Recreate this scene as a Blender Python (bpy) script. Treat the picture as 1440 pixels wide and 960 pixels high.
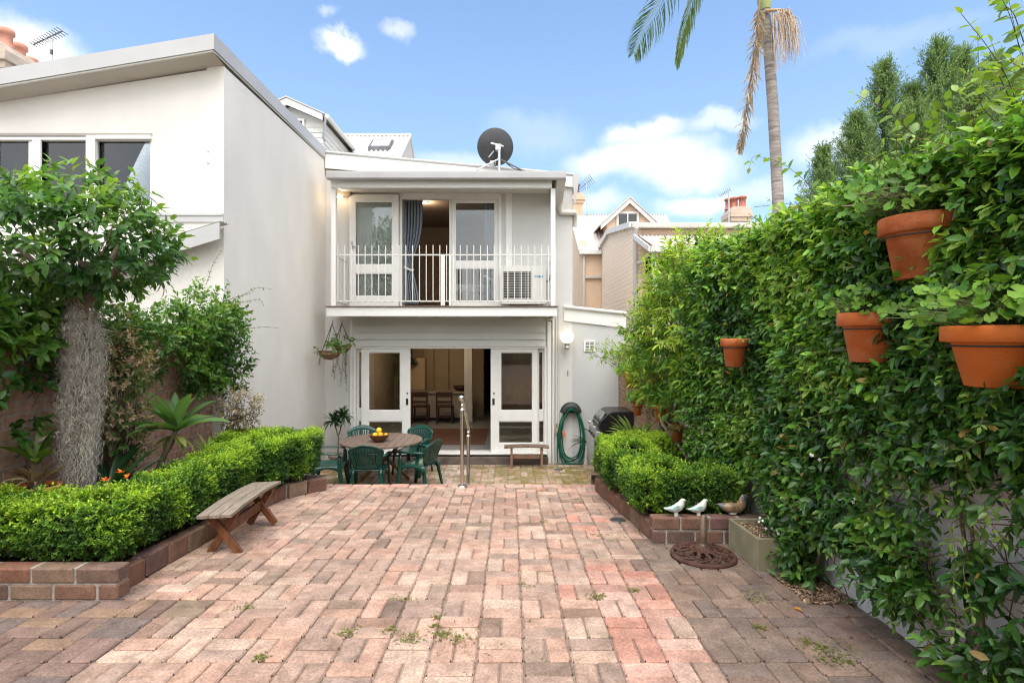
import bpy, math, random
import numpy as np
R = math.radians
rng = np.random.default_rng(7)
random.seed(7)
scene = bpy.context.scene
for _o in list(bpy.data.objects):
    bpy.data.objects.remove(_o)
COL = scene.collection

# ------------------------------------------------------------------ camera, sky, sun, exposure
F, CX, HY, EYE = 765.0, 718.0, 476.0, 1.49          # focal length in photo pixels, vanishing point, eye height
cam_d = bpy.data.cameras.new('camera')
cam = bpy.data.objects.new('camera', cam_d); COL.objects.link(cam)
cam.location = (0, 0, EYE); cam.rotation_euler = (R(90), 0, 0)
cam_d.sensor_fit = 'HORIZONTAL'; cam_d.sensor_width = 36.0
cam_d.lens = 36.0 * F / 1440.0
cam_d.shift_x = (720 - CX) / 1440.0
cam_d.shift_y = (HY - 480) / 1440.0
cam_d.clip_start = 0.05; cam_d.clip_end = 3000
scene.camera = cam

SUN_EL, SUN_AZ = 69.0, 182.0        # azimuth clockwise from +Y (the view direction)
world = bpy.data.worlds.new('World'); scene.world = world; world.use_nodes = True
def build_world():
    nt = world.node_tree; nt.nodes.clear(); N = nt.nodes.new; L = nt.links.new
    out = N('ShaderNodeOutputWorld'); bg = N('ShaderNodeBackground')
    sky = N('ShaderNodeTexSky'); sky.sky_type = 'NISHITA'; sky.sun_disc = False
    sky.sun_elevation = R(SUN_EL); sky.sun_rotation = R(SUN_AZ)
    sky.altitude = 100; sky.air_density = 1.0; sky.dust_density = 1.6; sky.ozone_density = 1.6
    geo = N('ShaderNodeTexCoord')
    # clouds: soft blobs at given directions, edges broken by noise in direction space
    nz = N('ShaderNodeTexNoise'); nz.inputs['Scale'].default_value = 7.0; nz.inputs['Detail'].default_value = 8.0
    nz.inputs['Roughness'].default_value = 0.58
    L(geo.outputs['Generated'], nz.inputs['Vector'])
    sub = N('ShaderNodeVectorMath'); sub.operation = 'SUBTRACT'; L(nz.outputs['Color'], sub.inputs[0]); sub.inputs[1].default_value = (0.5, 0.5, 0.5)
    scl = N('ShaderNodeVectorMath'); scl.operation = 'SCALE'; L(sub.outputs[0], scl.inputs[0]); scl.inputs['Scale'].default_value = 0.11
    add = N('ShaderNodeVectorMath'); add.operation = 'ADD'; L(geo.outputs['Generated'], add.inputs[0]); L(scl.outputs[0], add.inputs[1])
    blobs = [(902, 187, 46, 14, .95), (868, 226, 66, 24, .85), (975, 238, 60, 25, .9), (925, 224, 70, 27, .95), (1002, 174, 46, 11, .55), (985, 286, 55, 15, .85),
             (482, 63, 30, 11, 1.1), (556, 40, 16, 10, .5), (40, 66, 62, 34, 1.1), (1165, 205, 46, 22, .6), (458, 24, 14, 7, .4),
             (845, 290, 40, 15, .55), (760, 190, 60, 18, .18), (1250, 60, 90, 14, .14), (640, 235, 60, 16, .4), (1080, 262, 60, 16, .45)]
    total = None
    for (px, py, rx, ry, amp) in blobs:
        v = np.array([(px - CX) / F, 1.0, (HY - py) / F]); sc = np.linalg.norm(v); v /= sc
        rx, ry = rx / F / sc * 1.25, ry / F / sc * 1.25
        d = N('ShaderNodeVectorMath'); d.operation = 'SUBTRACT'; L(add.outputs[0], d.inputs[0]); d.inputs[1].default_value = tuple(v)
        m = N('ShaderNodeVectorMath'); m.operation = 'MULTIPLY'; L(d.outputs[0], m.inputs[0]); m.inputs[1].default_value = (1 / rx, 1 / rx, 1 / ry)
        ln = N('ShaderNodeVectorMath'); ln.operation = 'LENGTH'; L(m.outputs[0], ln.inputs[0])
        mr = N('ShaderNodeMapRange'); mr.interpolation_type = 'SMOOTHSTEP'
        L(ln.outputs['Value'], mr.inputs['Value']); mr.inputs['From Min'].default_value = 1.25; mr.inputs['From Max'].default_value = 0.25
        mr.inputs['To Min'].default_value = 0; mr.inputs['To Max'].default_value = amp
        if total is None: total = mr.outputs[0]
        else:
            mx = N('ShaderNodeMath'); mx.operation = 'MAXIMUM'; L(total, mx.inputs[0]); L(mr.outputs[0], mx.inputs[1]); total = mx.outputs[0]
    # unseen bright veil added over the sky behind the camera, as fill light
    sep = N('ShaderNodeSeparateXYZ'); L(geo.outputs['Generated'], sep.inputs[0])
    veil = N('ShaderNodeMapRange'); L(sep.outputs['Y'], veil.inputs['Value'])
    veil.inputs['From Min'].default_value = 0.35; veil.inputs['From Max'].default_value = -0.35; veil.inputs['To Min'].default_value = 0.0; veil.inputs['To Max'].default_value = 0.75
    nz2 = N('ShaderNodeTexNoise'); nz2.inputs['Scale'].default_value = 3.0; nz2.inputs['Detail'].default_value = 6.0; L(geo.outputs['Generated'], nz2.inputs['Vector'])
    vm = N('ShaderNodeMath'); vm.operation = 'MULTIPLY'; L(veil.outputs[0], vm.inputs[0])
    vr = N('ShaderNodeMapRange'); L(nz2.outputs['Fac'], vr.inputs['Value']); vr.inputs['From Min'].default_value = .35; vr.inputs['From Max'].default_value = .6; vr.inputs['To Min'].default_value = .5; vr.inputs['To Max'].default_value = 1.25
    L(vr.outputs[0], vm.inputs[1])
    mx = N('ShaderNodeClamp'); L(total, mx.inputs[0]); vm.use_clamp = True
    # horizon whitening belongs to the air itself
    hz = N('ShaderNodeMapRange'); L(sep.outputs['Z'], hz.inputs['Value'])
    hz.inputs['From Min'].default_value = .75; hz.inputs['From Max'].default_value = .1; hz.inputs['To Min'].default_value = .0; hz.inputs['To Max'].default_value = .42
    mixh = N('ShaderNodeMix'); mixh.data_type = 'RGBA'; L(hz.outputs[0], mixh.inputs['Factor'])
    tint = N('ShaderNodeMix'); tint.data_type = 'RGBA'; tint.blend_type = 'MULTIPLY'; tint.inputs['Factor'].default_value = 1.0
    L(sky.outputs[0], tint.inputs['A']); tint.inputs['B'].default_value = SKY_TINT
    L(tint.outputs['Result'], mixh.inputs['A']); mixh.inputs['B'].default_value = SKY_HAZE
    mix = N('ShaderNodeMix'); mix.data_type = 'RGBA'; L(mx.outputs[0], mix.inputs['Factor'])
    L(mixh.outputs['Result'], mix.inputs['A']); mix.inputs['B'].default_value = CLOUD_COL
    mix2 = N('ShaderNodeMix'); mix2.data_type = 'RGBA'; L(vm.outputs[0], mix2.inputs['Factor']); L(mix.outputs['Result'], mix2.inputs['A']); mix2.inputs['B'].default_value = BACK_FILL
    L(mix2.outputs['Result'], bg.inputs['Color']); bg.inputs['Strength'].default_value = SKY_STRENGTH
    L(bg.outputs[0], out.inputs['Surface'])
SKY_STRENGTH = 0.085
SKY_TINT = (1.02, 1.26, 1.44, 1)
SKY_HAZE = (4.3, 5.7, 7.6, 1)
CLOUD_COL = (6.9, 7.0, 7.2, 1)
BACK_FILL = (15.8, 15.8, 15.8, 1)
build_world()

sun_d = bpy.data.lights.new('sun', 'SUN'); sun_d.energy = 2.15; sun_d.angle = R(60); sun_d.color = (1.0, 0.95, 0.88)
sun = bpy.data.objects.new('sun', sun_d); COL.objects.link(sun)
sun.rotation_euler = (R(90 - SUN_EL), 0, R(180 - SUN_AZ))
sun.location = (0, 0, 30)
scene.view_settings.view_transform = 'Standard'; scene.view_settings.look = 'None'
scene.view_settings.gamma = 1.0; scene.view_settings.use_curve_mapping = False
scene.view_settings.exposure = 1.16
scene.cycles.max_bounces = 8; scene.cycles.transparent_max_bounces = 16
scene.cycles.use_denoising = True; scene.cycles.denoising_prefilter = "FAST"; scene.cycles.denoising_input_passes = "RGB_ALBEDO_NORMAL"; scene.cycles.use_adaptive_sampling = False; scene.cycles.filter_width = 1.15
scene.cycles.sample_clamp_indirect = 4.0; scene.cycles.blur_glossy = 1.0

# ------------------------------------------------------------------ helpers
def X(px, Y): return (px - CX) * Y / F
def Z(py, Y): return EYE + (HY - py) * Y / F
def P(px, py, Y): return (X(px, Y), Y, Z(py, Y))
SLOPE = 35.0 / F
def gz(Y): return -SLOPE * Y                    # the terrace falls gently to the house
COURT = -0.99

def wloc(o):
    v = np.zeros(3)
    while o is not None:
        v = v + np.array(o.location); o = o.parent
    return v
def tag(o, label=None, cat=None, group=None, kind=None):
    if label: o['label'] = label
    if cat: o['category'] = cat
    if group: o['group'] = group
    if kind: o['kind'] = kind
    return o
def thing(name, label, cat, loc=(0, 0, 0), group=None):
    o = bpy.data.objects.new(name, None); COL.objects.link(o); o.location = loc
    o.empty_display_size = .1
    return tag(o, label, cat, group)
def link_mesh(name, me, m, parent):
    o = bpy.data.objects.new(name, me); COL.objects.link(o)
    for mm in (m if isinstance(m, (list, tuple)) else [m]):
        me.materials.append(mm)
    if parent is not None: o.parent = parent
    return o
def copy_tree(o, parent=None):
    c = o.copy(); COL.objects.link(c)
    if parent is not None: c.parent = parent
    for ch in list(o.children): copy_tree(ch, c)
    return c

class MB:
    def __init__(s): s.v = []; s.f = []; s.sm = []
    def add(s, vs, fs, smooth=False):
        b = len(s.v); s.v += [tuple(map(float, p)) for p in vs]
        s.f += [tuple(i + b for i in q) for q in fs]; s.sm += [smooth] * len(fs); return s
    def box(s, x0, x1, y0, y1, z0, z1):
        x0, x1 = sorted((x0, x1)); y0, y1 = sorted((y0, y1)); z0, z1 = sorted((z0, z1))
        return s.add([(x0,y0,z0),(x1,y0,z0),(x1,y1,z0),(x0,y1,z0),(x0,y0,z1),(x1,y0,z1),(x1,y1,z1),(x0,y1,z1)],
                     [(0,3,2,1),(4,5,6,7),(0,1,5,4),(1,2,6,5),(2,3,7,6),(3,0,4,7)])
    def bar(s, a, b, w, h, up=(0, 0, 1)):
        a = np.array(a, float); b = np.array(b, float); d = b - a; d /= np.linalg.norm(d)
        u = np.cross(d, up)
        if np.linalg.norm(u) < 1e-5: u = np.cross(d, (1, 0, 0))
        u /= np.linalg.norm(u); w2 = np.cross(u, d)
        vs = []
        for p in (a, b):
            for (i, j) in ((-1,-1),(1,-1),(1,1),(-1,1)): vs.append(p + u * i * w / 2 + w2 * j * h / 2)
        return s.add(vs, [(0,3,2,1),(4,5,6,7),(0,1,5,4),(1,2,6,5),(2,3,7,6),(3,0,4,7)])
    def prism(s, poly, axis, a, b):
        # poly in the two other axes (x: (y,z)  y: (x,z)  z: (x,y))
        n = len(poly)
        def put(p, t): return (t, p[0], p[1]) if axis == 'x' else (p[0], t, p[1]) if axis == 'y' else (p[0], p[1], t)
        vs = [put(p, a) for p in poly] + [put(p, b) for p in poly]
        return s.add(vs, [tuple(range(n - 1, -1, -1)), tuple(range(n, 2 * n))] + [(i, (i + 1) % n, n + (i + 1) % n, n + i) for i in range(n)])
    def tube(s, pts, r, n=8, closed=False, cap=True):
        pts = [np.array(p, float) for p in pts]; m = len(pts)
        rs = r if isinstance(r, (list, tuple, np.ndarray)) else [r] * m
        rings = []; u = None
        for i in range(m):
            if closed: d = pts[(i + 1) % m] - pts[i - 1]
            else: d = pts[min(i + 1, m - 1)] - pts[max(i - 1, 0)]
            d = d / (np.linalg.norm(d) + 1e-9)
            if u is None:
                u = np.cross(d, (0.13, 0.31, 0.94)); 
                if np.linalg.norm(u) < .05: u = np.cross(d, (1, 0, 0))
            u = u - d * np.dot(u, d); u /= np.linalg.norm(u) + 1e-9
            w = np.cross(d, u)
            rings.append([pts[i] + rs[i] * (math.cos(t) * u + math.sin(t) * w) for t in [2 * math.pi * k / n for k in range(n)]])
        vs = [p for rg in rings for p in rg]; fs = []
        for i in range(m if closed else m - 1):
            j = (i + 1) % m
            for k in range(n):
                fs.append((i * n + k, i * n + (k + 1) % n, j * n + (k + 1) % n, j * n + k))
        s.add(vs, fs, True)
        if cap and not closed:
            s.add(rings[0], [tuple(range(n - 1, -1, -1))]); s.add(rings[-1], [tuple(range(n))])
        return s
    def lathe(s, prof, c=(0, 0, 0), n=24, rot=None, smooth=True, sx=1, sy=1):
        vs = []; fs = []; m = len(prof)
        for k in range(n):
            t = 2 * math.pi * k / n
            for (r, z) in prof: vs.append((r * math.cos(t) * sx, r * math.sin(t) * sy, z))
        for k in range(n):
            for i in range(m - 1):
                a = k * m + i; b = ((k + 1) % n) * m + i
                fs.append((a, b, b + 1, a + 1))
        vs = np.array(vs)
        if rot is not None: vs = vs @ np.array(rot).T
        return s.add(vs + np.array(c), fs, smooth)
    def ball(s, c, r, n=16, sc=(1, 1, 1)):
        prof = [(math.sin(math.pi * i / (n // 2)) * r, -math.cos(math.pi * i / (n // 2)) * r) for i in range(n // 2 + 1)]
        b = len(s.v); s.lathe(prof, (0, 0, 0), n)
        for i in range(b, len(s.v)):
            p = s.v[i]; s.v[i] = (p[0] * sc[0] + c[0], p[1] * sc[1] + c[1], p[2] * sc[2] + c[2])
        return s
    def sheet(s, grid, smooth=True):
        m, n = len(grid), len(grid[0])
        return s.add([p for row in grid for p in row], [(i * n + j, i * n + j + 1, (i + 1) * n + j + 1, (i + 1) * n + j) for i in range(m - 1) for j in range(n - 1)], smooth)
    def wall(s, x0, x1, z0, z1, y0, y1, holes):
        # frontal wall (normal along Y) with rectangular holes (x0,x1,z0,z1)
        xs = sorted({x0, x1} | {min(max(h[i], x0), x1) for h in holes for i in (0, 1)})
        for a, b in zip(xs[:-1], xs[1:]):
            hs = sorted([(h[2], h[3]) for h in holes if h[0] < (a + b) / 2 < h[1]])
            z = z0
            for (h0, h1) in hs:
                if h0 > z + 1e-4: s.box(a, b, y0, y1, z, h0)
                z = max(z, h1)
            if z < z1 - 1e-4: s.box(a, b, y0, y1, z, z1)
        return s
    def build(s, name, m, parent=None, bevel=0, weld=True):
        off = wloc(parent) if parent is not None else np.zeros(3)
        me = bpy.data.meshes.new(name)
        me.from_pydata([tuple(np.array(p) - off) for p in s.v], [], s.f)
        me.polygons.foreach_set('use_smooth', s.sm); me.update()
        o = link_mesh(name, me, m, parent)
        if bevel:
            md = o.modifiers.new('bevel', 'BEVEL'); md.width = bevel; md.segments = 2; md.limit_method = 'ANGLE'; md.angle_limit = R(40)
        return o
def B(): return MB()

def np_mesh(name, V, T, mat_, parent=None, col=None, smooth=False):
    """V (n,3) world coordinates, T (m,k) uniform faces, col (n,3) vertex colours"""
    off = wloc(parent) if parent is not None else np.zeros(3)
    V = (np.asarray(V) - off).astype(np.float32); T = np.asarray(T, dtype=np.int32); k = T.shape[1]
    me = bpy.data.meshes.new(name)
    me.vertices.add(len(V)); me.vertices.foreach_set('co', V.ravel())
    me.loops.add(T.size); me.loops.foreach_set('vertex_index', T.ravel())
    me.polygons.add(len(T)); me.polygons.foreach_set('loop_start', np.arange(0, T.size, k, dtype=np.int32))
    me.polygons.foreach_set('use_smooth', np.full(len(T), smooth))
    me.update(calc_edges=True)
    if col is not None:
        a = me.color_attributes.new('Col', 'FLOAT_COLOR', 'POINT')
        c4 = np.ones((len(V), 4), np.float32); c4[:, :3] = col; a.data.foreach_set('color', c4.ravel())
    return link_mesh(name, me, mat_, parent)

def unit(a): return a / (np.linalg.norm(a, axis=-1, keepdims=True) + 1e-9)
def rdir(n): return unit(rng.normal(size=(n, 3)))
def vnoise(p, seed=0):
    p = np.asarray(p, float); i = np.floor(p).astype(np.int64); f = p - i; f = f * f * (3 - 2 * f)
    out = np.zeros(len(p))
    for dx in (0, 1):
        for dy in (0, 1):
            for dz in (0, 1):
                h = (i[:, 0] + dx) * 73856093 ^ (i[:, 1] + dy) * 19349663 ^ (i[:, 2] + dz) * 83492791 ^ (seed * 2654435761 & 0xffffffff)
                h = (h ^ (h >> 13)) * 1274126177 & 0xffffffff; h = (h ^ (h >> 16)) & 0xffff
                w = (f[:, 0] if dx else 1 - f[:, 0]) * (f[:, 1] if dy else 1 - f[:, 1]) * (f[:, 2] if dz else 1 - f[:, 2])
                out += w * h / 65535.0
    return out

TP2 = np.array([(0,0,0),(.3,.5,1),(.3,0,0),(.3,-.5,1),(.7,.40,1),(.7,0,0),(.7,-.40,1),(1,0,0)])
TC2 = np.array([0, -.1, -.1, -.1, -.45, -.45, -.45, -1.0])
TT2 = np.array([(0,2,1),(0,3,2),(1,2,5),(1,5,4),(2,3,6),(2,6,5),(4,5,7),(5,6,7)])
TP1 = np.array([(0,0,0),(.45,.5,1),(.45,-.5,1),(1,0,0)]); TC1 = np.array([0,-.2,-.2,-1]); TT1 = np.array([(0,3,1),(0,2,3)])
def leaves(name, base, d, n, L, W, col, m, parent=None, detail=1, curl=.15, fold=.1, smooth=None):
    N_ = len(base); d = unit(d); s = unit(np.cross(d, n)); n = np.cross(s, d)
    TP, TC, TT = (TP2, TC2, TT2) if detail == 2 else (TP1, TC1, TT1)
    L = np.broadcast_to(np.asarray(L, float), (N_,)); W = np.broadcast_to(np.asarray(W, float), (N_,))
    curl = np.broadcast_to(np.asarray(curl, float), (N_,))
    h = TP[None, :, 2] * (fold * W)[:, None] + TC[None] * (curl * L)[:, None]
    V = base[:, None] + d[:, None] * (TP[None, :, 0] * L[:, None])[..., None] + s[:, None] * (TP[None, :, 1] * W[:, None])[..., None] + n[:, None] * h[..., None]
    k = len(TP); T = (TT[None] + (np.arange(N_) * k)[:, None, None]).reshape(-1, 3)
    C = np.repeat(col, k, axis=0)
    return np_mesh(name, V.reshape(-1, 3), T, m, parent, C, smooth=(detail == 2) if smooth is None else smooth)

def sprig_leaves(P0, D, k, length, leafL, spread=1.0, up=.3, jitter=.25, whorl=2):
    """leaves along short shoots: returns base, dir, normal, sprig index, position along the shoot"""
    n = len(P0); D = unit(D); a = unit(np.cross(D, rdir(n))); b = np.cross(D, a)
    length = np.broadcast_to(np.asarray(length, float), (n,))
    bs, ds, ns, ix, tt = [], [], [], [], []
    for i in range(k):
        t = (i // whorl + 1) / (math.ceil(k / whorl))
        ang = 2 * math.pi * (i % whorl) / whorl + (i // whorl) * 1.57 + rng.normal(0, .35, n)
        rad = a * np.cos(ang)[:, None] + b * np.sin(ang)[:, None]
        dd = unit(rad * spread * (1.15 - .6 * t) + D * (.35 + .55 * t) + rng.normal(0, jitter, (n, 3)))
        nn = D + np.array([0, 0, up]) + rng.normal(0, .2, (n, 3))
        bs.append(P0 + D * (length * t)[:, None]); ds.append(dd); ns.append(nn); ix.append(np.arange(n)); tt.append(np.full(n, t))
    return np.concatenate(bs), np.concatenate(ds), np.concatenate(ns), np.concatenate(ix), np.concatenate(tt)

def mixcol(a, b, t):
    a = np.array(a); b = np.array(b); return a[None] * (1 - t)[:, None] + b[None] * t[:, None]
def jit(c, amt=.15, hue=.05):
    n = len(c); return np.clip(c * (1 + rng.normal(0, amt, (n, 1))) * (1 + rng.normal(0, hue, (n, 3))), .004, 1)

def strands(name, lines, r, m, parent=None, n=3):
    """many thin tapering stems in one mesh; lines: list of (k,3) arrays"""
    Vs, Ts = [], []; b = 0
    for ln, rr in zip(lines, r if hasattr(r, '__len__') else [r] * len(lines)):
        ln = np.asarray(ln, float); k = len(ln)
        d = np.gradient(ln, axis=0); d = unit(d); u = unit(np.cross(d, np.array([.2, .37, .91]))); w = np.cross(d, u)
        tap = np.linspace(1, .45, k)[:, None, None] * rr
        an = 2 * np.pi * np.arange(n) / n
        ring = ln[:, None] + tap * (u[:, None] * np.cos(an)[None, :, None] + w[:, None] * np.sin(an)[None, :, None])
        Vs.append(ring.reshape(-1, 3))
        i = np.arange(k - 1)[:, None] * n; j = np.arange(n)[None]
        q = np.stack([i + j, i + (j + 1) % n, i + n + (j + 1) % n, i + n + j], -1).reshape(-1, 4)
        Ts.append(q + b); b += k * n
    return np_mesh(name, np.concatenate(Vs), np.concatenate(Ts), m, parent, smooth=True)

def rbox(centers, u, v, w, hs, cham, cols):
    """chamfered boxes; centers (n,3), axes u,v,w (n,3), half sizes hs (n,3)"""
    n = len(centers); V = []; 
    signs = [(i, j, k) for i in (-1, 1) for j in (-1, 1) for k in (-1, 1)]
    for s in signs:
        for full in range(3):
            o = [s[a] * (hs[:, a] if a == full else hs[:, a] - cham) for a in range(3)]
            V.append(centers + u * o[0][:, None] + v * o[1][:, None] + w * o[2][:, None])
    V = np.stack(V, 1)      # n,24,3
    idx = {s: i * 3 for i, s in enumerate(signs)}
    Q = []
    for a in range(3):
        b, c = (a + 1) % 3, (a + 2) % 3
        for sg in (-1, 1):
            q = []
            for (sb, sc) in ((-1, -1), (1, -1), (1, 1), (-1, 1)):
                t = [0, 0, 0]; t[a] = sg; t[b] = sb; t[c] = sc; q.append(idx[tuple(t)] + a)
            Q.append(q if sg > 0 else q[::-1])
    for a in range(3):          # edges along axis a
        b, c = (a + 1) % 3, (a + 2) % 3
        for sb in (-1, 1):
            for sc in (-1, 1):
                t0 = [0, 0, 0]; t0[a] = -1; t0[b] = sb; t0[c] = sc; t1 = list(t0); t1[a] = 1
                i0, i1 = idx[tuple(t0)], idx[tuple(t1)]
                q = [i0 + b, i1 + b, i1 + c, i0 + c]; Q.append(q if sb * sc > 0 else q[::-1])
    for s in signs:             # corners as degenerate-free quads are not needed: add a tiny quad with a repeated centre
        i = idx[s]; Q.append([i, i + 1, i + 2, i + 2])
    Q = np.array(Q[:-8]); 
    T = (Q[None] + (np.arange(n) * 24)[:, None, None]).reshape(-1, 4)
    return V.reshape(-1, 3), T, np.repeat(cols, 24, axis=0)

# ------------------------------------------------------------------ materials
def mat(name, col, rough=.6, var=.12, scale=6, bump=0, bscale=60, spec=.35, metal=0, stretch=(1, 1, 1), col2=None, detail=5, c2lo=.45, c2hi=.65, coat=0):
    m = bpy.data.materials.new(name); m.use_nodes = True; nt = m.node_tree; N = nt.nodes.new; L = nt.links.new
    bs = nt.nodes['Principled BSDF']
    tc = N('ShaderNodeTexCoord'); mp = N('ShaderNodeMapping'); mp.inputs['Scale'].default_value = stretch; L(tc.outputs['Object'], mp.inputs[0])
    nz = N('ShaderNodeTexNoise'); nz.inputs['Scale'].default_value = scale; nz.inputs['Detail'].default_value = detail; L(mp.outputs[0], nz.inputs['Vector'])
    rp = N('ShaderNodeValToRGB'); L(nz.outputs['Fac'], rp.inputs[0])
    c = np.array(col); a = c * (1 - var); b = np.array(col2) if col2 is not None else np.minimum(c * (1 + var), 1)
    rp.color_ramp.elements[0].position = .32 if col2 is None else c2lo; rp.color_ramp.elements[1].position = .68 if col2 is None else c2hi
    rp.color_ramp.elements[0].color = (*a, 1); rp.color_ramp.elements[1].color = (*b, 1)
    L(rp.outputs[0], bs.inputs['Base Color'])
    rr = N('ShaderNodeMapRange'); L(nz.outputs['Fac'], rr.inputs['Value']); rr.inputs['To Min'].default_value = max(rough - .1, .03); rr.inputs['To Max'].default_value = min(rough + .1, 1)
    L(rr.outputs[0], bs.inputs['Roughness'])
    bs.inputs['Specular IOR Level'].default_value = spec; bs.inputs['Metallic'].default_value = metal
    if coat: bs.inputs['Coat Weight'].default_value = coat
    if bump:
        n2 = N('ShaderNodeTexNoise'); n2.inputs['Scale'].default_value = bscale; n2.inputs['Detail'].default_value = 6; L(mp.outputs[0], n2.inputs['Vector'])
        bp = N('ShaderNodeBump'); bp.inputs['Strength'].default_value = bump; bp.inputs['Distance'].default_value = .01; L(n2.outputs['Fac'], bp.inputs['Height']); L(bp.outputs[0], bs.inputs['Normal'])
    return m

def mat_attr(name, rough=.8, spec=.25, speck=.25, sscale=120, bump=.4, bscale=150, stain=None, st_scale=1.3, st_lo=.55, st_hi=.75, st_amt=.6):
    """colour from each brick's or leaf's own attribute, plus grain"""
    m = bpy.data.materials.new(name); m.use_nodes = True; nt = m.node_tree; N = nt.nodes.new; L = nt.links.new
    bs = nt.nodes['Principled BSDF']; at = N('ShaderNodeAttribute'); at.attribute_name = 'Col'
    tc = N('ShaderNodeTexCoord')
    nz = N('ShaderNodeTexNoise'); nz.inputs['Scale'].default_value = sscale; nz.inputs['Detail'].default_value = 4; L(tc.outputs['Object'], nz.inputs['Vector'])
    mr = N('ShaderNodeMapRange'); L(nz.outputs['Fac'], mr.inputs['Value']); mr.inputs['From Min'].default_value = .3; mr.inputs['From Max'].default_value = .7
    mr.inputs['To Min'].default_value = 1 - speck; mr.inputs['To Max'].default_value = 1 + speck
    nzb = N('ShaderNodeTexNoise'); nzb.inputs['Scale'].default_value = 9; nzb.inputs['Detail'].default_value = 6; L(tc.outputs['Object'], nzb.inputs['Vector'])
    mrb = N('ShaderNodeMapRange'); L(nzb.outputs['Fac'], mrb.inputs['Value']); mrb.inputs['From Min'].default_value = .3; mrb.inputs['From Max'].default_value = .7
    mrb.inputs['To Min'].default_value = .72; mrb.inputs['To Max'].default_value = 1.22
    mm = N('ShaderNodeMath'); mm.operation = 'MULTIPLY'; L(mr.outputs[0], mm.inputs[0]); L(mrb.outputs[0], mm.inputs[1])
    sc = N('ShaderNodeVectorMath'); sc.operation = 'SCALE'; L(at.outputs['Color'], sc.inputs[0]); L(mm.outputs[0], sc.inputs['Scale'])
    colour = sc.outputs[0]
    if stain is not None:
        n3 = N('ShaderNodeTexNoise'); n3.inputs['Scale'].default_value = st_scale; n3.inputs['Detail'].default_value = 8; n3.inputs['Roughness'].default_value = .65; L(tc.outputs['Object'], n3.inputs['Vector'])
        m3 = N('ShaderNodeMapRange'); L(n3.outputs['Fac'], m3.inputs['Value']); m3.inputs['From Min'].default_value = st_lo; m3.inputs['From Max'].default_value = st_hi; m3.inputs['To Min'].default_value = 0; m3.inputs['To Max'].default_value = st_amt
        mx = N('ShaderNodeMix'); mx.data_type = 'RGBA'; L(m3.outputs[0], mx.inputs['Factor']); L(colour, mx.inputs['A']); mx.inputs['B'].default_value = (*stain, 1); colour = mx.outputs['Result']
    L(colour, bs.inputs['Base Color'])
    bs.inputs['Roughness'].default_value = rough; bs.inputs['Specular IOR Level'].default_value = spec
    if bump:
        n2 = N('ShaderNodeTexNoise'); n2.inputs['Scale'].default_value = bscale; n2.inputs['Detail'].default_value = 6; L(tc.outputs['Object'], n2.inputs['Vector'])
        bp = N('ShaderNodeBump'); bp.inputs['Strength'].default_value = bump; bp.inputs['Distance'].default_value = .004; L(n2.outputs['Fac'], bp.inputs['Height']); L(bp.outputs[0], bs.inputs['Normal'])
    return m

def mat_leaf(name, rough=.4, spec=.45, trans=.28):
    m = bpy.data.materials.new(name); m.use_nodes = True; nt = m.node_tree; N = nt.nodes.new; L = nt.links.new
    bs = nt.nodes['Principled BSDF']; out = nt.nodes['Material Output']; at = N('ShaderNodeAttribute'); at.attribute_name = 'Col'
    tc = N('ShaderNodeTexCoord'); nz = N('ShaderNodeTexNoise'); nz.inputs['Scale'].default_value = 35; nz.inputs['Detail'].default_value = 3; L(tc.outputs['Object'], nz.inputs['Vector'])
    mr = N('ShaderNodeMapRange'); L(nz.outputs['Fac'], mr.inputs['Value']); mr.inputs['To Min'].default_value = .8; mr.inputs['To Max'].default_value = 1.3
    sc = N('ShaderNodeVectorMath'); sc.operation = 'SCALE'; L(at.outputs['Color'], sc.inputs[0]); L(mr.outputs[0], sc.inputs['Scale'])
    L(sc.outputs[0], bs.inputs['Base Color']); bs.inputs['Roughness'].default_value = rough; bs.inputs['Specular IOR Level'].default_value = spec
    tl = N('ShaderNodeBsdfTranslucent'); wm = N('ShaderNodeVectorMath'); wm.operation = 'MULTIPLY'; L(sc.outputs[0], wm.inputs[0]); wm.inputs[1].default_value = (1.7, 1.8, .8); L(wm.outputs[0], tl.inputs['Color'])
    mx = N('ShaderNodeMixShader'); mx.inputs[0].default_value = trans; L(bs.outputs[0], mx.inputs[1]); L(tl.outputs[0], mx.inputs[2]); L(mx.outputs[0], out.inputs['Surface'])
    return m

def mat_glass(name, tint=(.9, .93, .92), rough=.0, refl=1.0, ior=1.5):
    m = bpy.data.materials.new(name); m.use_nodes = True; nt = m.node_tree; N = nt.nodes.new; L = nt.links.new
    nt.nodes.remove(nt.nodes['Principled BSDF']); out = nt.nodes['Material Output']
    tr = N('ShaderNodeBsdfTransparent'); tr.inputs[0].default_value = (*tint, 1)
    gl = N('ShaderNodeBsdfGlossy'); gl.inputs['Roughness'].default_value = rough; gl.inputs['Color'].default_value = (refl, refl, refl, 1)
    fr = N('ShaderNodeFresnel'); fr.inputs['IOR'].default_value = ior + .15
    mx = N('ShaderNodeMixShader'); L(fr.outputs[0], mx.inputs[0]); L(tr.outputs[0], mx.inputs[1]); L(gl.outputs[0], mx.inputs[2]); L(mx.outputs[0], out.inputs['Surface'])
    return m

def mat_emit(name, col, strength):
    m = bpy.data.materials.new(name); m.use_nodes = True; nt = m.node_tree
    bs = nt.nodes['Principled BSDF']; bs.inputs['Base Color'].default_value = (.8, .78, .7, 1); bs.inputs['Emission Color'].default_value = (*col, 1); bs.inputs['Emission Strength'].default_value = strength
    return m

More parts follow.
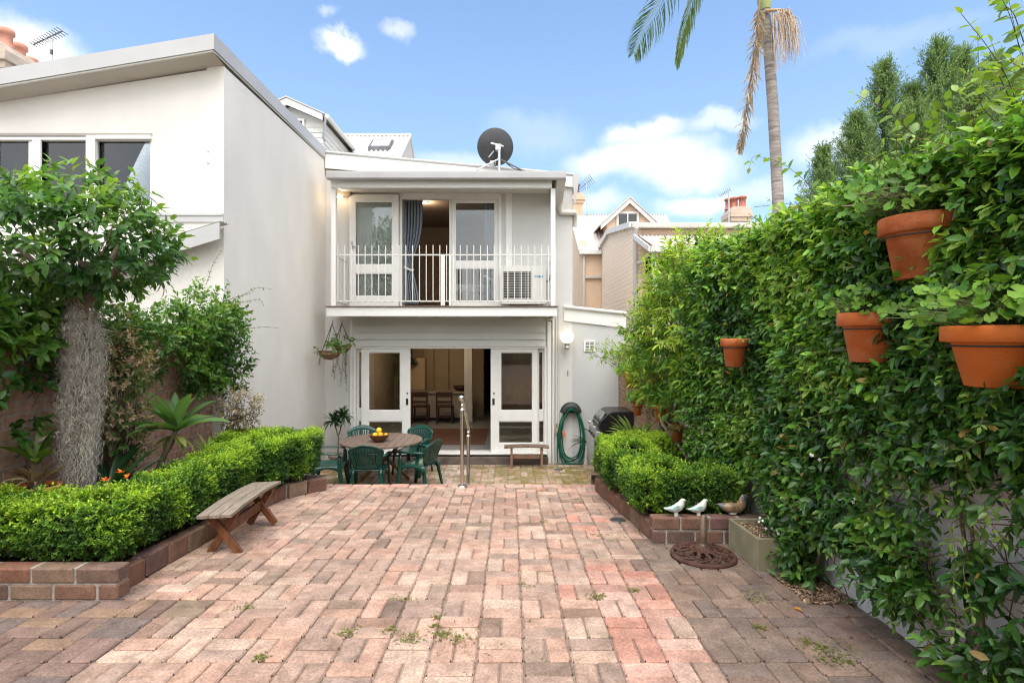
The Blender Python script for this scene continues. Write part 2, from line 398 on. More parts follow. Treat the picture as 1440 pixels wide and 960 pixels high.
def mat_brick(name, c1, c2, mortar, axis='x', bw=.24, bh=.086, bump=.5, msize=.01, nv=1.0):
    m = bpy.data.materials.new(name); m.use_nodes = True; nt = m.node_tree; N = nt.nodes.new; L = nt.links.new
    bs = nt.nodes['Principled BSDF']; tc = N('ShaderNodeTexCoord'); sp = N('ShaderNodeSeparateXYZ'); L(tc.outputs['Object'], sp.inputs[0]); cb = N('ShaderNodeCombineXYZ')
    L(sp.outputs['Y' if axis == 'x' else 'X'], cb.inputs[0]); L(sp.outputs['Z'], cb.inputs[1])
    br = N('ShaderNodeTexBrick'); L(cb.outputs[0], br.inputs['Vector']); br.inputs['Scale'].default_value = 1; br.inputs['Brick Width'].default_value = bw; br.inputs['Row Height'].default_value = bh
    br.inputs['Mortar Size'].default_value = msize; br.inputs['Mortar Smooth'].default_value = .2; br.inputs['Bias'].default_value = 0
    br.inputs['Color1'].default_value = (*c1, 1); br.inputs['Color2'].default_value = (*c2, 1); br.inputs['Mortar'].default_value = (*mortar, 1)
    nz = N('ShaderNodeTexNoise'); nz.inputs['Scale'].default_value = 14; nz.inputs['Detail'].default_value = 8; L(tc.outputs['Object'], nz.inputs['Vector'])
    mr = N('ShaderNodeMapRange'); L(nz.outputs['Fac'], mr.inputs['Value']); mr.inputs['From Min'].default_value = .25; mr.inputs['From Max'].default_value = .75; mr.inputs['To Min'].default_value = 1 - .4 * nv; mr.inputs['To Max'].default_value = 1 + .35 * nv
    sc = N('ShaderNodeVectorMath'); sc.operation = 'SCALE'; L(br.outputs['Color'], sc.inputs[0]); L(mr.outputs[0], sc.inputs['Scale']); L(sc.outputs[0], bs.inputs['Base Color'])
    bs.inputs['Roughness'].default_value = .85; bs.inputs['Specular IOR Level'].default_value = .2
    inv = N('ShaderNodeMath'); inv.operation = 'SUBTRACT'; inv.inputs[0].default_value = 1; L(br.outputs['Fac'], inv.inputs[1])
    ad = N('ShaderNodeMath'); ad.operation = 'MULTIPLY_ADD'; L(nz.outputs['Fac'], ad.inputs[0]); ad.inputs[1].default_value = .4 * nv; L(inv.outputs[0], ad.inputs[2])
    bp = N('ShaderNodeBump'); bp.inputs['Strength'].default_value = bump; bp.inputs['Distance'].default_value = .008; L(ad.outputs[0], bp.inputs['Height']); L(bp.outputs[0], bs.inputs['Normal'])
    return m

M = {}
M['paver'] = mat_attr('paver', .9, .18, .28, 80, .8, 120, stain=(.20, .15, .11), st_scale=3.4, st_lo=.52, st_hi=.68, st_amt=.42)
M['court'] = mat_attr('court_paver', .7, .3, .25, 100, .45, 120, stain=(.12, .10, .022), st_scale=2.2, st_lo=.42, st_hi=.6, st_amt=.75)
M['edge'] = mat_attr('edging_brick', .85, .25, .25, 90, .6, 120, stain=(.10, .075, .05), st_scale=5, st_lo=.55, st_hi=.8, st_amt=.55)
M['sand'] = mat('joint_sand', (.22, .165, .125), .95, .35, 40, .5, 200)
M['mortar'] = mat('mortar', (.33, .30, .26), .95, .25, 30, .5, 150)
M['soil'] = mat('soil', (.05, .034, .022), .95, .5, 30, 1, 60, col2=(.13, .09, .055))
M['concrete'] = mat('concrete', (.34, .335, .32), .85, .2, 3, .3, 60)
M['ground'] = mat('ground', (.20, .18, .15), .95, .25, .6)
def render_mat(name, col, base=None):
    """painted render: faint mottling, rain streaks running down, a few finer blotches"""
    m = mat(name, col, .85, .05, 1.6, .3, 180, spec=.2, stretch=(1, 1, .5), detail=9)
    nt = m.node_tree; N = nt.nodes.new; L = nt.links.new; bs = nt.nodes['Principled BSDF']
    src = bs.inputs['Base Color'].links[0].from_socket; tc = N('ShaderNodeTexCoord'); k = None
    for (sc, st, lo, hi, amt) in ((5.0, (1, 1, .05), .58, .82, .035), (.8, (1, 1, .6), .50, .72, .035), (26.0, (1, 1, 1), .66, .78, .07)):
        mp = N('ShaderNodeMapping'); mp.inputs['Scale'].default_value = st; L(tc.outputs['Object'], mp.inputs[0])
        nz = N('ShaderNodeTexNoise'); nz.inputs['Scale'].default_value = sc; nz.inputs['Detail'].default_value = 7; L(mp.outputs[0], nz.inputs['Vector'])
        mr = N('ShaderNodeMapRange'); L(nz.outputs['Fac'], mr.inputs['Value']); mr.inputs['From Min'].default_value = lo; mr.inputs['From Max'].default_value = hi; mr.inputs['To Min'].default_value = 1; mr.inputs['To Max'].default_value = 1 - amt
        v = N('ShaderNodeVectorMath'); v.operation = 'SCALE'; L(src, v.inputs[0]); L(mr.outputs[0], v.inputs['Scale']); src = v.outputs[0]
    L(src, bs.inputs['Base Color']); return m
M['white'] = mat('white_paint', (.60, .585, .54), .5, .04, 3, .05, 80)
M['trim'] = mat('white_trim', (.70, .69, .65), .4, .03, 5, .03, 80)
M['render'] = render_mat('white_render', (.56, .545, .51))
M['render_cool'] = render_mat('right_render', (.46, .46, .445))
M['cream'] = render_mat('cream_render', (.49, .465, .415))
M['cream_side'] = render_mat('cream_side_render', (.68, .64, .58))
M['fascia'] = mat('grey_fascia', (.42, .41, .40), .45, .05, 2, .04, 60)
M['soffit'] = mat('soffit', (.46, .42, .37), .7, .04, 2)
M['dark'] = mat('dark_gap', (.03, .03, .03), .8)
M['iron'] = mat('corrugated_iron', (.52, .50, .47), .4, .12, 3, .05, 40, spec=.5, stretch=(1, .3, 1))
M['iron_pink'] = mat('weathered_iron', (.52, .44, .40), .5, .15, 2, .05, 40, spec=.4)
M['glass'] = mat_glass('glass')
M['glass_dark'] = mat_glass('dark_glass', (.35, .38, .38), ior=1.45)
M['beige'] = render_mat('beige_render', (.66, .49, .345))
M['beige_brick'] = mat_brick('painted_brick', (.80, .65, .51), (.83, .68, .54), (.70, .56, .43), 'x', .30, .12, .6, .014, .2)
M['terracotta'] = mat('terracotta', (.54, .145, .04), .8, .12, 7, .25, 90, col2=(.56, .27, .15), spec=.2, c2lo=.50, c2hi=.85, detail=8)
M['terracotta_clean'] = mat('clean_terracotta', (.62, .15, .022), .7, .1, 4, .15, 90, col2=(.58, .19, .06), spec=.25, c2lo=.45, c2hi=.8)
M['terracotta_old'] = mat('weathered_terracotta', (.44, .11, .034), .85, .2, 9, .3, 90, col2=(.56, .21, .09), spec=.15, c2lo=.35, c2hi=.75, detail=9)
M['chimney_pot'] = mat('chimney_pot', (.36, .13, .08), .8, .25, 8)
M['wood_grey'] = mat('weathered_wood', (.25, .20, .15), .75, .3, 5, .5, 30, stretch=(1, 16, 16), detail=6)
M['wood_red'] = mat('stained_wood', (.15, .056, .023), .5, .35, 5, .2, 30, stretch=(6, 6, 1.2))
M['wood_dark'] = mat('dark_table_wood', (.13, .085, .06), .5, .3, 4, .3, 30, stretch=(2, 14, 2), detail=6)
M['wood_table'] = mat('table_boards', (.15, .105, .08), .5, .35, 4, .3, 30, stretch=(14, 2, 2), detail=6)
M['green'] = mat('green_plastic', (.004, .050, .036), .3, .12, 4, spec=.5)
M['steel'] = mat('stainless_steel', (.62, .59, .55), .22, .1, 5, metal=1)
M['metal_grey'] = mat('galvanised_metal', (.45, .46, .47), .4, .15, 10, metal=.8)
M['black'] = mat('black_enamel', (.012, .012, .013), .3, .2, 6, spec=.5)
M['charcoal'] = mat('charcoal_dish', (.045, .045, .048), .55, .15, 4)
M['rust'] = mat('rusty_iron', (.075, .034, .023), .85, .35, 20, .6, 90)
M['antenna'] = mat('antenna_metal', (.12, .12, .12), .5, .2, 6, metal=.5)
M['hose'] = mat('hose_rubber', (.01, .10, .06), .4, .15, 5)
M['curtain'] = mat('grey_curtain', (.20, .225, .26), .9, .12, 3, stretch=(6, 6, .3))
M['bark'] = mat('bark', (.13, .095, .065), .9, .35, 12, .8, 40, stretch=(1, 1, .4))
M['stem'] = mat('vine_stem', (.12, .075, .045), .85, .3, 12, .3, 40)
M['stem_green'] = mat('green_stem', (.10, .13, .035), .6, .25, 12)
M['leaf'] = mat_leaf('glossy_leaf', .34, .45, .33)
M['leaf_hedge'] = mat_leaf('hedge_leaf', .45, .4, .3)
M['leaf_soft'] = mat_leaf('soft_leaf', .55, .3, .35)
M['needle'] = mat_leaf('conifer_leaf', .6, .2, .2)
# ================================================================== GROUND AND PAVING
gm = B(); gm.add([(-600, -600, -1.09), (600, -600, -1.09), (600, 900, -1.09), (-600, 900, -1.09)], [(0, 1, 2, 3)])
tag(gm.build('ground', M['ground']), kind='structure')

TY = 6.745      # the far edge of the upper terrace
tb = B(); tb.prism([(-5, gz(-5) - .013), (TY - .015, gz(TY) - .013), (TY - .015, -1.2), (-5, -1.2)], 'x', -4.6, 2.5)
tag(tb.build('terrace_base', M['sand']), kind='structure')

def weave(x_lo, x_hi, y_lo, y_hi, x0, y0, mod, keep, colour, z_of, th, jitter=.0035):
    c, hs, cols, ang = [], [], [], []
    for k in range(math.floor((x_lo - x0) / mod), math.ceil((x_hi - x0) / mod)):
        for j in range(math.floor((y_lo - y0) / mod), math.ceil((y_hi - y0) / mod)):
            cx, cy = x0 + (k + .5) * mod, y0 + (j + .5) * mod
            for s in (-1, 1):
                if (k + j) % 2 == 0: px, py, hx, hy = cx + s * mod / 4, cy, mod / 4, mod / 2
                else: px, py, hx, hy = cx, cy + s * mod / 4, mod / 2, mod / 4
                if py + hy > y_hi + .001 or not keep(px, py): continue
                g = rng.uniform(.002, .0052)
                c.append((px + rng.normal(0, .0025), py + rng.normal(0, .0025), z_of(py) - th / 2 + rng.normal(0, jitter * .6)))
                hs.append((hx - g, hy - g, th / 2)); cols.append(colour(px, py)); ang.append(rng.normal(0, .012))
    return np.array(c), np.array(hs), np.array(cols), np.array(ang)

PINK = np.array([(.46, .315, .25), (.45, .30, .235), (.48, .345, .27), (.43, .275, .21), (.40, .28, .225), (.36, .26, .215), (.50, .375, .30), (.33, .245, .205), (.44, .285, .225), (.43, .295, .235), (.47, .36, .285)])
REDB = np.array([(.42, .215, .16), (.39, .19, .14), (.45, .27, .21), (.41, .235, .18), (.44, .29, .23)])
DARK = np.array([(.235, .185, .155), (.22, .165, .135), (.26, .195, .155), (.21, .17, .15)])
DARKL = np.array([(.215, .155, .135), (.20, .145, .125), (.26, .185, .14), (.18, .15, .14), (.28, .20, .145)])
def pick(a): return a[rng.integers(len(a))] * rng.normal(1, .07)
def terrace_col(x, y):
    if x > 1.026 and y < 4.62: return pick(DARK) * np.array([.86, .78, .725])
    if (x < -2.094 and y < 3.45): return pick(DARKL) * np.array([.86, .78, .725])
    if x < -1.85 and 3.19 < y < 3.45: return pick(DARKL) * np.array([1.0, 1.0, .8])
    if x > .54 and y < 3.93 and rng.random() < .85: return pick(REDB)
    if .3 < x < 1.05 and rng.random() < .2: return pick(REDB)
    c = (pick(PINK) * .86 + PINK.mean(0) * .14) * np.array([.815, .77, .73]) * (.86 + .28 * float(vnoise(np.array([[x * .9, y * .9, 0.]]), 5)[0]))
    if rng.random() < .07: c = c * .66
    return c
def terrace_keep(x, y):
    if y > 6.57: return False
    if x < -2.66 and y > 3.5: return False
    if x > 1.35 and y > 4.6: return False
    if x > 1.66 and 3.1 < y < 3.9 and abs((y - 3.55)) < .16 and x > 1.83: return False      # the soil pocket at the vine's foot
    return x < 2.12
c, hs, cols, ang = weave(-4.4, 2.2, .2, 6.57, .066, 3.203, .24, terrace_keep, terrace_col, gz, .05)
ex = np.arange(-2.3, 1.2, .235)                                     # the course along the top of the steps
c2 = np.stack([ex, np.full(len(ex), 6.655), gz(6.655) - .025 + rng.normal(0, .002, len(ex))], 1); h2 = np.tile([.112, .082, .025], (len(ex), 1))
c2 = np.array(c2); cols2 = np.array([pick(PINK) * np.array([.88, .76, .73]) for _ in ex])
c = np.concatenate([c, c2]); hs = np.concatenate([hs, h2]); cols = np.concatenate([cols, cols2]); ang = np.concatenate([ang, rng.normal(0, .006, len(ex))])
u = np.stack([np.cos(ang), np.sin(ang), rng.normal(0, .006, len(ang))], 1); v = np.stack([-np.sin(ang), np.cos(ang), -SLOPE + rng.normal(0, .006, len(ang))], 1); w = np.cross(u, v)
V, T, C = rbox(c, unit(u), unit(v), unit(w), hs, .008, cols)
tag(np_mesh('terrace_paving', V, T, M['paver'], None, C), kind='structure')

# steps down to the court, then the court
sb = B()
z = gz(TY)
for i in range(3):
    z -= .17; sb.box(-2.25, 1.0, TY - .02 + .3 * i, TY + .3 * (i + 1), -1.05, z)
tag(sb.build('steps', M['mortar'], None, .006), kind='structure')
cb = B(); cb.box(-3.7, 2.3, TY, 10.86, -1.09, COURT - .012); tag(cb.build('court_base', M['sand']), kind='structure')
COURTC = np.array([(.36, .26, .20), (.33, .25, .20), (.40, .30, .24), (.30, .24, .20), (.37, .25, .19), (.42, .34, .28)])
def court_col(x, y):
    c_ = pick(COURTC)
    moss = np.clip((x + 1.0) / 1.3, 0, 1) * np.clip((10.75 - y) / .35, 0, 1)
    t = moss * rng.uniform(.35, .9) if rng.random() < .9 else 0
    if x < -2.2 and rng.random() < .3: t = .6
    return c_ * (1 - t) + np.array((.17, .12, .02)) * t
c, hs, cols, ang = weave(-3.7, 2.2, 7.7, 10.84, -.05, 7.7, .24, lambda x, y: x < 2.12, court_col, lambda y: COURT, .05)
u = np.stack([np.cos(ang), np.sin(ang), rng.normal(0, .008, len(ang))], 1); v = np.stack([-np.sin(ang), np.cos(ang), rng.normal(0, .008, len(ang))], 1); w = np.cross(u, v)
V, T, C = rbox(c, unit(u), unit(v), unit(w), hs, .007, cols)
tag(np_mesh('court_paving', V, T, M['court'], None, C), kind='structure')

# ------------------------------------------------------------------ raised beds
def edge_at(Y):         # face of the left edging
    pts = [(3.4, -2.53), (5.6, -2.53), (5.95, -2.49), (6.2, -2.33), (6.42, -2.16)]
    return float(np.interp(Y, [p[0] for p in pts], [p[1] for p in pts]))
def edge_r(Y): return float(np.interp(Y, [4.49, 6.4], [1.175, .985]))
sl = B(); ys = np.linspace(3.46, 6.75, 14)
sl.sheet([[(-4.4, y, gz(y) + .10), (-3.4, y, gz(y) + .13 + .02 * math.sin(y * 9)), (edge_at(y) - .10, y, gz(y) + .11)] for y in ys])
sl.add([(-4.4, 6.75, -1), (-2.3, 6.75, -1), (-2.3, 6.75, gz(6.75) + .11), (-4.4, 6.75, gz(6.75) + .1)], [(0, 1, 2, 3)])
tag(sl.build('left_garden_bed', M['soil']), kind='structure')
sr = B(); ys = np.linspace(4.55, 6.75, 10)
sr.sheet([[(edge_r(y) + .10, y, gz(y) + .11), (1.6, y, gz(y) + .13), (2.2, y, gz(y) + .12)] for y in ys])
sr.add([(1.0, 6.75, -1), (2.2, 6.75, -1), (2.2, 6.75, gz(6.75) + .12), (1.0, 6.75, gz(6.75) + .11)], [(0, 1, 2, 3)])
tag(sr.build('right_garden_bed', M['soil']), kind='structure')

EDGEC = np.array([.88, .92, .95]) * np.array([(.17, .085, .055), (.20, .105, .07), (.16, .085, .068), (.20, .095, .06), (.14, .085, .062), (.22, .14, .095)])
def edging(name, label, path, side, h, front, fz, two):
    root = thing(name, label, 'garden edging', (path[0][0], path[0][1], gz(path[0][1])))
    c, u, v, hs, cols = [], [], [], [], []
    mo = B()
    pts = [np.array(p) for p in path]; seg = [np.linalg.norm(b - a) for a, b in zip(pts[:-1], pts[1:])]; tot = sum(seg)
    def at(s):
        for a, b, l in zip(pts[:-1], pts[1:], seg):
            if s <= l + 1e-6: return a + (b - a) * s / l, (b - a) / l
            s -= l
        return pts[-1], (pts[-1] - pts[-2]) / seg[-1]
    nb = int(tot / .232); L_ = tot / nb
    for i in range(nb):
        p, d = at((i + .5) * L_); nrm = np.array([-d[1], d[0]]) * side          # into the bed
        q = p + nrm * .055
        c.append((q[0], q[1], gz(q[1]) + h / 2 + rng.normal(0, .004))); u.append((d[0], d[1], -SLOPE * d[1])); v.append((nrm[0], nrm[1], 0)); hs.append((L_ / 2 - .007, .055, h / 2)); cols.append(pick(EDGEC))
    steps = 12
    for i in range(steps):
        p0, d = at(tot * i / steps); p1, d1 = at(tot * (i + 1) / steps); n0 = np.array([-d[1], d[0]]) * side; n1 = np.array([-d1[1], d1[0]]) * side
        a0, a1, b0, b1 = p0 + n0 * .04, p1 + n1 * .04, p0 + n0 * .10, p1 + n1 * .10
        vs = [(a0[0], a0[1], gz(a0[1]) - .02), (a1[0], a1[1], gz(a1[1]) - .02), (b1[0], b1[1], gz(b1[1]) - .02), (b0[0], b0[1], gz(b0[1]) - .02)]
        vs += [(x_, y_, z_ + .02 + h - .008) for (x_, y_, z_) in vs]
        mo.add(vs, [(0, 3, 2, 1), (4, 5, 6, 7), (0, 1, 5, 4), (1, 2, 6, 5), (2, 3, 7, 6), (3, 0, 4, 7)])
    (fx0, fx1, fy), (z0, z1) = front, fz
    n = int(abs(fx1 - fx0) / .262 + .5); L_ = (fx1 - fx0) / n; ch = (z1 - z0) / 2
    for cse in (0, 1):
        for i in range(-1, n + 1):
            a = fx0 + (i + (.0 if cse else .5)) * L_; b = a + L_; a, b = max(a, fx0), min(b, fx1)
            if b - a < .03: continue
            c.append(((a + b) / 2, fy + (.062 if cse == 0 else .06) , z0 + ch * (cse + .5))); u.append((1, 0, 0)); v.append((0, 1, 0)); hs.append(((b - a) / 2 - .006, .058, ch / 2 - .006)); cols.append(pick(EDGEC) * (1.1 if cse else 1))
    mo.box(fx0 + .012, fx1 - .014, fy + .012, fy + .110, z0 - .02, z1 - .008)
    c, u, v, hs, cols = map(np.array, (c, u, v, hs, cols)); u = unit(u); w = unit(np.cross(u, v)); v = np.cross(w, u)
    V, T, C = rbox(c, u, v, w, hs, .009, cols)
    np_mesh('bricks', V, T, M['edge'], root, C)
    mo.build('mortar_bed', M['mortar'], root)
    return root
edging('brick_edging', 'low brown brick edging curving beside the wooden bench and box hedge', [(-2.53, 3.53), (-2.53, 4.6), (-2.53, 5.6), (-2.49, 5.95), (-2.33, 6.2), (-2.16, 6.42)], 1, .15, (-4.4, -2.46, 3.41), (-.158, .055), True)
edging('brick_edging', 'low red brick edging with two white bird ornaments on its end', [(1.175, 4.61), (1.08, 5.5), (.985, 6.38)], -1, .15, (1.17, 2.12, 4.49), (-.208, .017), True)

# soil pocket at the vine's foot and bark chips
bm_ = B(); bm_.box(1.84, 2.14, 3.36, 3.88, gz(3.6) - .04, gz(3.6) - .002)
tag(bm_.build('soil_pocket', M['soil']), kind='structure')

# ================================================================== BOUNDARY WALLS
rw = thing('garden_wall', 'pale grey rendered garden wall mostly hidden behind the climbing vine', 'wall', (2.25, 3, -.2))
M['grey_wall'] = mat('grey_render', (.60, .60, .59), .9, .14, 2.2, .3, 120, col2=(.67, .67, .655))
b = B(); b.box(2.15, 2.36, -1.5, 7.2, -1.0, 2.02); b.build('wall', M['grey_wall'], rw, .01)
b = B(); b.box(2.12, 2.39, -1.5, 7.2, 2.023, 2.08); b.build('coping', M['grey_wall'], rw, .01)
bw = thing('brick_wall', 'short brown brick garden wall beside the black barbecue', 'wall', (2.25, 9, -1))
M['brick_brown'] = mat_brick('brown_brick', (.24, .145, .09), (.30, .19, .12), (.30, .25, .2), 'x')
b = B(); b.box(2.15, 2.36, 7.203, 10.84, -1.05, 1.15); b.build('wall', M['brick_brown'], bw)
b = B(); b.box(2.13, 2.38, 7.203, 10.84, 1.153, 1.22); b.build('coping', M['brick_brown'], bw, .006)
lw = thing('brick_wall', 'red brown brick garden wall behind the mossy tree', 'wall', (-3.95, 5, 0))
M['brick_red'] = mat_brick('red_brown_brick', (.31, .16, .11), (.38, .215, .15), (.33, .26, .20), 'x', .25, .1)
b = B(); b.box(-4.08, -3.85, -1.0, 7.015, -.6, 1.58); b.build('wall', M['brick_red'], lw)
b = B(); b.box(-4.11, -3.81, -1.0, 7.012, 1.583, 1.66); b.build('coping', mat('dark_capping', (.05, .045, .042), .7, .3, 8), lw, .006)
b = B(); b.tube([(-3.805, 5.22, -.2), (-3.805, 5.22, 1.3)], .035, 10); b.build('drainpipe', mat('tan_pipe', (.33, .27, .20), .6, .2, 4), lw)

# ================================================================== LEFT NEIGHBOURING HOUSE
nh = thing('neighbouring_house', 'large cream rendered building with a sloping roof edge, left of the balcony house', 'house', (-5.5, 9, -1))
NX, NY = -3.70, 7.02
def ztop(x): return 4.985 - .155 * (NX - x)
wx0 = -8.2; win = (-7.55, -4.634, 3.15, 4.14)
b = B(); b.wall(wx0, NX - .22, -1.05, 4.14, NY, NY + .22, [win]); b.prism([(wx0, 4.14), (NX - .22, 4.14), (NX - .22, ztop(NX - .22)), (wx0, ztop(wx0))], 'y', NY, NY + .22)
b.build('wall', M['cream_side'], nh)
b = B(); b.prism([(NY, -1.05), (12.5, -1.05), (12.5, 5.055), (NY, 5.0)], 'x', NX - .22, NX); b.build('side_wall', M['cream_side'], nh)
def sl(x, zr): return zr - .165 * (NX + .03 - x)
b = B(); b.prism([(-8.6, sl(-8.6, 5.07)), (NX + .03, 5.07), (NX + .03, 5.264), (-8.6, sl(-8.6, 5.264))], 'y', 6.73, 6.76)
b.box(NX + .002, NX + .03, 6.763, 12.5, 5.07, 5.264)
b.build('fascia', M['fascia'], nh)
b = B(); b.prism([(-8.6, sl(-8.6, 5.048)), (NX + .012, 5.048), (NX + .012, 5.066), (-8.6, sl(-8.6, 5.066))], 'y', 6.745, 6.775)
b.box(NX + .003, NX + .012, 6.778, 12.5, 5.048, 5.066)
b.build('trim_bead', M['white'], nh)
b = B(); b.add([(-8.6, 6.776, sl(-8.6, 5.047)), (NX + .003, 6.776, 5.047), (NX + .003, NY + .1, 5.0), (-8.6, NY + .1, sl(-8.6, 5.0))], [(0, 1, 2, 3)]); b.build('soffit', M['soffit'], nh)
b = B(); b.prism([(-8.6, sl(-8.6, 5.10)), (NX, 5.10), (NX, 5.255), (-8.6, sl(-8.6, 5.255))], 'y', 6.765, 12.5); b.build('roof', M['fascia'], nh)
wn = B(); wn.wall(-7.55, -4.634, 3.15, 4.14, NY + .02, NY + .10, [(-7.5, -6.72, 3.21, 4.05), (-6.66, -6.24, 3.21, 4.05), (-6.12, -5.50, 3.21, 4.05), (-5.36, -4.665, 3.21, 4.05)])
win_o = wn.build('window', M['trim'], nh, .003)
st = B(); st.box(-6.17, -6.06, NY - .01, NY + .018, 3.17, 4.08); st.box(-5.46, -5.345, NY - .03, NY + .018, 3.17, 4.10); st.box(-7.55, -5.46, NY - .005, NY + .018, 4.05, 4.085); st.box(-5.345, -4.634, NY - .028, NY + .018, 4.055, 4.105)
st.build('sash_frame', M['trim'], win_o, .003)
for (a, c_) in ((-7.5, -6.72), (-6.66, -6.24), (-6.12, -5.50), (-5.36, -4.665)):
    b = B(); b.box(a, c_, NY + .055, NY + .061, 3.21, 4.05); b.build('pane', M['glass'], win_o)
for (px, py, r_) in ((294, 195, .008), (293, 213, .014), (293, 229, .018), (273, 283, .006)): b = B(); b.ball(P(px, py, NY), r_, 8, (1, .25, 1.3)); b.build('wall_plug', M['metal_grey'], nh)
b = B(); b.box(-7.5, -4.62, NY - .002, NY + .004, 4.105, 4.14); b.build('head_slot_shade', mat('slot_shade_brown', (.34, .30, .26), .5, .1, 5), win_o)  # brown strip, the shade of the slot above the window put in as colour
# the room behind that window
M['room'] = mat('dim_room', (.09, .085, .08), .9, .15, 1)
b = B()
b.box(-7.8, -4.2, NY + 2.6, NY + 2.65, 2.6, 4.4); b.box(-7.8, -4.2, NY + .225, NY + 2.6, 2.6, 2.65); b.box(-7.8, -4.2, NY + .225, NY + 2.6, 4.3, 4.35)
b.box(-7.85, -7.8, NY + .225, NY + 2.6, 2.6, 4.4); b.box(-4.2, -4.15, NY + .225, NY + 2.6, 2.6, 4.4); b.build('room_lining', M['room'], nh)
b = B(); b.box(-4.9, NX - .003, NY - .022, NY - .002, 2.99, 3.10); b.box(-4.9, NX - .006, NY - .035, NY - .002, 3.072, 3.09); b.build('flashing', M['fascia'], nh)
def sl2(x): return -.30 * (-3.64 - x)
b = B(); b.prism([(-6.4, 2.735 + sl2(-6.4)), (-3.64, 2.735), (-3.64, 2.945), (-6.4, 2.945 + sl2(-6.4))], 'y', 6.80, 6.825); b.build('lower_fascia', M['fascia'], nh)
def corrugated(mb, o, u, v, n, amp=.018, per=6, eu=None):
    """a wavy sheet: waves along u, straight along v; n waves"""
    o, u, v = map(np.array, (o, u, v)); w = unit(np.cross(u, v)); m = n * per
    rows = []
    for t in (0, 1):
        rows.append([o + u * (i / m) + v * t + w * amp * math.sin(2 * math.pi * i / per) for i in range(m + 1)])
    return mb.sheet(rows)
b = B(); corrugated(b, (-6.4, 6.8, 2.96 + sl2(-6.4)), (0, .21, 0), (2.78, 0, .83), 3, .012); b.build('lower_roof', M['iron'], nh)

# ================================================================== THE WHITE HOUSE
WY = 10.85
hs_ = thing('terrace_house', 'white two storey terrace house with railed balcony and sliding doors', 'house', (-1.2, 11, COURT))
FL0, FL1 = -.80, 2.10                   # the two floor levels
HX0, HX1 = -3.70, X(805, WY)
g_open = (X(497, WY), X(769, WY), FL0, 1.34)
u_open = (X(566, WY), X(703, WY), FL1 - .02, Z(277, WY))
b = B(); b.wall(HX0 + .002, HX1, -1.05, 4.70, WY, WY + .2, [g_open, u_open])
b.box(HX1 - .2, HX1, WY + .2, 18, -1.05, 4.66); b.box(HX0 + .002, HX0 + .2, WY + .2, 18, -1.05, 4.7); b.box(HX0 + .2, HX1 - .2, 17.8, 18, -1.05, 4.7)
b.build('wall', M['render'], hs_)
# side wing, one storey
wx1 = X(879, WY)
b = B(); b.prism([(HX1 + .001, -1.05), (wx1, -1.05), (wx1, Z(465, WY)), (HX1 + .001, Z(446, WY))], 'y', WY + .004, WY + .2); b.box(wx1 - .2, wx1, WY + .2, 15, -1.05, Z(468, WY)); b.build('wing_wall', M['render_cool'], hs_)
b = B(); b.prism([(X(793, WY), Z(451, WY)), (X(880, WY), Z(461, WY)), (X(880, WY), Z(439, WY)), (X(793, WY), Z(430, WY))], 'y', WY - .03, WY + .002); b.build('wing_fascia', M['trim'], hs_, .003)
b = B(); b.tube([(X(793, WY), WY - .05, Z(431.5, WY)), (X(880, WY), WY - .05, Z(440.5, WY))], .035, 12); b.build('wing_gutter', M['white'], hs_)
b = B(); b.add([(HX1, WY + .0, Z(433, WY)), (wx1 + .02, WY + .0, Z(443, WY)), (wx1 + .02, 15, Z(443, WY)), (HX1, 15, Z(433, WY))], [(0, 1, 2, 3)]); b.build('wing_roof', M['iron'], hs_)
# strip of paler wall beside the recess: narrow vertical trims
b = B(); b.box(X(492.5, WY), X(496.5, WY), WY - .03, WY - .001, COURT, Z(450, WY)); b.build('corner_trim', M['trim'], hs_, .004)
b = B(); b.box(X(769.5, WY), X(775, WY), WY - .05, WY - .001, COURT, Z(452, WY)); b.build('corner_trim', M['trim'], hs_, .004)
# weatherboards above the sliding doors
b = B(); wx_ = (X(497, WY), X(767, WY)); z0, z1 = Z(487, WY), Z(448, WY); n = 4
for i in range(n):
    a, c_ = z0 + (z1 - z0) * i / n, z0 + (z1 - z0) * (i + 1) / n
    b.prism([(WY - .055, a + .004), (WY - .001, a + .004), (WY - .001, c_), (WY - .012, c_)], 'x', *wx_)
b.build('weatherboards', M['white'], hs_)
# ---- ground floor doors
gx = [X(v, WY) for v in (497, 508, 577, 690, 756, 769)]
gt, gm1, gm2, gl1, gb = Z(490, WY), Z(577, WY), Z(592, WY), Z(623, WY), Z(636, WY)
b = B(); b.box(gx[0], gx[5], WY - .02, WY + .15, gt, 1.338); b.box(gx[0], gx[5], WY - .10, WY + .2, FL0 - .002, FL0 + .028)
b.box(gx[0], gx[0] + .05, WY - .02, WY + .15, FL0 + .03, gt - .002); b.box(gx[5] - .05, gx[5], WY - .02, WY + .15, FL0 + .03, gt - .002)
door_f = b.build('door_frame', M['trim'], hs_, .004)
def leaf_panel(name, x0, x1, z0, z1, y, holes, parent, th=.045, m='trim', glass='glass'):
    b = B(); b.wall(x0, x1, z0, z1, y, y + th, holes); o = b.build(name, M[m], parent, .004)
    for (a, c_, d, e) in holes:
        g = B(); g.box(a - .003, c_ + .003, y + th * .45, y + th * .45 + .006, d - .003, e + .003); g.build('pane', M[glass], o)
        k = B(); k.wall(a, c_, d, e, y + th * .2, y + th * .42, [(a + .014, c_ - .014, d + .014, e - .014)]); k.build('glazing_bead', M[m], o)
    return o
zb = FL0 + .03
leaf_panel('sidelight', gx[0] + .052, gx[1] + .02, zb, gt - .003, WY + .07, [(X(502.5, WY), X(508, WY), gm1 + .03, gt - .06), (X(502.5, WY), X(508, WY), zb + .2, gm2)], hs_)
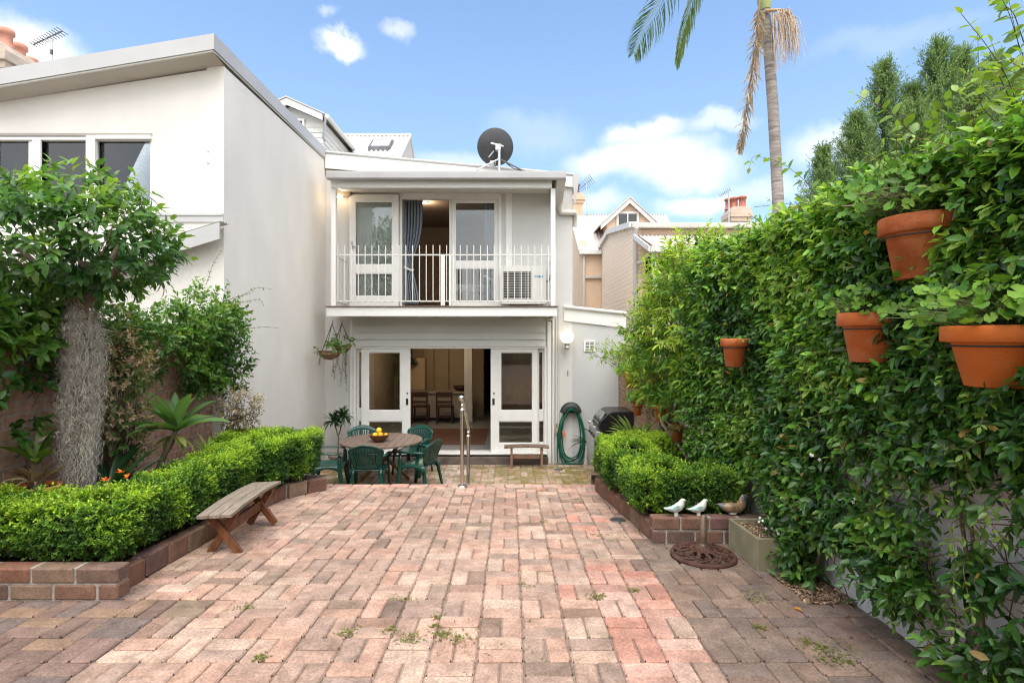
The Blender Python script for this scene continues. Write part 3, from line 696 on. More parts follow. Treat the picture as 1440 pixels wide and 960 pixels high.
d1 = leaf_panel('sliding_door', gx[1] - .0, gx[2], zb, gt - .003, WY + .0, [(X(518, WY), X(563, WY), gm1, Z(495, WY)), (X(518, WY), X(566, WY), zb + .13, gm2)], hs_)
d2 = leaf_panel('sliding_door', gx[3], gx[4], zb, gt - .003, WY + .0, [(X(704, WY), X(749, WY), gm1, Z(495, WY)), (X(701, WY), X(749, WY), gl1, gm2)], hs_)
leaf_panel('sidelight', gx[4] - .02, gx[5] - .052, zb, gt - .003, WY + .07, [(X(757.5, WY), X(764, WY), gm1, gt - .06), (X(757.5, WY), X(765.5, WY), gl1, gm2)], hs_)
for o_, px in ((d1, 572.5), (d2, 694)):
    b = B(); b.box(X(px - 1.6, WY), X(px + 1.6, WY), WY - .008, WY - .001, Z(569, WY), Z(560, WY)); b.build('handle', M['black'], o_)
    b = B(); b.ball((X(px + .5, WY), WY - .01, Z(552.5, WY)), .018, 10, (1, .5, 1)); b.build('lock', M['antenna'], o_)
b = B(); b.box(gx[0] - .02, gx[5] + .02, WY - .14, WY - .001, COURT - .01, FL0 - .045); b.build('door_step', mat('dark_step', (.11, .085, .07), .8, .3, 6, .3, 60), hs_, .01)
# ---- ground floor room
GD = 16.2
M['room_wall'] = mat('room_wall', (.34, .25, .165), .8, .05, 2)
M['tile'] = mat('floor_tile', (.24, .235, .225), .35, .1, 2)
b = B(); b.box(HX0 + .21, HX1 - .21, WY + .2, GD + 1.5, FL0 - .05, FL0); b.build('room_floor', M['tile'], hs_)
b = B(); b.box(HX0 + .21, HX1 - .21, WY + .2, GD + 1.5, 1.5, 1.55); b.box(HX0 + .201, HX0 + .23, WY + .2, GD + 1.5, FL0, 1.5); b.box(HX1 - .23, HX1 - .201, WY + .2, GD + 1.5, FL0, 1.5)
b.box(HX0 + .23, X(680, GD), GD, GD + .1, FL0, 1.5); b.box(X(691, GD), HX1 - .23, GD, GD + .1, FL0, 1.5); b.box(X(680, GD), X(691, GD), GD, GD + .1, Z(490, GD), 1.5)
b.build('room_lining', M['room_wall'], hs_)
b = B(); b.box(X(680, GD), X(691, GD), GD + 1.4, GD + 1.45, FL0, 1.5); b.build('dark_hall', M['dark'], hs_)
b = B(); b.box(-1.27, -1.05, 14.9, 15.1, FL0, 1.5); b.build('column', M['white'], hs_, .01)
M['cup'] = mat('cupboard_paint', (.42, .31, .18), .55, .06, 2)
b = B()
for (a, c_) in ((597, 611), (612, 632), (633, 654)): b.box(X(a, GD), X(c_, GD) - .02, GD - .06, GD - .002, Z(588, GD), Z(488, GD))
b.build('cupboard_door', M['cup'], hs_, .008)
b = B(); b.box(X(572, 15.6), X(598, 15.6), 15.5, 15.9, Z(548, 15.6), Z(503, 15.6)); b.build('refrigerator_alcove', M['cup'], hs_, .01)
# ---- upper opening: frame, fixed window, swung-open door leaf
uy = WY + .03; ux = [X(v, WY) for v in (566, 631, 637, 703)]; ut, ub = Z(277, WY), FL1
b = B(); b.wall(X(562, WY), X(705, WY), ub - .02, Z(272, WY), WY - .02, WY + .1, [(ux[0] + .0, X(632, WY), ub, Z(280, WY)), (X(634, WY), X(701, WY), ub, Z(280, WY))]); b.build('window_frame', M['trim'], hs_, .004)
leaf_panel('fixed_window', X(634, WY) + .002, X(701, WY) - .002, ub + .002, Z(280, WY) - .002, WY + .03, [(X(640, WY), X(696, WY), Z(367, WY), Z(284, WY)), (X(640, WY), X(696, WY), Z(424, WY), Z(377, WY))], hs_)
dl = leaf_panel('balcony_door', X(493, WY), X(562, WY) - .005, ub + .01, Z(275, WY), WY - .085, [(X(501, WY), X(553, WY), Z(373, WY), Z(285, WY)), (X(501, WY), X(553, WY), Z(417, WY), Z(385, WY))], hs_)
b = B(); b.box(X(495.5, WY), X(498.5, WY), WY - .10, WY - .086, Z(351, WY), Z(340, WY)); b.tube([(X(497, WY), WY - .1, Z(348, WY)), (X(497, WY), WY - .14, Z(348, WY)), (X(505, WY), WY - .14, Z(348.5, WY))], .012, 8); b.build('handle', M['metal_grey'], dl)
# timber trims on the upper wall
b = B(); b.box(X(711, WY), X(720, WY), WY - .02, WY - .001, FL1, Z(264, WY)); b.build('wall_batten', M['trim'], hs_, .004)
# upstairs room
b = B(); b.box(HX0 + .21, HX1 - .21, WY + .2, 14.5, FL1 - .06, FL1 - .02); b.box(HX0 + .21, HX1 - .21, WY + .2, 14.5, 4.45, 4.5); b.box(HX0 + .201, HX0 + .23, WY + .2, 14.5, FL1, 4.45); b.box(HX1 - .23, HX1 - .201, WY + .2, 14.5, FL1, 4.45); b.box(HX0 + .21, HX1 - .21, 14.5, 14.6, FL1, 4.45)
b.build('upper_room_lining', mat('brown_room', (.27, .21, .165), .8, .08, 1.5), hs_)
b = B(); b.box(X(600, 14.4), X(626, 14.4), 14.44, 14.498, FL1, Z(340, 14.4)); b.build('inner_door', mat('brown_door', (.28, .17, .10), .6, .1, 2), hs_, .01)
# ---- balcony: deck, fascia, joists, posts, beam, ceiling, roof, gutter
YF = 10.05
BX0, BX1 = X(459, YF), X(783, YF)
b = B(); b.box(BX0, BX1, YF, YF + .04, Z(444.5, YF), Z(431.5, YF) - .002); b.build('balcony_fascia', M['trim'], hs_, .004)
b = B(); b.box(BX0 - .02, BX1 + .03, YF - .03, WY - .09, Z(431.5, YF), FL1 - .008); b.build('balcony_deck', mat('brown_deck', (.16, .10, .075), .7, .2, 5), hs_, .004)
for i in range(10):
    x_ = BX0 + .15 + (BX1 - BX0 - .3) * i / 9; b = B(); b.box(x_ - .022, x_ + .022, YF + .042, WY - .002, Z(443.5, YF), Z(432, YF) - .002); b.build('joist', M['white'], hs_)
b = B(); b.box(BX1 - .04, BX1, YF + .042, WY - .002, Z(444.5, YF), Z(432, YF) - .002); b.build('side_board', M['white'], hs_)
for (a, c_) in ((465.5, 472), (774.5, 781)):
    b = B(); b.box(X(a, YF), X(c_, YF), YF + .0, YF + .085, FL1 - .007, Z(265, YF)); b.build('balcony_post', M['trim'], hs_, .006)
b = B(); b.box(X(465, YF), X(776, YF), YF - .02, YF + .07, Z(264.5, YF), Z(254, YF)); b.build('roof_beam', M['trim'], hs_, .004)
b = B(); b.box(X(465, YF), X(776, YF), YF + .08, WY - .002, 4.385, 4.41); b.build('balcony_ceiling', M['white'], hs_)
YG = 9.84; G0, G1 = X(458.5, YG), X(796, YG)
gp = [(YG, Z(249.5, YG)), (YG + .012, Z(251, YG)), (YG + .12, Z(251, YG)), (YG + .12, Z(241, YG)), (YG + .108, Z(241, YG)), (YG + .108, Z(249, YG)), (YG + .016, Z(249, YG)), (YG + .016, Z(242.5, YG)), (YG - .008, Z(240.5, YG)), (YG - .008, Z(243, YG))]
b = B(); b.prism(gp, 'x', G0, G1); b.box(G0, G0 + .012, YG, YG + .118, Z(251, YG), Z(241, YG)); b.box(G1 - .012, G1, YG, YG + .118, Z(251, YG), Z(241, YG)); b.build('gutter', M['fascia'], hs_)
for i in range(9):
    x_ = X(480, YF) + i * .48; b = B(); b.box(x_ - .02, x_ + .02, YG + .13, WY, 4.412, 4.47); b.build('rafter', M['white'], hs_)
b = B(); corrugated(b, (G0, YG + .05, 4.50), (G1 - G0, 0, 0), (0, WY - YG, .12), 56, .012); b.build('balcony_roof', M['iron'], hs_)
b = B(); b.prism([(YG + .125, Z(251, YG)), (WY - .003, 4.08), (WY - .003, 4.62), (YG + .125, Z(241, YG))], 'x', X(784, YG) , X(797, YG)); b.build('roof_end_board', M['white'], hs_, .004)
# main roof: its raking front edge is high on the left
fz0, fz1 = Z(214.5, WY), Z(246, WY); fx0, fx1 = X(458, WY), X(806, WY)
b = B(); b.prism([(fx0, fz0 - .33), (fx1, fz1 - .26), (fx1, fz1 - .04), (fx0, fz0 - .04)], 'y', WY - .06, WY - .02); b.build('roof_fascia', M['trim'], hs_, .003)
b = B(); b.tube([(fx0, WY - .06, fz0 - .012), (fx1, WY - .06, fz1 - .012)], .03, 10); b.build('roof_flashing', M['fascia'], hs_)
b = B(); b.prism([(fx0, 4.695), (fx1 - .12, 4.60), (fx1 - .12, fz1 - .27), (fx0, fz0 - .34)], 'y', WY + .003, WY + .19); b.build('roof_wall', M['white'], hs_)
b = B(); corrugated(b, (fx0, WY - .03, fz0 - .03), (0, 7.2, 0), (fx1 - fx0, 0, fz1 - fz0), 90, .012); b.build('main_roof', M['iron'], hs_)
b = B(); b.box(fx1 + .002, fx1 + .10, WY - .1, 18, fz1 - .16, fz1 - .03); b.prism([(fx1 - .015, fz1 - .05), (fx1 + .12, fz1 - .02), (fx1 + .03, fz1 - .62), (fx1 + .004, fz1 - .62)], 'y', WY - .14, WY - .105); b.build('side_gutter', M['fascia'], hs_)
# railing
rl = B(); yr = YF + .02; zt, zbm = Z(358.5, yr), Z(423.5, yr); rx0, rx1 = X(464, yr), X(783, yr)
rl.box(rx0, rx1, yr - .012, yr + .012, zt - .012, zt + .012); rl.box(rx0, rx1, yr - .012, yr + .012, zbm - .012, zbm + .012)
rl.box(rx0 + .04, rx0 + .064, yr + .0125, WY - .002, zt - .012, zt + .012); rl.box(rx0 + .04, rx0 + .064, yr + .0125, WY - .002, zbm - .012, zbm + .012)
rl.box(rx1 - .064, rx1 - .04, yr + .0125, WY - .002, zt - .012, zt + .012); rl.box(rx1 - .064, rx1 - .04, yr + .0125, WY - .002, zbm - .012, zbm + .012)
rail = rl.build('railing', M['white'], hs_, .003)
b = B(); b.box(X(620, yr), X(626, yr), yr - .03, yr - .013, FL1, zt - .013); b.box(X(631.5, yr), X(634.5, yr), yr - .028, yr - .013, FL1, zt - .013); b.build('railing_post', M['white'], rail, .003)
nb = 34; bp_ = B(); bp_.box(-.007, .007, -.007, .007, 0, Z(345, yr) - zbm)
first = None
for i in range(nb):
    x_ = rx0 + .03 + (rx1 - rx0 - .06) * i / (nb - 1)
    if first is None:
        first = bp_.build('baluster', M['white'], None); first.parent = rail; o_ = first
    else: o_ = first.copy(); COL.objects.link(o_); o_.parent = rail
    o_.location = np.array((x_, yr - .019, zbm)) - wloc(rail)
for i in range(4):
    for x_ in (rx0 + .052, rx1 - .052):
        o_ = first.copy(); COL.objects.link(o_); o_.parent = rail; o_.location = np.array((x_, yr + .16 + .16 * i, zbm)) - wloc(rail)
# pipes
b = B(); b.tube([(X(787, WY), WY - .25, 4.42), (X(787, WY), WY - .1, 4.12), (X(787.5, WY), WY - .075, 4.08), (X(788.5, WY), WY - .07, Z(300.5, WY)), (X(792, WY), WY - .07, Z(300, WY)), (X(800, WY), WY - .07, Z(300, WY)), (X(807, WY), WY - .06, Z(300, WY)), (X(809, WY), WY + .05, Z(302, WY)), (X(809, WY), WY + .1, Z(318, WY))], .055, 12)
b.build('downpipe', mat('cream_pipe', (.60, .56, .49), .5, .06, 4), hs_)
b = B(); b.tube([(X(771, WY), WY - .03, Z(449, WY)), (X(776.5, WY), WY - .03, Z(449.5, WY)), (X(777.5, WY), WY - .03, Z(452, WY)), (X(777.5, WY), WY - .07, COURT)], .022, 10)
b.tube([(X(782.5, WY), WY - .02, Z(446, WY)), (X(782.5, WY), WY - .02, COURT)], .012, 8); b.tube([(X(785.5, WY), WY - .02, Z(430, WY)), (X(785.5, WY), WY - .02, COURT)], .009, 8); b.build('conduit', M['white'], hs_)
b = B(); b.tube([(X(822.5, WY), WY - .1, COURT), (X(822.5, WY), WY - .1, Z(626, WY))], .04, 12); b.tube([(X(822.5, WY), WY - .1, Z(640, WY)), (X(822.5, WY), WY - .1, Z(634, WY))], .048, 12); b.build('waste_pipe', M['white'], hs_)
b = B(); b.box(X(798, WY), X(799, WY), WY - .012, WY + .003, Z(528, WY), Z(521, WY)); b.build('hook', M['antenna'], hs_)
vb = B(); vb.wall(X(821, WY), X(837, WY), Z(494, WY), Z(478.5, WY), WY - .018, WY + .003, [(X(823.3, WY), X(828.5, WY), Z(492.5, WY), Z(480, WY)), (X(829.5, WY), X(834.7, WY), Z(492.5, WY), Z(480, WY))])
for i in range(6): vb.box(X(823, WY), X(835, WY), WY - .012, WY - .004, Z(491.5 - i * 2.1, WY), Z(490.6 - i * 2.1, WY))
vent = vb.build('wall_vent', M['trim'], hs_, .002); b = B(); b.box(X(823, WY), X(835, WY), WY + .0005, WY + .0035, Z(493, WY), Z(480, WY)); b.build('vent_back', M['dark'], vent)

# ================================================================== HOUSES BEHIND
dh = thing('terrace_house', 'pale weatherboard dormer and corrugated iron roof rising behind the cream building', 'house', (-5, 15, -1))
dx0, dx1, dxc, dy0, dz1, dza = -6.25, -4.56, X(402.6, 13), 13.0, Z(164, 13) + .02, Z(137.5, 13)
hw = dx1 - dxc
b = B(); b.prism([(dxc - hw, 5.2), (dx1, 5.2), (dx1, dz1 - .03), (dxc, dza - .12), (dxc - hw, dz1 - .03)], 'y', dy0 + .25, 16); b.build('wall', M['white'], dh)
b = B()
for i in range(12):
    z_ = 5.2 + i * .13
    if z_ + .12 < dz1: b.prism([(dx1 + .022, z_), (dx1, z_), (dx1, z_ + .125), (dx1 + .008, z_ + .125)], 'y', dy0 + .25, 16)
    hwid = hw if z_ + .12 < dz1 - .03 else hw * (dza - z_ - .2) / (dza - dz1)
    if hwid > .1: b.prism([(dy0 + .226, z_), (dy0 + .249, z_), (dy0 + .249, z_ + .125), (dy0 + .24, z_ + .125)], 'x', dxc - hwid, dxc + hwid)
b.build('weatherboards', M['white'], dh)
b = B(); b.prism([(dxc, dza), (dxc + hw + .06, dz1 + .05), (dxc + hw + .06, dz1 - .10), (dxc, dza - .16), (dxc - hw - .06, dz1 - .10), (dxc - hw - .06, dz1 + .05)], 'y', dy0, dy0 + .04); b.build('barge_board', M['trim'], dh)
b = B(); b.prism([(dxc, dza + .04), (dxc + hw + .12, dz1 + .06), (dxc + hw + .12, dz1 + .03), (dxc, dza + .01), (dxc - hw - .12, dz1 + .03), (dxc - hw - .12, dz1 + .06)], 'y', dy0 - .03, 16.2); b.build('dormer_roof', M['fascia'], dh)
b = B(); b.tube([(dx1 + .16, dy0 + .02, dz1 + .0), (dx1 + .16, 15.3, dz1 + .0)], .055, 10); b.build('gutter', M['white'], dh)
b = B(); b.tube([(dx1 + .13, dy0 + .03, dz1 - .02), (dx1 + .02, dy0 + .2, dz1 - .45), (dx1 + .02, dy0 + .28, dz1 - .5)], .03, 8); b.build('brace_pipe', M['metal_grey'], dh)
b = B(); b.wall(X(413, 13.2), X(428, 13.2), Z(187, 13.2), Z(167, 13.2), dy0 + .19, dy0 + .225, [(X(415.5, 13.2), X(425, 13.2), Z(186, 13.2), Z(170, 13.2))]); wo = b.build('window', M['trim'], dh)
b = B(); b.box(X(415, 13.2), X(426, 13.2), dy0 + .208, dy0 + .212, Z(186, 13.2), Z(169.5, 13.2)); b.build('pane', M['glass_dark'], wo)
rz, ry, rxe = Z(191, 16.5), 16.5, X(578, 16.5)
b = B(); corrugated(b, (-12, ry, rz), (rxe + 12, 0, 0), (0, -2.6, -2.02), 70, .022); corrugated(b, (-12, ry, rz), (rxe + 12, 0, 0), (0, 2.6, -2.02), 70, .022); b.build('roof', M['iron'], dh)
b = B(); b.tube([(-12, ry, rz + .02), (rxe, ry, rz + .02)], .05, 8); b.build('ridge_cap', M['iron'], dh)
b = B(); b.prism([(ry - 2.5, rz - 2.02), (ry, rz - .06), (ry + 2.5, rz - 2.02), (ry + 2.5, 4), (ry - 2.5, 4)], 'x', rxe - .25, rxe - .03); b.build('gable_wall', M['cream'], dh)
b = B(); q = .77 * .5
b.prism([(ry - 2.6, rz - 2.06), (ry, rz - .04), (ry, rz + .05), (ry - 2.6, rz - 1.97)], 'x', rxe - .02, rxe + .02); b.build('verge_trim', M['fascia'], dh)
sy0, sy1 = 15.45, 15.95; sz0, sz1 = rz - (ry - sy0) * .777 + .05, rz - (ry - sy1) * .777 + .05
def sk(mb, a, c_, f): 
    return mb.add([(a, sy0, sz0 + f), (c_, sy0, sz0 + f), (c_, sy1, sz1 + f), (a, sy1, sz1 + f), (a, sy0, sz0 - .06), (c_, sy0, sz0 - .06), (c_, sy1, sz1 - .06), (a, sy1, sz1 - .06)], [(0, 1, 2, 3), (0, 4, 5, 1), (1, 5, 6, 2), (2, 6, 7, 3), (3, 7, 4, 0)])
b = B(); sk(b, X(518, 15.5), X(549, 15.5), .06); so = b.build('skylight', M['antenna'], dh)
b = B(); xa, xb = X(521, 15.5), X(546, 15.5); b.add([(xa, sy0 + .06, sz0 + .115), (xb, sy0 + .06, sz0 + .115), (xb, sy1 - .06, sz1 + .026), (xa, sy1 - .06, sz1 + .026)], [(0, 1, 2, 3)]); b.build('pane', mat('pale_skylight', (.55, .56, .57), .15, .02, 2), so)

bh = thing('terrace_house', 'beige painted brick house with a gabled dormer, right of the white house', 'house', (4, 18, -1))
prof = [(14.3, -1.05), (14.3, 4.44), (17.6, 4.88), (21.2, 4.48), (21.2, -1.05)]
b = B(); b.prism(prof, 'x', 3.2, 3.42); b.build('side_wall', M['beige_brick'], bh)
b = B(); b.box(3.42, 9, 14.305, 14.5, -1.05, 4.36); b.build('front_wall', M['beige'], bh)
b = B(); b.prism([(14.25, 4.40), (17.6, 4.86), (21.25, 4.44), (21.25, 4.60), (17.6, 5.02), (14.25, 4.55)], 'x', 3.10, 3.36); b.build('verge_trim', M['white'], bh)
b = B(); corrugated(b, (3.3, 14.2, 4.50), (7.5, 0, 0), (0, 3.4, .47), 70, .022); corrugated(b, (3.3, 17.6, 4.97), (7.5, 0, 0), (0, 3.6, -.4), 70, .022); b.build('wing_roof', M['iron_pink'], bh)
b = B(); b.box(3.15, 10.6, 14.08, 14.22, 4.36, 4.50); b.build('gutter', M['cream'], bh, .02)
b = B(); b.tube([(X(893.5, 14.2), 14.1, 4.38), (X(893.5, 14.2), 14.22, 4.2), (X(893.5, 14.2), 14.24, -1)], .06, 12); b.tube([(X(898, 14.2), 14.2, Z(370, 14.2)), (X(902, 14.2), 14.0, Z(369, 14.2)), (X(905, 14), 13.6, Z(362, 14))], .05, 10); b.build('downpipe', M['cream'], bh)
b = B(); b.box(2.5, 3.19, 19.2, 19.4, -1.05, 4.5); b.box(2.46, 2.66, 19.4, 24, -1.05, 5.0); b.prism([(19.4, 4.5), (22, 6.4), (24.6, 4.5)], 'x', 2.47, 2.66); b.build('main_wall', M['beige'], bh)
b = B(); corrugated(b, (2.42, 22, 6.5), (3.85, 0, 0), (0, -2.95, -1.93), 34, .025); corrugated(b, (2.42, 22, 6.5), (3.85, 0, 0), (0, 2.95, -1.93), 34, .025); b.build('main_roof', M['iron_pink'], bh)
b = B(); b.box(2.40, 3.19, 18.95, 19.1, 4.44, 4.56); b.build('eave_gutter', M['white'], bh)
b = B(); b.prism([(18.98, 4.58), (22, 6.54), (22, 6.60), (18.98, 4.66)], 'x', 2.36, 2.46); b.build('verge_flashing', M['white'], bh)
b = B(); b.tube([(X(821, 19.1), 19.1, 4.45), (X(821, 19.1), 19.1, -1)], .05, 8); b.box(X(823, 19.1), 3.19, 19.1, 19.198, Z(391, 19.1), Z(388, 19.1)); b.build('rear_downpipe', M['cream'], bh)
dy = 19.3; ax, az = X(886, dy), Z(278.5, dy); ex0, ez0, ex1, ez1 = X(845, dy), Z(316, dy), X(920, dy), Z(303, dy)
s_ = (az - ez0) / (ax - ex0)
b = B(); b.prism([(ex0 + .25, ez0 - .9), (ex1 - .1, ez0 - .9), (ex1 - .1, az - s_ * (ex1 - .1 - ax) - .12), (ax, az - .12), (ex0 + .25, az - s_ * (ax - ex0 - .25) - .12)], 'y', dy + .2, 22); b.build('dormer_wall', M['beige'], bh)
xe = ax + (ax - ex0) * .87
b = B(); b.prism([(ax, az), (xe, az - s_ * (xe - ax)), (xe, az - s_ * (xe - ax) - .17), (ax, az - .17), (ex0, ez0 - .17), (ex0, ez0)], 'y', dy, dy + .06); b.build('dormer_barge', M['white'], bh)
b = B(); b.prism([(ax, az + .05), (xe + .08, az - s_ * (xe + .08 - ax) + .05), (xe + .08, az - s_ * (xe + .08 - ax) + .01), (ax, az + .01), (ex0 - .08, ez0 - .08 * s_ + .01), (ex0 - .08, ez0 - .08 * s_ + .05)], 'y', dy - .04, 22); b.build('dormer_roof', M['iron_pink'], bh)
w0, w1, wz0, wz1 = X(868, dy), X(900, dy), Z(317, dy), Z(296, dy)
b = B(); b.wall(w0, w1, wz0, wz1, dy + .14, dy + .2, [(w0 + .08, (w0 + w1) / 2 - .02, wz0 + .02, wz1 - .08), ((w0 + w1) / 2 + .02, w1 - .08, wz0 + .02, wz1 - .08)]); wo = b.build('dormer_window', M['white'], bh)
for (a, c_) in ((w0 + .08, (w0 + w1) / 2 - .02), ((w0 + w1) / 2 + .02, w1 - .08)):
    b = B(); b.box(a, c_, dy + .17, dy + .175, wz0 + .02, wz1 - .08); b.build('pane', M['glass_dark'], wo)
b = B(); b.box(w0, w1, dy + .196, dy + .1995, wz0, wz1); b.build('window_back', M['room'], wo)
# lean-to roof on posts against the front wall
b = B(); lo = (3.15, 12.7, Z(349, 12.8)); corrugated(b, (3.35, 12.75, 3.66), (4.6, 0, 0), (0, 1.55, .55), 44, .02); b.build('verandah_roof', M['iron_pink'], bh)
b = B(); b.box(3.25, 8, 12.62, 12.74, 3.50, 3.64); b.prism([(12.62, 3.50), (14.3, 4.12), (14.3, 4.26), (12.62, 3.64)], 'x', 3.20, 3.245); b.build('verandah_gutter', M['white'], bh, .01)
b = B(); b.box(X(917, 12.8), X(924, 12.8), 12.75, 12.86, -1, 3.5); b.build('verandah_post', M['white'], bh)
b = B(); b.box(X(908, 14.3), X(916, 14.3), 14.28, 14.304, Z(385, 14.3), Z(357, 14.3)); b.build('window', M['glass_dark'], bh)

def chimney(name, label, loc, w, d, h, pots, colour, potc=None, pot_h=.5, pot_r=.13):
    t = thing(name, label, 'chimney', loc); x, y, z = loc
    b = B(); b.box(x - w / 2, x + w / 2, y - d / 2, y + d / 2, z, z + h * .72); b.box(x - w / 2 - .05, x + w / 2 + .05, y - d / 2 - .05, y + d / 2 + .05, z + h * .72, z + h * .80); b.box(x - w / 2 - .10, x + w / 2 + .10, y - d / 2 - .10, y + d / 2 + .10, z + h * .80, z + h * .90)
    b.prism([(x - w / 2 - .07, z + h * .90), (x + w / 2 + .07, z + h * .90), (x + w / 2 - .04, z + h), (x - w / 2 + .04, z + h)], 'y', y - d / 2 - .05, y + d / 2 + .05)
    b.build('stack', colour, t, .01)
    for (dx, dy_) in pots:
        b = B(); r = pot_r; b.lathe([(r * 1.15, 0), (r * 1.1, .06), (r * .92, .08), (r * .9, pot_h - .12), (r * 1.2, pot_h - .1), (r * 1.2, pot_h - .03), (r * 1.0, pot_h), (r * .8, pot_h), (r * .75, .05)], (x + dx, y + dy_, z + h - .003), 16); b.build('chimney_pot', potc or M['chimney_pot'], t)
    return t
M['chim_beige'] = mat('beige_chimney', (.56, .40, .26), .85, .12, 3)
M['chim_grey'] = mat('stone_chimney', (.42, .34, .27), .9, .2, 4, .3, 30, stretch=(1, 1, 4))
chimney('chimney', 'beige rendered chimney with one dark pot, close to the white house', (X(812, 22), 22.2, 5.9), .40, .55, 1.45, [(0, 0)], M['chim_beige'], mat('purple_pot', (.16, .07, .07), .7, .2, 6), .45, .11)
chimney('chimney', 'grey brick chimney with three tall pots above the cream roof', (-9.8, 10.8, 5.2), .9, 1.5, Z(66, 10.2) - 5.2, [(.287, -.55), (.063, -.02), (-.188, .52)], M['chim_grey'], mat('pink_pot', (.50, .23, .16), .85, .2, 4), .36, .115)
chimney('chimney', 'square chimney with three red pots just left of the palm trunk', (X(1036, 26), 26, 5.2), .85, .95, Z(294, 26) - 5.2, [(-.3, .2), (-.12, .0), (.18, -.2)], mat('tan_chimney', (.50, .38, .29), .85, .12, 3), M['chimney_pot'], .55, .17)
chimney('chimney', 'smaller chimney with two red pots just right of the palm trunk', (X(1121, 28), 28, 5.2), .8, .8, Z(303, 28) - 5.2, [(-.2, .1), (.15, -.1)], mat('pink_chimney', (.48, .36, .30), .85, .12, 3), M['chimney_pot'], .5, .16)
# white house wall high on the right, beyond the vine
wh = thing('neighbouring_house', 'white wall with a round white gutter beyond the top of the vine', 'house', (3.4, 1.5, -1))
b = B(); b.box(2.62, 4.5, -2.5, 3.05, -1.05, 2.45); b.build('wall', M['white'], wh)
b = B(); b.tube([(2.56, -2.5, 2.50), (2.56, 3.12, 2.50)], .06, 14); b.build('gutter', M['white'], wh)
b = B(); b.prism([(2.58, 2.52), (4.6, 3.0), (4.6, 3.04), (2.58, 2.56)], 'y', -2.5, 3.1); b.build('roof', M['white'], wh)
# ================================================================== FITTINGS ON THE HOUSE
# satellite dish, seen from behind
sd = thing('satellite_dish', 'dark grey satellite dish on a tripod mount on the balcony house roof', 'satellite dish', (X(701, 10.4), 10.4, 4.58))
dc = np.array((X(697, 10.3), 10.32, Z(206, 10.3))); dr = 25.5 * 10.3 / F
axis = unit(np.array([-.12, 1.0, .28])); side = unit(np.cross(axis, (0, 0, 1))); upv = np.cross(side, axis)
rot = np.stack([side, upv, axis], 1)
prof = [(dr * t, .13 * dr * t * t * 1.6) for t in np.linspace(0, 1, 9)] + [(dr * 1.012, .215 * dr), (dr * .99, .235 * dr)] + [(dr * t, .13 * dr * t * t * 1.6 + .012) for t in np.linspace(.97, 0, 8)]
b = B(); b.lathe(prof, dc, 40, rot); b.build('dish', M['charcoal'], sd)
pt = np.array((X(702, 10.2), 10.2, Z(207, 10.2)))
b = B(); b.tube([(pt[0], 10.2, 4.52), (pt[0], 10.2, pt[2])], .026, 12); b.build('mast', M['metal_grey'], sd)
b = B(); b.box(pt[0] - .07, pt[0] + .03, 10.17, 10.30, pt[2] - .06, pt[2] + .05); b.bar((pt[0] - .16, 10.24, pt[2] + .09), (pt[0] + .08, 10.22, pt[2] + .02), .02, .03); b.bar((pt[0] - .1, 10.26, pt[2] - .05), (pt[0] - .2, 10.3, pt[2] - .16), .02, .02); b.build('bracket', M['metal_grey'], sd, .004)
for q in ((X(664, 10.0), 10.0, 4.54), (X(752, 10.4), 10.45, 4.6), (X(700, 10.7), 10.75, 4.62)):
    b = B(); b.tube([(pt[0], 10.2, pt[2] - .22), q], .016, 8); b.build('leg', M['metal_grey'] if q[0] < pt[0] else M['antenna'], sd)
b = B(); b.tube([dc + upv * -dr * .75 - axis * .02, dc - upv * dr * 1.05 + axis * .12, dc - upv * dr * 1.0 + axis * .3], .015, 8); b.box(dc[0] - .1, dc[0] - .03, 10.2, 10.3, dc[2] - dr - .03, dc[2] - dr + .04); b.build('feed_arm', M['metal_grey'], sd)
b = B(); b.tube([pt + np.array((.02, .02, -.2)), pt + np.array((.25, .1, -.36)), (X(750, 10.4), 10.42, 4.62), (X(775, 10.3), 10.4, 4.63)], .008, 6); b.build('cable', M['black'], sd)

# air conditioner on the balcony
AY = 10.42
ac = thing('air_conditioner', 'white air conditioner unit with dark slatted grille on the balcony floor', 'air conditioner', (X(737, AY), AY, FL1))
ax0, ax1, az0, az1 = X(705, AY), X(768, AY), FL1 + .05, Z(374, AY)
b = B(); b.wall(ax0, ax1, az0, az1, AY, AY + .02, [(X(708, AY), X(747, AY), Z(420, AY), Z(382, AY))]); b.box(ax0, ax1, AY + .0205, AY + .32, az0, az1); b.build('casing', M['white'], ac, .008)
b = B(); b.box(X(708, AY), X(747, AY), AY + .012, AY + .019, Z(420, AY), Z(382, AY)); b.build('fan_cavity', mat('fan_dark', (.05, .045, .04), .7, .3, 5), ac)
b = B()
for i in range(11): b.box(X(708, AY), X(747, AY), AY - .006, AY + .002, Z(383.3 + i * 3.55, AY) - .007, Z(383.3 + i * 3.55, AY) + .007)
for i in range(6): b.box(X(708 + i * 7.7, AY) - .006, X(708 + i * 7.7, AY) + .006, AY - .010, AY - .0065, Z(420, AY), Z(382, AY))
b.build('grille', mat('grille_grey', (.33, .32, .30), .5, .05, 5), ac)
b = B(); b.lathe([(.02, 0), (.2, .002), (.22, .004)], (X(727, AY), AY + .011, Z(401, AY)), 20, np.array([[1, 0, 0], [0, 0, -1], [0, 1, 0]])); b.build('fan', mat('fan_blade', (.09, .08, .07), .5, .2, 4), ac)
stick = mat('blue_lettering', (.05, .30, .45), .5, .1, 8)
b = B()
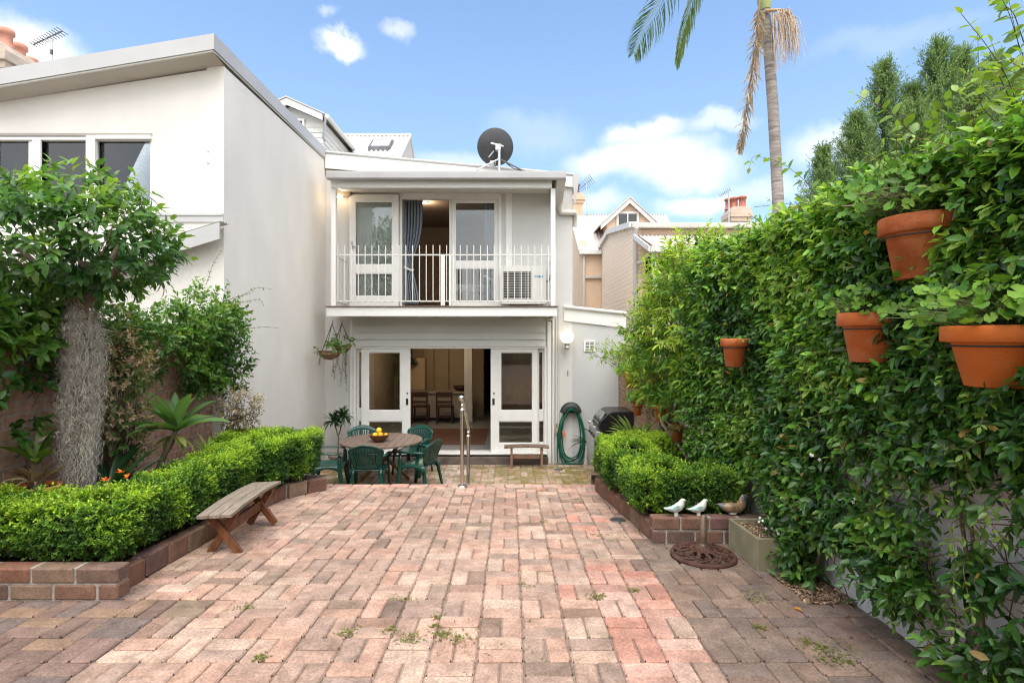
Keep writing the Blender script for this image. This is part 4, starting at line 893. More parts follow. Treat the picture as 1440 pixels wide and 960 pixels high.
for (px, w_, h_) in ((751.5, 2.2, 3.4), (754.7, 1.4, 2.2), (757.2, 2.4, 3.2), (760.2, 1.4, 3.4), (762.4, 1.0, 2.6)): b.box(X(px, AY), X(px + w_, AY), AY - .003, AY - .0005, Z(388.5 + h_ / 2, AY), Z(388.5 - h_ / 2, AY))
b.build('lettering', stick, ac)
for px in (712, 760):
    b = B(); b.box(X(px - 3, AY), X(px + 3, AY), AY + .02, AY + .3, FL1 - .008, az0 - .001); b.build('foot', M['antenna'], ac)
b = B(); b.tube([(ax1, AY + .15, Z(395, AY)), (ax1 + .06, AY + .15, Z(394, AY)), (ax1 + .10, AY + .2, Z(388, AY)), (ax1 + .1, AY + .35, Z(385, AY))], .015, 8); b.build('pipe', M['antenna'], ac)

def downlight(name, label, px, py, Y, strength, vec):
    t = thing(name, label, 'light', P(px, py, Y)); c = np.array(P(px, py, Y))
    b = B(); b.lathe([(.075, 0), (.08, -.012), (.055, -.016), (.05, 0)], c + np.array((0, 0, .01)), 16); b.build('trim_ring', M['trim'], t)
    b = B(); b.lathe([(.0, -.006), (.05, -.004)], c + np.array((0, 0, .004)), 14); b.build('lamp', mat_emit('warm_lamp', (1, .82, .55), strength), t)
    ld = bpy.data.lights.new('warm_light', 'POINT'); ld.energy = vec; ld.color = (1, .78, .52); ld.shadow_soft_size = .06
    lo = bpy.data.objects.new('warm_light', ld); COL.objects.link(lo); lo.parent = t; lo.location = (0, 0, -.12)
    return t
t = downlight('ceiling_light', 'small lit ceiling light inside the dark upstairs room', 597.5, 285, 11.8, 15, 8)
t.location.z = 4.435
for ch in t.children: pass
# balcony wall spotlight
sp = thing('wall_light', 'small lit spotlight high on the left wall of the balcony', 'light', P(478, 277, 10.75))
c = np.array(P(478, 277, 10.72)); 
b = B(); b.box(c[0] - .12, c[0] + .2, 10.72, 10.849, c[2] + .02, c[2] + .14); b.build('housing', mat('brown_housing', (.33, .27, .2), .6, .1, 5), sp, .01)
b = B(); b.ball(c + np.array((0, -.01, 0)), .045, 12, (1.2, .7, .8)); b.build('lamp', mat_emit('spot_lamp', (1, .80, .55), 8), sp)
ld = bpy.data.lights.new('warm_light', 'POINT'); ld.energy = 1.2; ld.color = (1, .75, .5); ld.shadow_soft_size = .05
lo = bpy.data.objects.new('warm_light', ld); COL.objects.link(lo); lo.parent = sp; lo.location = (.0, -.15, -.05)

# curtains: pleated, tied back
def curtain(name, label, px0, px1, Y, ptop, ptie, pbot, narrow, m):
    t = thing(name, label, 'curtain', (X((px0 + px1) / 2, Y), Y, Z(pbot, Y)))
    rows = []; zt, zk, zb_ = Z(ptop, Y), Z(ptie, Y), Z(pbot, Y); n = 60
    for r in np.linspace(0, 1, 26):
        z_ = zt + (zb_ - zt) * r; k = (zt - zk) / (zt - zb_)
        wid = 1 - (1 - narrow) * math.exp(-((r - k) / .25) ** 2) if r < k else narrow + (.78 - narrow) * min(1, (r - k) / .25) ** .7
        row = []
        for i in range(n + 1):
            s = i / n; x_ = X(px0, Y) + (X(px1, Y) - X(px0, Y)) * s * wid
            row.append((x_, Y + .045 * math.sin(s * 2 * math.pi * 6 + .6 * math.sin(r * 4)) + .015 * math.sin(s * 40 + r * 5), z_))
        rows.append(row)
    b = B(); b.sheet(rows); o = b.build('cloth', m, t); md = o.modifiers.new('solid', 'SOLIDIFY'); md.thickness = .006
    b = B(); b.tube([(X(px0, Y) - .02, Y - .06, zk + .06), (X(px0, Y) + (X(px1, Y) - X(px0, Y)) * narrow * .6, Y - .085, zk), (X(px0, Y) + (X(px1, Y) - X(px0, Y)) * narrow + .02, Y - .03, zk - .03), (X(px0, Y) + (X(px1, Y) - X(px0, Y)) * narrow + .02, Y + .06, zk)], .025, 8); b.build('tie', M['trim'], t)
curtain('curtain', 'grey blue curtain tied back beside the open balcony doorway', 568, 594, WY + .26, 281, 379, 428, .42, M['curtain'])
curtain('curtain', 'grey curtain hanging behind the right hand balcony window', 682, 697, WY + .26, 281, 392, 428, .6, M['curtain'])
# bed corner seen through the window
bd = thing('bed', 'bed with pale cover seen through the lower balcony window', 'bed', (X(668, 12), 12, FL1))
b = B(); b.box(X(640, 12), X(690, 12), 11.7, 13.2, FL1 - .015, FL1 + .38); b.build('base', mat('tan_bed', (.32, .22, .13), .8, .15, 4), bd, .03)
b = B(); b.box(X(640, 12) - .03, X(690, 12) + .03, 11.66, 13.2, FL1 + .382, FL1 + .56); b.build('cover', mat('pale_cover', (.5, .48, .44), .9, .12, 5, .4, 8), bd, .06)

# globe wall lamp (lit)
wl = thing('wall_lamp', 'lit white globe lamp on the wall beside the sliding doors', 'lamp', (X(796, WY), WY, Z(490, WY)))
c = np.array((X(796, WY), WY - .19, Z(473.5, WY - .19)))
b = B(); b.ball(c, .132, 24); gl = b.build('globe', mat_emit('lamp_glass', (1, .84, .55), .8), wl)
b = B(); b.lathe([(.055, .0), (.06, -.03), (.045, -.05), (.045, -.08), (.05, -.085), (.05, -.11), (.03, -.13), (.0, -.13)], c + np.array((0, 0, -.115)), 18); b.tube([c + np.array((0, 0, -.2)), c + np.array((0, .1, -.2)), c + np.array((0, .188, -.2))], .022, 10); b.build('bracket', M['metal_grey'], wl)
ld = bpy.data.lights.new('globe_light', 'POINT'); ld.energy = 1.0; ld.color = (1, .78, .5); ld.shadow_soft_size = .135
lo = bpy.data.objects.new('globe_light', ld); COL.objects.link(lo); lo.parent = wl; lo.location = tuple(c + np.array((0, -.17, .0)) - wloc(wl))

# hose on its hanger
ho = thing('hose_hanger', 'black hose hanger on the white wall left of the barbecue', 'hose hanger', (X(802, WY), WY, Z(575, WY)))
hy = WY - .0
b = B(); b.lathe([(.12, 0), (.20, .0), (.215, .02), (.19, .03), (.17, .12), (.2, .14), (.2, .15), (.12, .15)], (X(802.5, WY), hy - .001, Z(580, WY)), 28, np.array([[1, 0, 0], [0, 0, -1], [0, 1, 0]]))
for i in range(len(b.v)):       # a saddle: only the upper half of the drum
    x_, y_, z_ = b.v[i]
    if z_ < Z(578, WY): b.v[i] = (x_, y_, Z(578, WY) + (z_ - Z(578, WY)) * .06)
b.build('saddle', mat('dark_plastic', (.025, .028, .028), .5, .15, 6), ho)
hz = thing('garden_hose', 'dark green coiled garden hose hanging on the white wall', 'hose', (X(802, WY), WY - .1, COURT))
b = B()
for i in range(7):
    yy = WY - .05 - .014 * i; pts = []; wv = .235 + .028 * math.sin(i * 2.4); dp = 1.06 + .05 * i - .1 * (i % 3)
    top = Z(572.5 + (i % 3), WY)
    for k in range(30):
        a = 2 * math.pi * k / 30; sx = math.sin(a); cz = math.cos(a)
        wloc_ = wv * (1 - .30 * max(0, cz)) * (1.0 + .12 * math.sin(a * 2 + i))
        x_ = X(803, WY) + wloc_ * sx + .03 * math.sin(i * 1.7) * (1 - cz) / 2
        z_ = top - dp / 2 + dp / 2 * (abs(cz) ** .75) * (1 if cz > 0 else -1)
        pts.append((x_, yy + .012 * math.sin(a * 3 + i), max(z_, COURT + .02)))
    b.tube(pts, .0125, 8, closed=True)
b.tube([(X(803, WY) + .2, WY - .1, Z(600, WY)), (X(803, WY) + .34, WY - .16, Z(603, WY)), (X(835, WY), WY - .3, Z(612, WY)), (X(846, WY), WY - .5, Z(628, WY))], .0125, 8)
b.tube([(X(783, WY), WY - .06, Z(600, WY)), (X(784, WY), WY - .08, Z(625, WY)), (X(790, WY), WY - .09, Z(642, WY)), (X(800, WY), WY - .09, Z(648, WY))], .0125, 8)
b.build('coil', M['hose'], hz)
b = B(); b.tube([(X(791, WY), WY - .16, Z(604, WY)), (X(792.5, WY), WY - .16, Z(612, WY))], .028, 10); b.build('nozzle', mat('coral_plastic', (.55, .16, .10), .5, .1, 5), hz)
tp = thing('garden_tap', 'small brass garden tap beside the coiled green hose', 'tap', (X(782.5, WY), WY - .03, Z(600, WY)))
b = B(); b.tube([(X(782.5, WY), WY - .033, Z(601, WY)), (X(782.5, WY), WY - .12, Z(601, WY)), (X(782.5, WY), WY - .125, Z(607, WY))], .02, 10); b.tube([(X(782.5, WY), WY - .09, Z(600, WY)), (X(782.5, WY), WY - .09, Z(596, WY))], .012, 8); b.box(X(780.5, WY), X(784.5, WY), WY - .1, WY - .08, Z(596, WY), Z(595, WY)); b.build('tap_body', mat('old_brass', (.35, .25, .13), .45, .3, 10, metal=.8), tp)

# barbecue
bq = thing('barbecue', 'black hooded barbecue standing beside the brown brick wall', 'barbecue', (1.82, 9.9, COURT))
bx, by = 1.86, 9.85
hood = [(-.30, 0), (-.33, .12), (-.30, .22), (-.16, .37), (-.10, .40), (.30, .40), (.36, .30), (.36, 0)]     # (x, z) profile, opening to the left
b = B(); zc = Z(604, 9.85)
b.prism([(bx + p[0], zc + p[1] * .93) for p in hood], 'y', by - .36, by + .36); b.build('hood', M['black'], bq, .02)
b = B(); b.prism([(bx - .30, zc - .006), (bx - .24, zc - .22), (bx + .28, zc - .22), (bx + .36, zc - .006)], 'y', by - .37, by + .37); b.build('firebox', M['black'], bq, .01)
b = B(); b.box(bx - .38, bx - .30, by - .42, by + .42, zc - .14, zc + .03); b.build('control_panel', M['metal_grey'], bq, .01)
b = B(); b.add([(bx - .318, by - .31, zc + .15), (bx - .318, by + .31, zc + .15), (bx - .19, by + .31, zc + .343), (bx - .19, by - .31, zc + .343)], [(0, 1, 2, 3)])
for i in range(4): x_, y_, z_ = b.v[i]; b.v[i] = (x_ - .006, y_, z_ + .004)
b.build('front_panel', mat('grey_enamel', (.16, .18, .17), .25, .1, 4), bq)
b = B(); b.lathe([(0, .006), (.04, .006), (.045, 0)], (bx - .262, by - .02, zc + .25), 16, np.array([[.0, 0, -.84], [0, 1, 0], [.84, 0, .54]])); b.build('gauge', M['steel'], bq)
b = B(); b.tube([(bx - .37, by - .3, zc + .10), (bx - .41, by - .3, zc + .10), (bx - .41, by + .3, zc + .10), (bx - .37, by + .3, zc + .10)], .012, 8); b.build('handle', M['steel'], bq)
for sx in (-.27, .3):
    for sy in (-.33, .33):
        b = B(); b.box(bx + sx - .02, bx + sx + .02, by + sy - .02, by + sy + .02, COURT, zc - .2); b.build('leg', M['antenna'], bq)
b = B(); b.box(bx - .3, bx + .32, by - .35, by + .35, COURT + .18, COURT + .2); b.build('shelf', M['antenna'], bq)
for i in range(3):
    b = B(); b.lathe([(0, .03), (.025, .03), (.03, 0)], (bx - .381, by - .25 + .25 * i, zc - .06), 12, np.array([[0, 0, -1], [0, 1, 0], [1, 0, 0]])); b.build('knob', M['black'], bq)
b = B(); b.box(bx - .28, bx + .3, by - .72, by - .375, zc - .03, zc); b.build('side_table', M['black'], bq, .01)

# ================================================================== HANDRAIL
hr = thing('handrail', 'stainless steel handrail at the top of the steps', 'handrail', (X(650, 6.62), 6.62, gz(6.62)))
p1 = np.array((X(650, 6.62), 6.62, gz(6.62))); p2 = np.array((X(658.5, 7.55), 7.55, -.76)); t1 = Z(566, 6.62); t2 = Z(604, 7.55)
for p_, t_, r_ in ((p1, t1, .024), (p2, t2, .024)):
    b = B(); b.tube([(p_[0], p_[1], p_[2]), (p_[0], p_[1], t_ - .08)], r_, 16); po = b.build('post', M['steel'], hr)
    b = B(); b.lathe([(.0, .012), (.055, .012), (.06, .004), (.06, 0)], p_, 20); b.build('base_flange', M['steel'], po)
    b = B(); b.lathe([(r_ * 1.15, -.1), (r_ * 1.15, -.075), (r_ * .5, -.07), (r_ * .5, -.05), (r_ * .9, -.045), (r_ * .9, -.03), (.012, -.026), (.012, .0)], (p_[0], p_[1], t_), 16); b.build('top_fitting', M['steel'], po)
d = unit(np.array((p2[0], p2[1], t2)) - np.array((p1[0], p1[1], t1))); a = np.array((p1[0], p1[1], t1 + .015)) - d * .10; e = np.array((p2[0], p2[1], t2 + .015)) + d * .14
b = B(); b.tube([a, e], .021, 16); b.build('rail', M['steel'], hr)
b = B(); b.ball(a - d * .012, .034, 16); b.build('end_ball', M['steel'], hr)

# ================================================================== TABLE AND CHAIRS
TX, TYc, tz = -2.20, 9.28, Z(618, 9.28)
tb_ = thing('round_table', 'round weathered brown wooden outdoor table with a fruit bowl', 'table', (TX, TYc, COURT))
top = B(); n = 11; rad = .69
for i in range(n):
    x0 = -rad + 2 * rad * i / n + .003; x1 = -rad + 2 * rad * (i + 1) / n - .003
    poly = []
    for x_ in np.linspace(x0, x1, 5): poly.append((x_, math.sqrt(max(rad * rad - x_ * x_, 0.0004))))
    poly = [(TX + p[0], TYc + p[1]) for p in poly] + [(TX + p[0], TYc - p[1]) for p in poly[::-1]]
    top.prism(poly, 'z', tz - .03, tz)
top.build('tabletop', M['wood_table'], tb_, .003)
b = B(); b.bar((TX - .55, TYc, tz - .06), (TX + .55, TYc, tz - .06), .05, .05); b.bar((TX - .01, TYc - .5, tz - .065), (TX - .01, TYc + .5, tz - .065), .05, .045); b.build('apron', M['wood_red'], tb_)
for sgn in (-1, 1):
    for dy_ in (-.26, .26):
        b = B(); b.bar((TX - sgn * .38, TYc + dy_ + sgn * .025, tz - .032), (TX + sgn * .42, TYc + dy_ + sgn * .025, COURT + .012), .04, .075, (0, 1, 0)); b.build('leg', M['wood_red'], tb_, .004)
b = B(); b.bar((TX, TYc - .3, (tz + COURT) / 2), (TX, TYc + .3, (tz + COURT) / 2), .03, .07); b.build('stretcher', M['wood_red'], tb_)
bo = thing('fruit_bowl', 'round brown wooden bowl of yellow fruit on the table', 'bowl', (X(533, 9.05), 9.05, tz))
bc = np.array((X(533, 9.12), 9.12, tz + .002))
b = B(); b.lathe([(0, 0), (.075, 0), (.09, .012), (.14, .06), (.168, .115), (.172, .12), (.162, .122), (.13, .065), (.08, .022), (0, .016)], bc, 32); b.build('bowl', mat('turned_wood', (.14, .05, .022), .4, .3, 10, stretch=(1, 1, 8)), bo)
M['orange'] = mat('orange_skin', (.80, .36, .01), .45, .06, 8, .2, 90); M['lemon'] = mat('lemon_skin', (.80, .55, .03), .45, .06, 8, .2, 90)
for (nm, lab, dx, dy_, dz, r, k) in (('lemon', 'yellow lemon on top of the fruit bowl pile', .0, .0, .185, .047, 'lemon'), ('orange', 'orange at the right side of the fruit bowl', .035, -.045, .115, .046, 'orange'), ('orange', 'orange at the left side of the fruit bowl', -.06, -.02, .11, .043, 'lemon'), ('orange', 'small orange resting against the right rim of the bowl', .115, .01, .105, .034, 'orange'), ('orange', 'orange at the back of the fruit bowl', -.01, .07, .11, .045, 'orange')):
    b = B(); b.ball(bc + np.array((dx, dy_, dz)), r, 18); o = b.build(nm, M[k], None); tag(o, lab, 'fruit', 'fruit in the wooden bowl')

def make_chair():
    t = thing('plastic_chair', 'x', 'chair', (0, 0, 0))
    # local: faces +Y; seat 0.43 high
    seat = B(); rows = []
    for j in range(9):
        v_ = j / 8; y_ = -.21 + .45 * v_; w_ = .215 + .045 * math.sin(min(1, v_ * 1.3) * 1.57)
        rows.append([(w_ * s, y_, .425 + .018 * v_ - .02 * (1 - s * s) * math.sin(v_ * 3.1) - (.03 * max(0, v_ - .85) / .15)) for s in np.linspace(-1, 1, 9)])
    seat.sheet(rows); so = seat.build('seat', M['green'], t); md = so.modifiers.new('s', 'SOLIDIFY'); md.thickness = .016
    bk = B()                                  # curved fan back with slots
    def bp(s, v):                             # s -1..1 across, v 0..1 up
        w_ = .20 + .07 * v; yb = -.215 - .13 * v + .075 * s * s * (.5 + v * .5); z_ = .43 + .40 * v - .095 * s * s * v * v
        return (w_ * s, yb, z_)
    ns = 9; edges = np.linspace(-.80, .80, ns + 1)
    for i in range(ns):
        a, c_ = edges[i] + .026, edges[i + 1] - .026
        bk.sheet([[bp(s, v) for s in np.linspace(a, c_, 3)] for v in np.linspace(.16, .86, 8)])
    bk.sheet([[bp(s, v) for s in np.linspace(-1, 1, 19)] for v in (.82, .88, .94, 1.0)]); bk.sheet([[bp(s, v) for s in np.linspace(-.9, .9, 15)] for v in (.0, .07, .13, .18)])
    for sg in (-1, 1): bk.sheet([[bp(sg * s, v) for s in (.775, .88, 1.0)] for v in np.linspace(.1, .92, 9)])
    bo_ = bk.build('backrest', M['green'], t); md = bo_.modifiers.new('s', 'SOLIDIFY'); md.thickness = .014
    rim = B(); rim.tube([bp(-1, .1), bp(-1, .4), bp(-1, .7), bp(-1, .92)] + [bp(s, 1.0) for s in np.linspace(-.97, .97, 15)] + [bp(1, .92), bp(1, .7), bp(1, .4), bp(1, .1)], .013, 8); rim.build('back_rim', M['green'], t)
    for sg in (-1, 1):
        ar = B(); pts = [bp(sg, .62), (sg * .275, -.20, .66), (sg * .29, -.05, .655), (sg * .295, .12, .65), (sg * .285, .20, .635), (sg * .272, .235, .58)]
        P_ = np.array(pts); rows = []
        for k in range(len(P_)):
            wd = .028; rows.append([tuple(P_[k] + np.array((-wd, 0, -.006))), tuple(P_[k] + np.array((0, 0, .006))), tuple(P_[k] + np.array((wd, 0, -.006)))])
        ar.sheet(rows); ao = ar.build('armrest', M['green'], t); md = ao.modifiers.new('s', 'SOLIDIFY'); md.thickness = .018
        for (y0, z0, y1, x0, x1) in ((.21, .60, .265, .275, .285), (-.20, .43, -.275, .225, .265)):
            lg = B(); rows = []
            for r in np.linspace(0, 1, 7):
                xx = sg * (x0 + (x1 - x0) * r); yy = y0 + (y1 - y0) * r; zz = z0 * (1 - r); wd = .045 - .02 * r if z0 < .5 else (.03 + .025 * math.sin(r * 3.14) - .008 * r)
                s_ = 1 if y0 > 0 else -1
                rows.append([(xx - sg * .035, yy + s_ * .01 , zz), (xx, yy + s_ * .014, zz), (xx + sg * .006, yy - s_ * .006, zz), (xx + sg * .004, yy - s_ * wd * 1.1, zz)])
            lg.sheet(rows); lo_ = lg.build('leg', M['green'], t); md = lo_.modifiers.new('s', 'SOLIDIFY'); md.thickness = .01
    ap = B(); ap.sheet([[(x_, .235 + .012, z_) for x_ in np.linspace(-.25, .25, 9)] for z_ in (.425, .40 - 0)])
    for sg in (-1, 1): ap.sheet([[(sg * .262, y_, z_ - (.12 * (abs(y_ - .02) / .24) ** 2.2 if k else 0)) for y_ in np.linspace(-.22, .24, 11)] for k, z_ in enumerate((.432, .395))])
    ao = ap.build('seat_apron', M['green'], t); md = ao.modifiers.new('s', 'SOLIDIFY'); md.thickness = .008
    return t
ch0 = make_chair()
spots = [('green plastic armchair with its slotted back to the steps', -2.26, 8.72, 3),
         ('green plastic armchair behind the table, nearest the dracaena', -2.70, 10.02, -158),
         ('green plastic armchair behind the table, in front of the open doorway', -1.80, 10.05, 160),
         ('green plastic armchair at the right of the table, turned sideways', -1.50, 9.02, 68),
         ('green plastic armchair at the left of the table, half behind the box hedge', -2.98, 8.95, -82)]
for i, (lab, x_, y_, rz_) in enumerate(spots):
    o = ch0 if i == 0 else copy_tree(ch0)
    o.location = (x_, y_, COURT); o.rotation_euler = (0, 0, R(rz_)); tag(o, lab, 'chair', 'green chairs around the round table')

# ================================================================== BENCHES
def bench(name, label, org, rz_, L_, W_, H_, arch, mtop, mleg, xlegs=True):
    t = thing(name, label, 'bench', org)
    for k in range(3):
        y0 = -W_ / 2 + W_ * k / 3 + .003; y1 = -W_ / 2 + W_ * (k + 1) / 3 - .003; rows_t, rows_b = [], []
        n = 28; vs = []; fs = []
        for i in range(n + 1):
            x_ = -L_ / 2 + L_ * i / n; q = 1 - (2 * i / n - 1) ** 2; z_ = H_ - arch + arch * q
            vs += [(x_, y0, z_ - .028), (x_, y1, z_ - .028), (x_, y1, z_), (x_, y0, z_)]
        for i in range(n):
            a = i * 4; c_ = a + 4
            for j in range(4): fs.append((a + j, a + (j + 1) % 4, c_ + (j + 1) % 4, c_ + j))
        fs += [(3, 2, 1, 0), tuple(n * 4 + j for j in range(4))]
        b = B(); b.add(vs, fs); b.build('slat', mtop, None, .004).parent = t
    lx = L_ / 2 - .14
    for sx in (-1, 1):
        x_ = sx * lx
        if xlegs:
            for sg in (-1, 1):
                b = B(); b.bar((x_ + sg * .019, -sg * (W_ / 2 - .035), H_ - arch - .032 + .012), (x_ + sg * .019, sg * (W_ / 2 - .01), 0), .035, .055, (0, 1, 0)); b.build('leg', mleg, None, .003).parent = t
        else:
            for sg in (-1, 1):
                b = B(); b.box(x_ - .022, x_ + .022, sg * (W_ / 2 - .05) - .022, sg * (W_ / 2 - .05) + .022, 0, H_ - arch - .03 + .012); b.build('leg', mleg, None, .003).parent = t
        b = B(); b.box(x_ - .02, x_ + .02, -W_ / 2 + .02, W_ / 2 - .02, H_ - arch - .055, H_ - arch - .018); b.build('cleat', mleg, None, .003).parent = t
    b = B(); b.box(-lx - .03, lx + .03, -.014, .014, H_ * .5 - .045, H_ * .5 + .035); st_ = b.build('stretcher', mleg, None, .003); st_.parent = t
    for sx in (-1, 1):
        b = B(); b.tube([(sx * (lx - .06), -.02, H_ * .5), (sx * (lx - .06), .02, H_ * .5)], .011, 10); b.build('bolt', M['metal_grey'] if not xlegs else M['antenna'], None).parent = st_
    t.rotation_euler = (0, 0, R(rz_)); return t
t = bench('wooden_bench', 'weathered wooden bench with crossed red brown legs beside the left hedge', (-2.275, 4.66, gz(4.66) + .004), 91.8, .98, .27, .37, .022, M['wood_grey'], M['wood_red'])
t.rotation_euler = (R(-2.6), 0, R(91.8))
t = bench('wooden_bench', 'small dark wooden bench in front of the right sliding door', (X(740.5, 10.48), 10.48, COURT + .002), 0, .86, .24, .43, .02, M['wood_dark'], mat('pinkish_wood', (.22, .12, .08), .6, .2, 6), False)

# ================================================================== ROOM FURNITURE
def dining_chair(label, px):
    Y_ = 14.6; x_ = X(px, Y_); t = thing('dining_chair', label, 'chair', (x_, Y_, FL0), 'wooden dining chairs inside the room')
    m = M['dchair']
    b = B(); b.box(x_ - .22, x_ + .22, Y_, Y_ + .42, FL0 + .44, FL0 + .48); b.build('seat', m, t, .01)
    for sx in (-.2, .2):
        b = B(); b.box(x_ + sx - .02, x_ + sx + .02, Y_ - .0, Y_ + .04, FL0, FL0 + .86); b.build('leg', m, t); b = B(); b.box(x_ + sx - .02, x_ + sx + .02, Y_ + .38, Y_ + .42, FL0, FL0 + .439); b.build('leg', m, t)
    b = B(); b.box(x_ - .18, x_ + .18, Y_ + .005, Y_ + .03, FL0 + .72, FL0 + .86); b.box(x_ - .18, x_ + .18, Y_ + .005, Y_ + .03, FL0 + .56, FL0 + .62); b.build('backrest', m, t, .005)
    b = B(); b.box(x_ - .18, x_ + .18, Y_ + .01, Y_ + .03, FL0 + .18, FL0 + .22); b.build('stretcher', m, t)
M['dchair'] = mat('dark_chair_wood', (.055, .022, .014), .4, .25, 6)
dining_chair('dark wooden dining chair inside, partly hidden by the left sliding door', 590)
dining_chair('dark wooden dining chair inside, straight behind the green chairs', 624.5)
sbd = thing('kitchen_counter', 'white kitchen counter inside behind the dark dining chairs', 'counter', (X(620, 15.3), 15.4, FL0))
b = B(); b.box(X(572, 15.3), X(653, 15.3), 15.2, 15.46, FL0 + .08, Z(553, 15.2)); b.build('cabinet', mat('cabinet_paint', (.32, .27, .21), .6, .06, 3), sbd, .005)
b = B(); b.box(X(572, 15.3), X(653, 15.3), 15.24, 15.46, FL0, FL0 + .079); b.build('plinth', M['dark'], sbd)
b = B(); b.box(X(571, 15.3), X(654, 15.3), 15.14, 15.48, Z(553, 15.2) + .002, Z(550, 15.2)); b.build('worktop', mat('stone_top', (.30, .26, .21), .3, .3, 12), sbd, .004)
cc = thing('cooking_hood', 'black cooker hood in the dim kitchen behind the left sliding door', 'cooker hood', (X(583, 15.4), 15.4, .6))
b = B(); b.prism([(X(574, 15.4), Z(512, 15.4)), (X(588, 15.4), Z(512, 15.4)), (X(583, 15.4), Z(503, 15.4)), (X(574, 15.4), Z(499, 15.4))], 'y', 15.15, 15.49); b.build('hood', M['black'], cc)
b = B(); b.box(X(574, 15.4), X(580, 15.4), 15.25, 15.45, Z(499, 15.4) + .003, 1.5); b.build('flue', M['black'], cc)
cb_ = thing('fruit_basket', 'dark wire basket on the white kitchen counter', 'basket', (X(648, 15.3), 15.3, Z(550, 15.2)))
b = B(); b.lathe([(.02, 0), (.1, .01), (.17, .07), (.2, .14), (.19, .14), (.15, .06), (.08, .02)], (X(647, 15.3), 15.3, Z(550, 15.2) + .003), 20); b.build('basket', M['dchair'], cb_)
b = B(); b.tube([(X(647, 15.3), 15.3, Z(550, 15.2) + .12), (X(647.5, 15.3), 15.3, Z(541, 15.2))], .012, 6); b.build('handle', M['dchair'], cb_)
rg = B(); rows = []
rug = thing('rug', 'striped brown rug on the tiled floor inside the open door', 'rug', (-1.5, 12.7, FL0))
b = B(); b.box(-2.6, -.56, 11.75, 13.75, FL0 + .002, FL0 + .014); rm = bpy.data.materials.new('striped_rug'); rm.use_nodes = True
def _rug():
    nt = rm.node_tree; N = nt.nodes.new; L = nt.links.new; bs = nt.nodes['Principled BSDF']; tc = N('ShaderNodeTexCoord'); wv = N('ShaderNodeTexWave'); wv.bands_direction = 'Y'; wv.inputs['Scale'].default_value = 1.3; wv.inputs['Distortion'].default_value = .6
    L(tc.outputs['Object'], wv.inputs[0]); rp = N('ShaderNodeValToRGB'); L(wv.outputs['Fac'], rp.inputs[0]); e = rp.color_ramp.elements; e[0].color = (.11, .045, .025, 1); e[1].color = (.34, .20, .12, 1); x_ = e.new(.5); x_.color = (.17, .075, .04, 1); rp.color_ramp.interpolation = 'CONSTANT'
    L(rp.outputs[0], bs.inputs['Base Color']); bs.inputs['Roughness'].default_value = .95
_rug(); b.build('pile', rm, rug)
dl_ = thing('ceiling_light', 'warm ceiling light inside the ground floor room', 'light', (-2.0, 13.8, 1.46))
b = B(); b.lathe([(0, 0), (.11, 0), (.13, .02), (.13, .037)], (-2.0, 13.8, 1.46), 20); b.build('diffuser', mat_emit('room_lamp', (1, .8, .5), 3), dl_)
ld = bpy.data.lights.new('room_light', 'POINT'); ld.energy = 15; ld.color = (1, .80, .58); ld.shadow_soft_size = .12
lo = bpy.data.objects.new('room_light', ld); COL.objects.link(lo); lo.parent = dl_; lo.location = (0, 0, -.15)

# ================================================================== TERRACE ORNAMENTS
ub_ = thing('umbrella_base', 'rusty round cast iron umbrella base with a short tube', 'umbrella base', (1.484, 4.19, gz(4.19)))
uc = np.array((1.484, 4.19, gz(4.19) + .002)); ur = .245
b = B(); b.lathe([(ur * .86, 0), (ur, 0), (ur * 1.0, .022), (ur * .95, .036), (ur * .88, .034), (ur * .86, .015)], uc, 48)
b.lathe([(0, .0), (.07, 0), (.07, .06), (.045, .085), (0, .085)], uc, 24)
def dome(r): return .03 + .05 * (1 - r / ur) 
for k in range(12):                     # cast tracery: curling ribs
    a0 = 2 * math.pi * k / 12
    pts = []
    for s in np.linspace(0, 1, 9):
        r = .06 + (ur * .9 - .06) * s; a = a0 + .55 * math.sin(s * 3.1)
        pts.append(uc + np.array((r * math.cos(a), r * math.sin(a), dome(r))))
    b.tube(pts, .009, 6)
    pts = [uc + np.array((r_ * math.cos(a_), r_ * math.sin(a_), dome(r_))) for r_, a_ in [(.075, a0 + .15), (.12, a0 - .15), (.17, a0 + .05), (.2, a0 + .3), (.215, a0 + .12), (.19, a0 + .02)]]
    b.tube(pts, .008, 6)
    cc_ = (.165 * math.cos(a0 + .4), .165 * math.sin(a0 + .4)); b.tube([uc + np.array((cc_[0] + .022 * math.cos(q), cc_[1] + .022 * math.sin(q), dome(.165))) for q in np.linspace(0, 5.2, 9)], .007, 6)
b.build('cast_base', M['rust'], ub_)
b = B(); b.lathe([(.026, .08), (.026, .315), (.021, .318), (.021, .1)], uc, 20); b.lathe([(.032, .07), (.032, .10), (.026, .105)], uc, 20); b.build('tube', mat('brown_tube', (.15, .105, .07), .45, .25, 10, metal=.4), ub_)

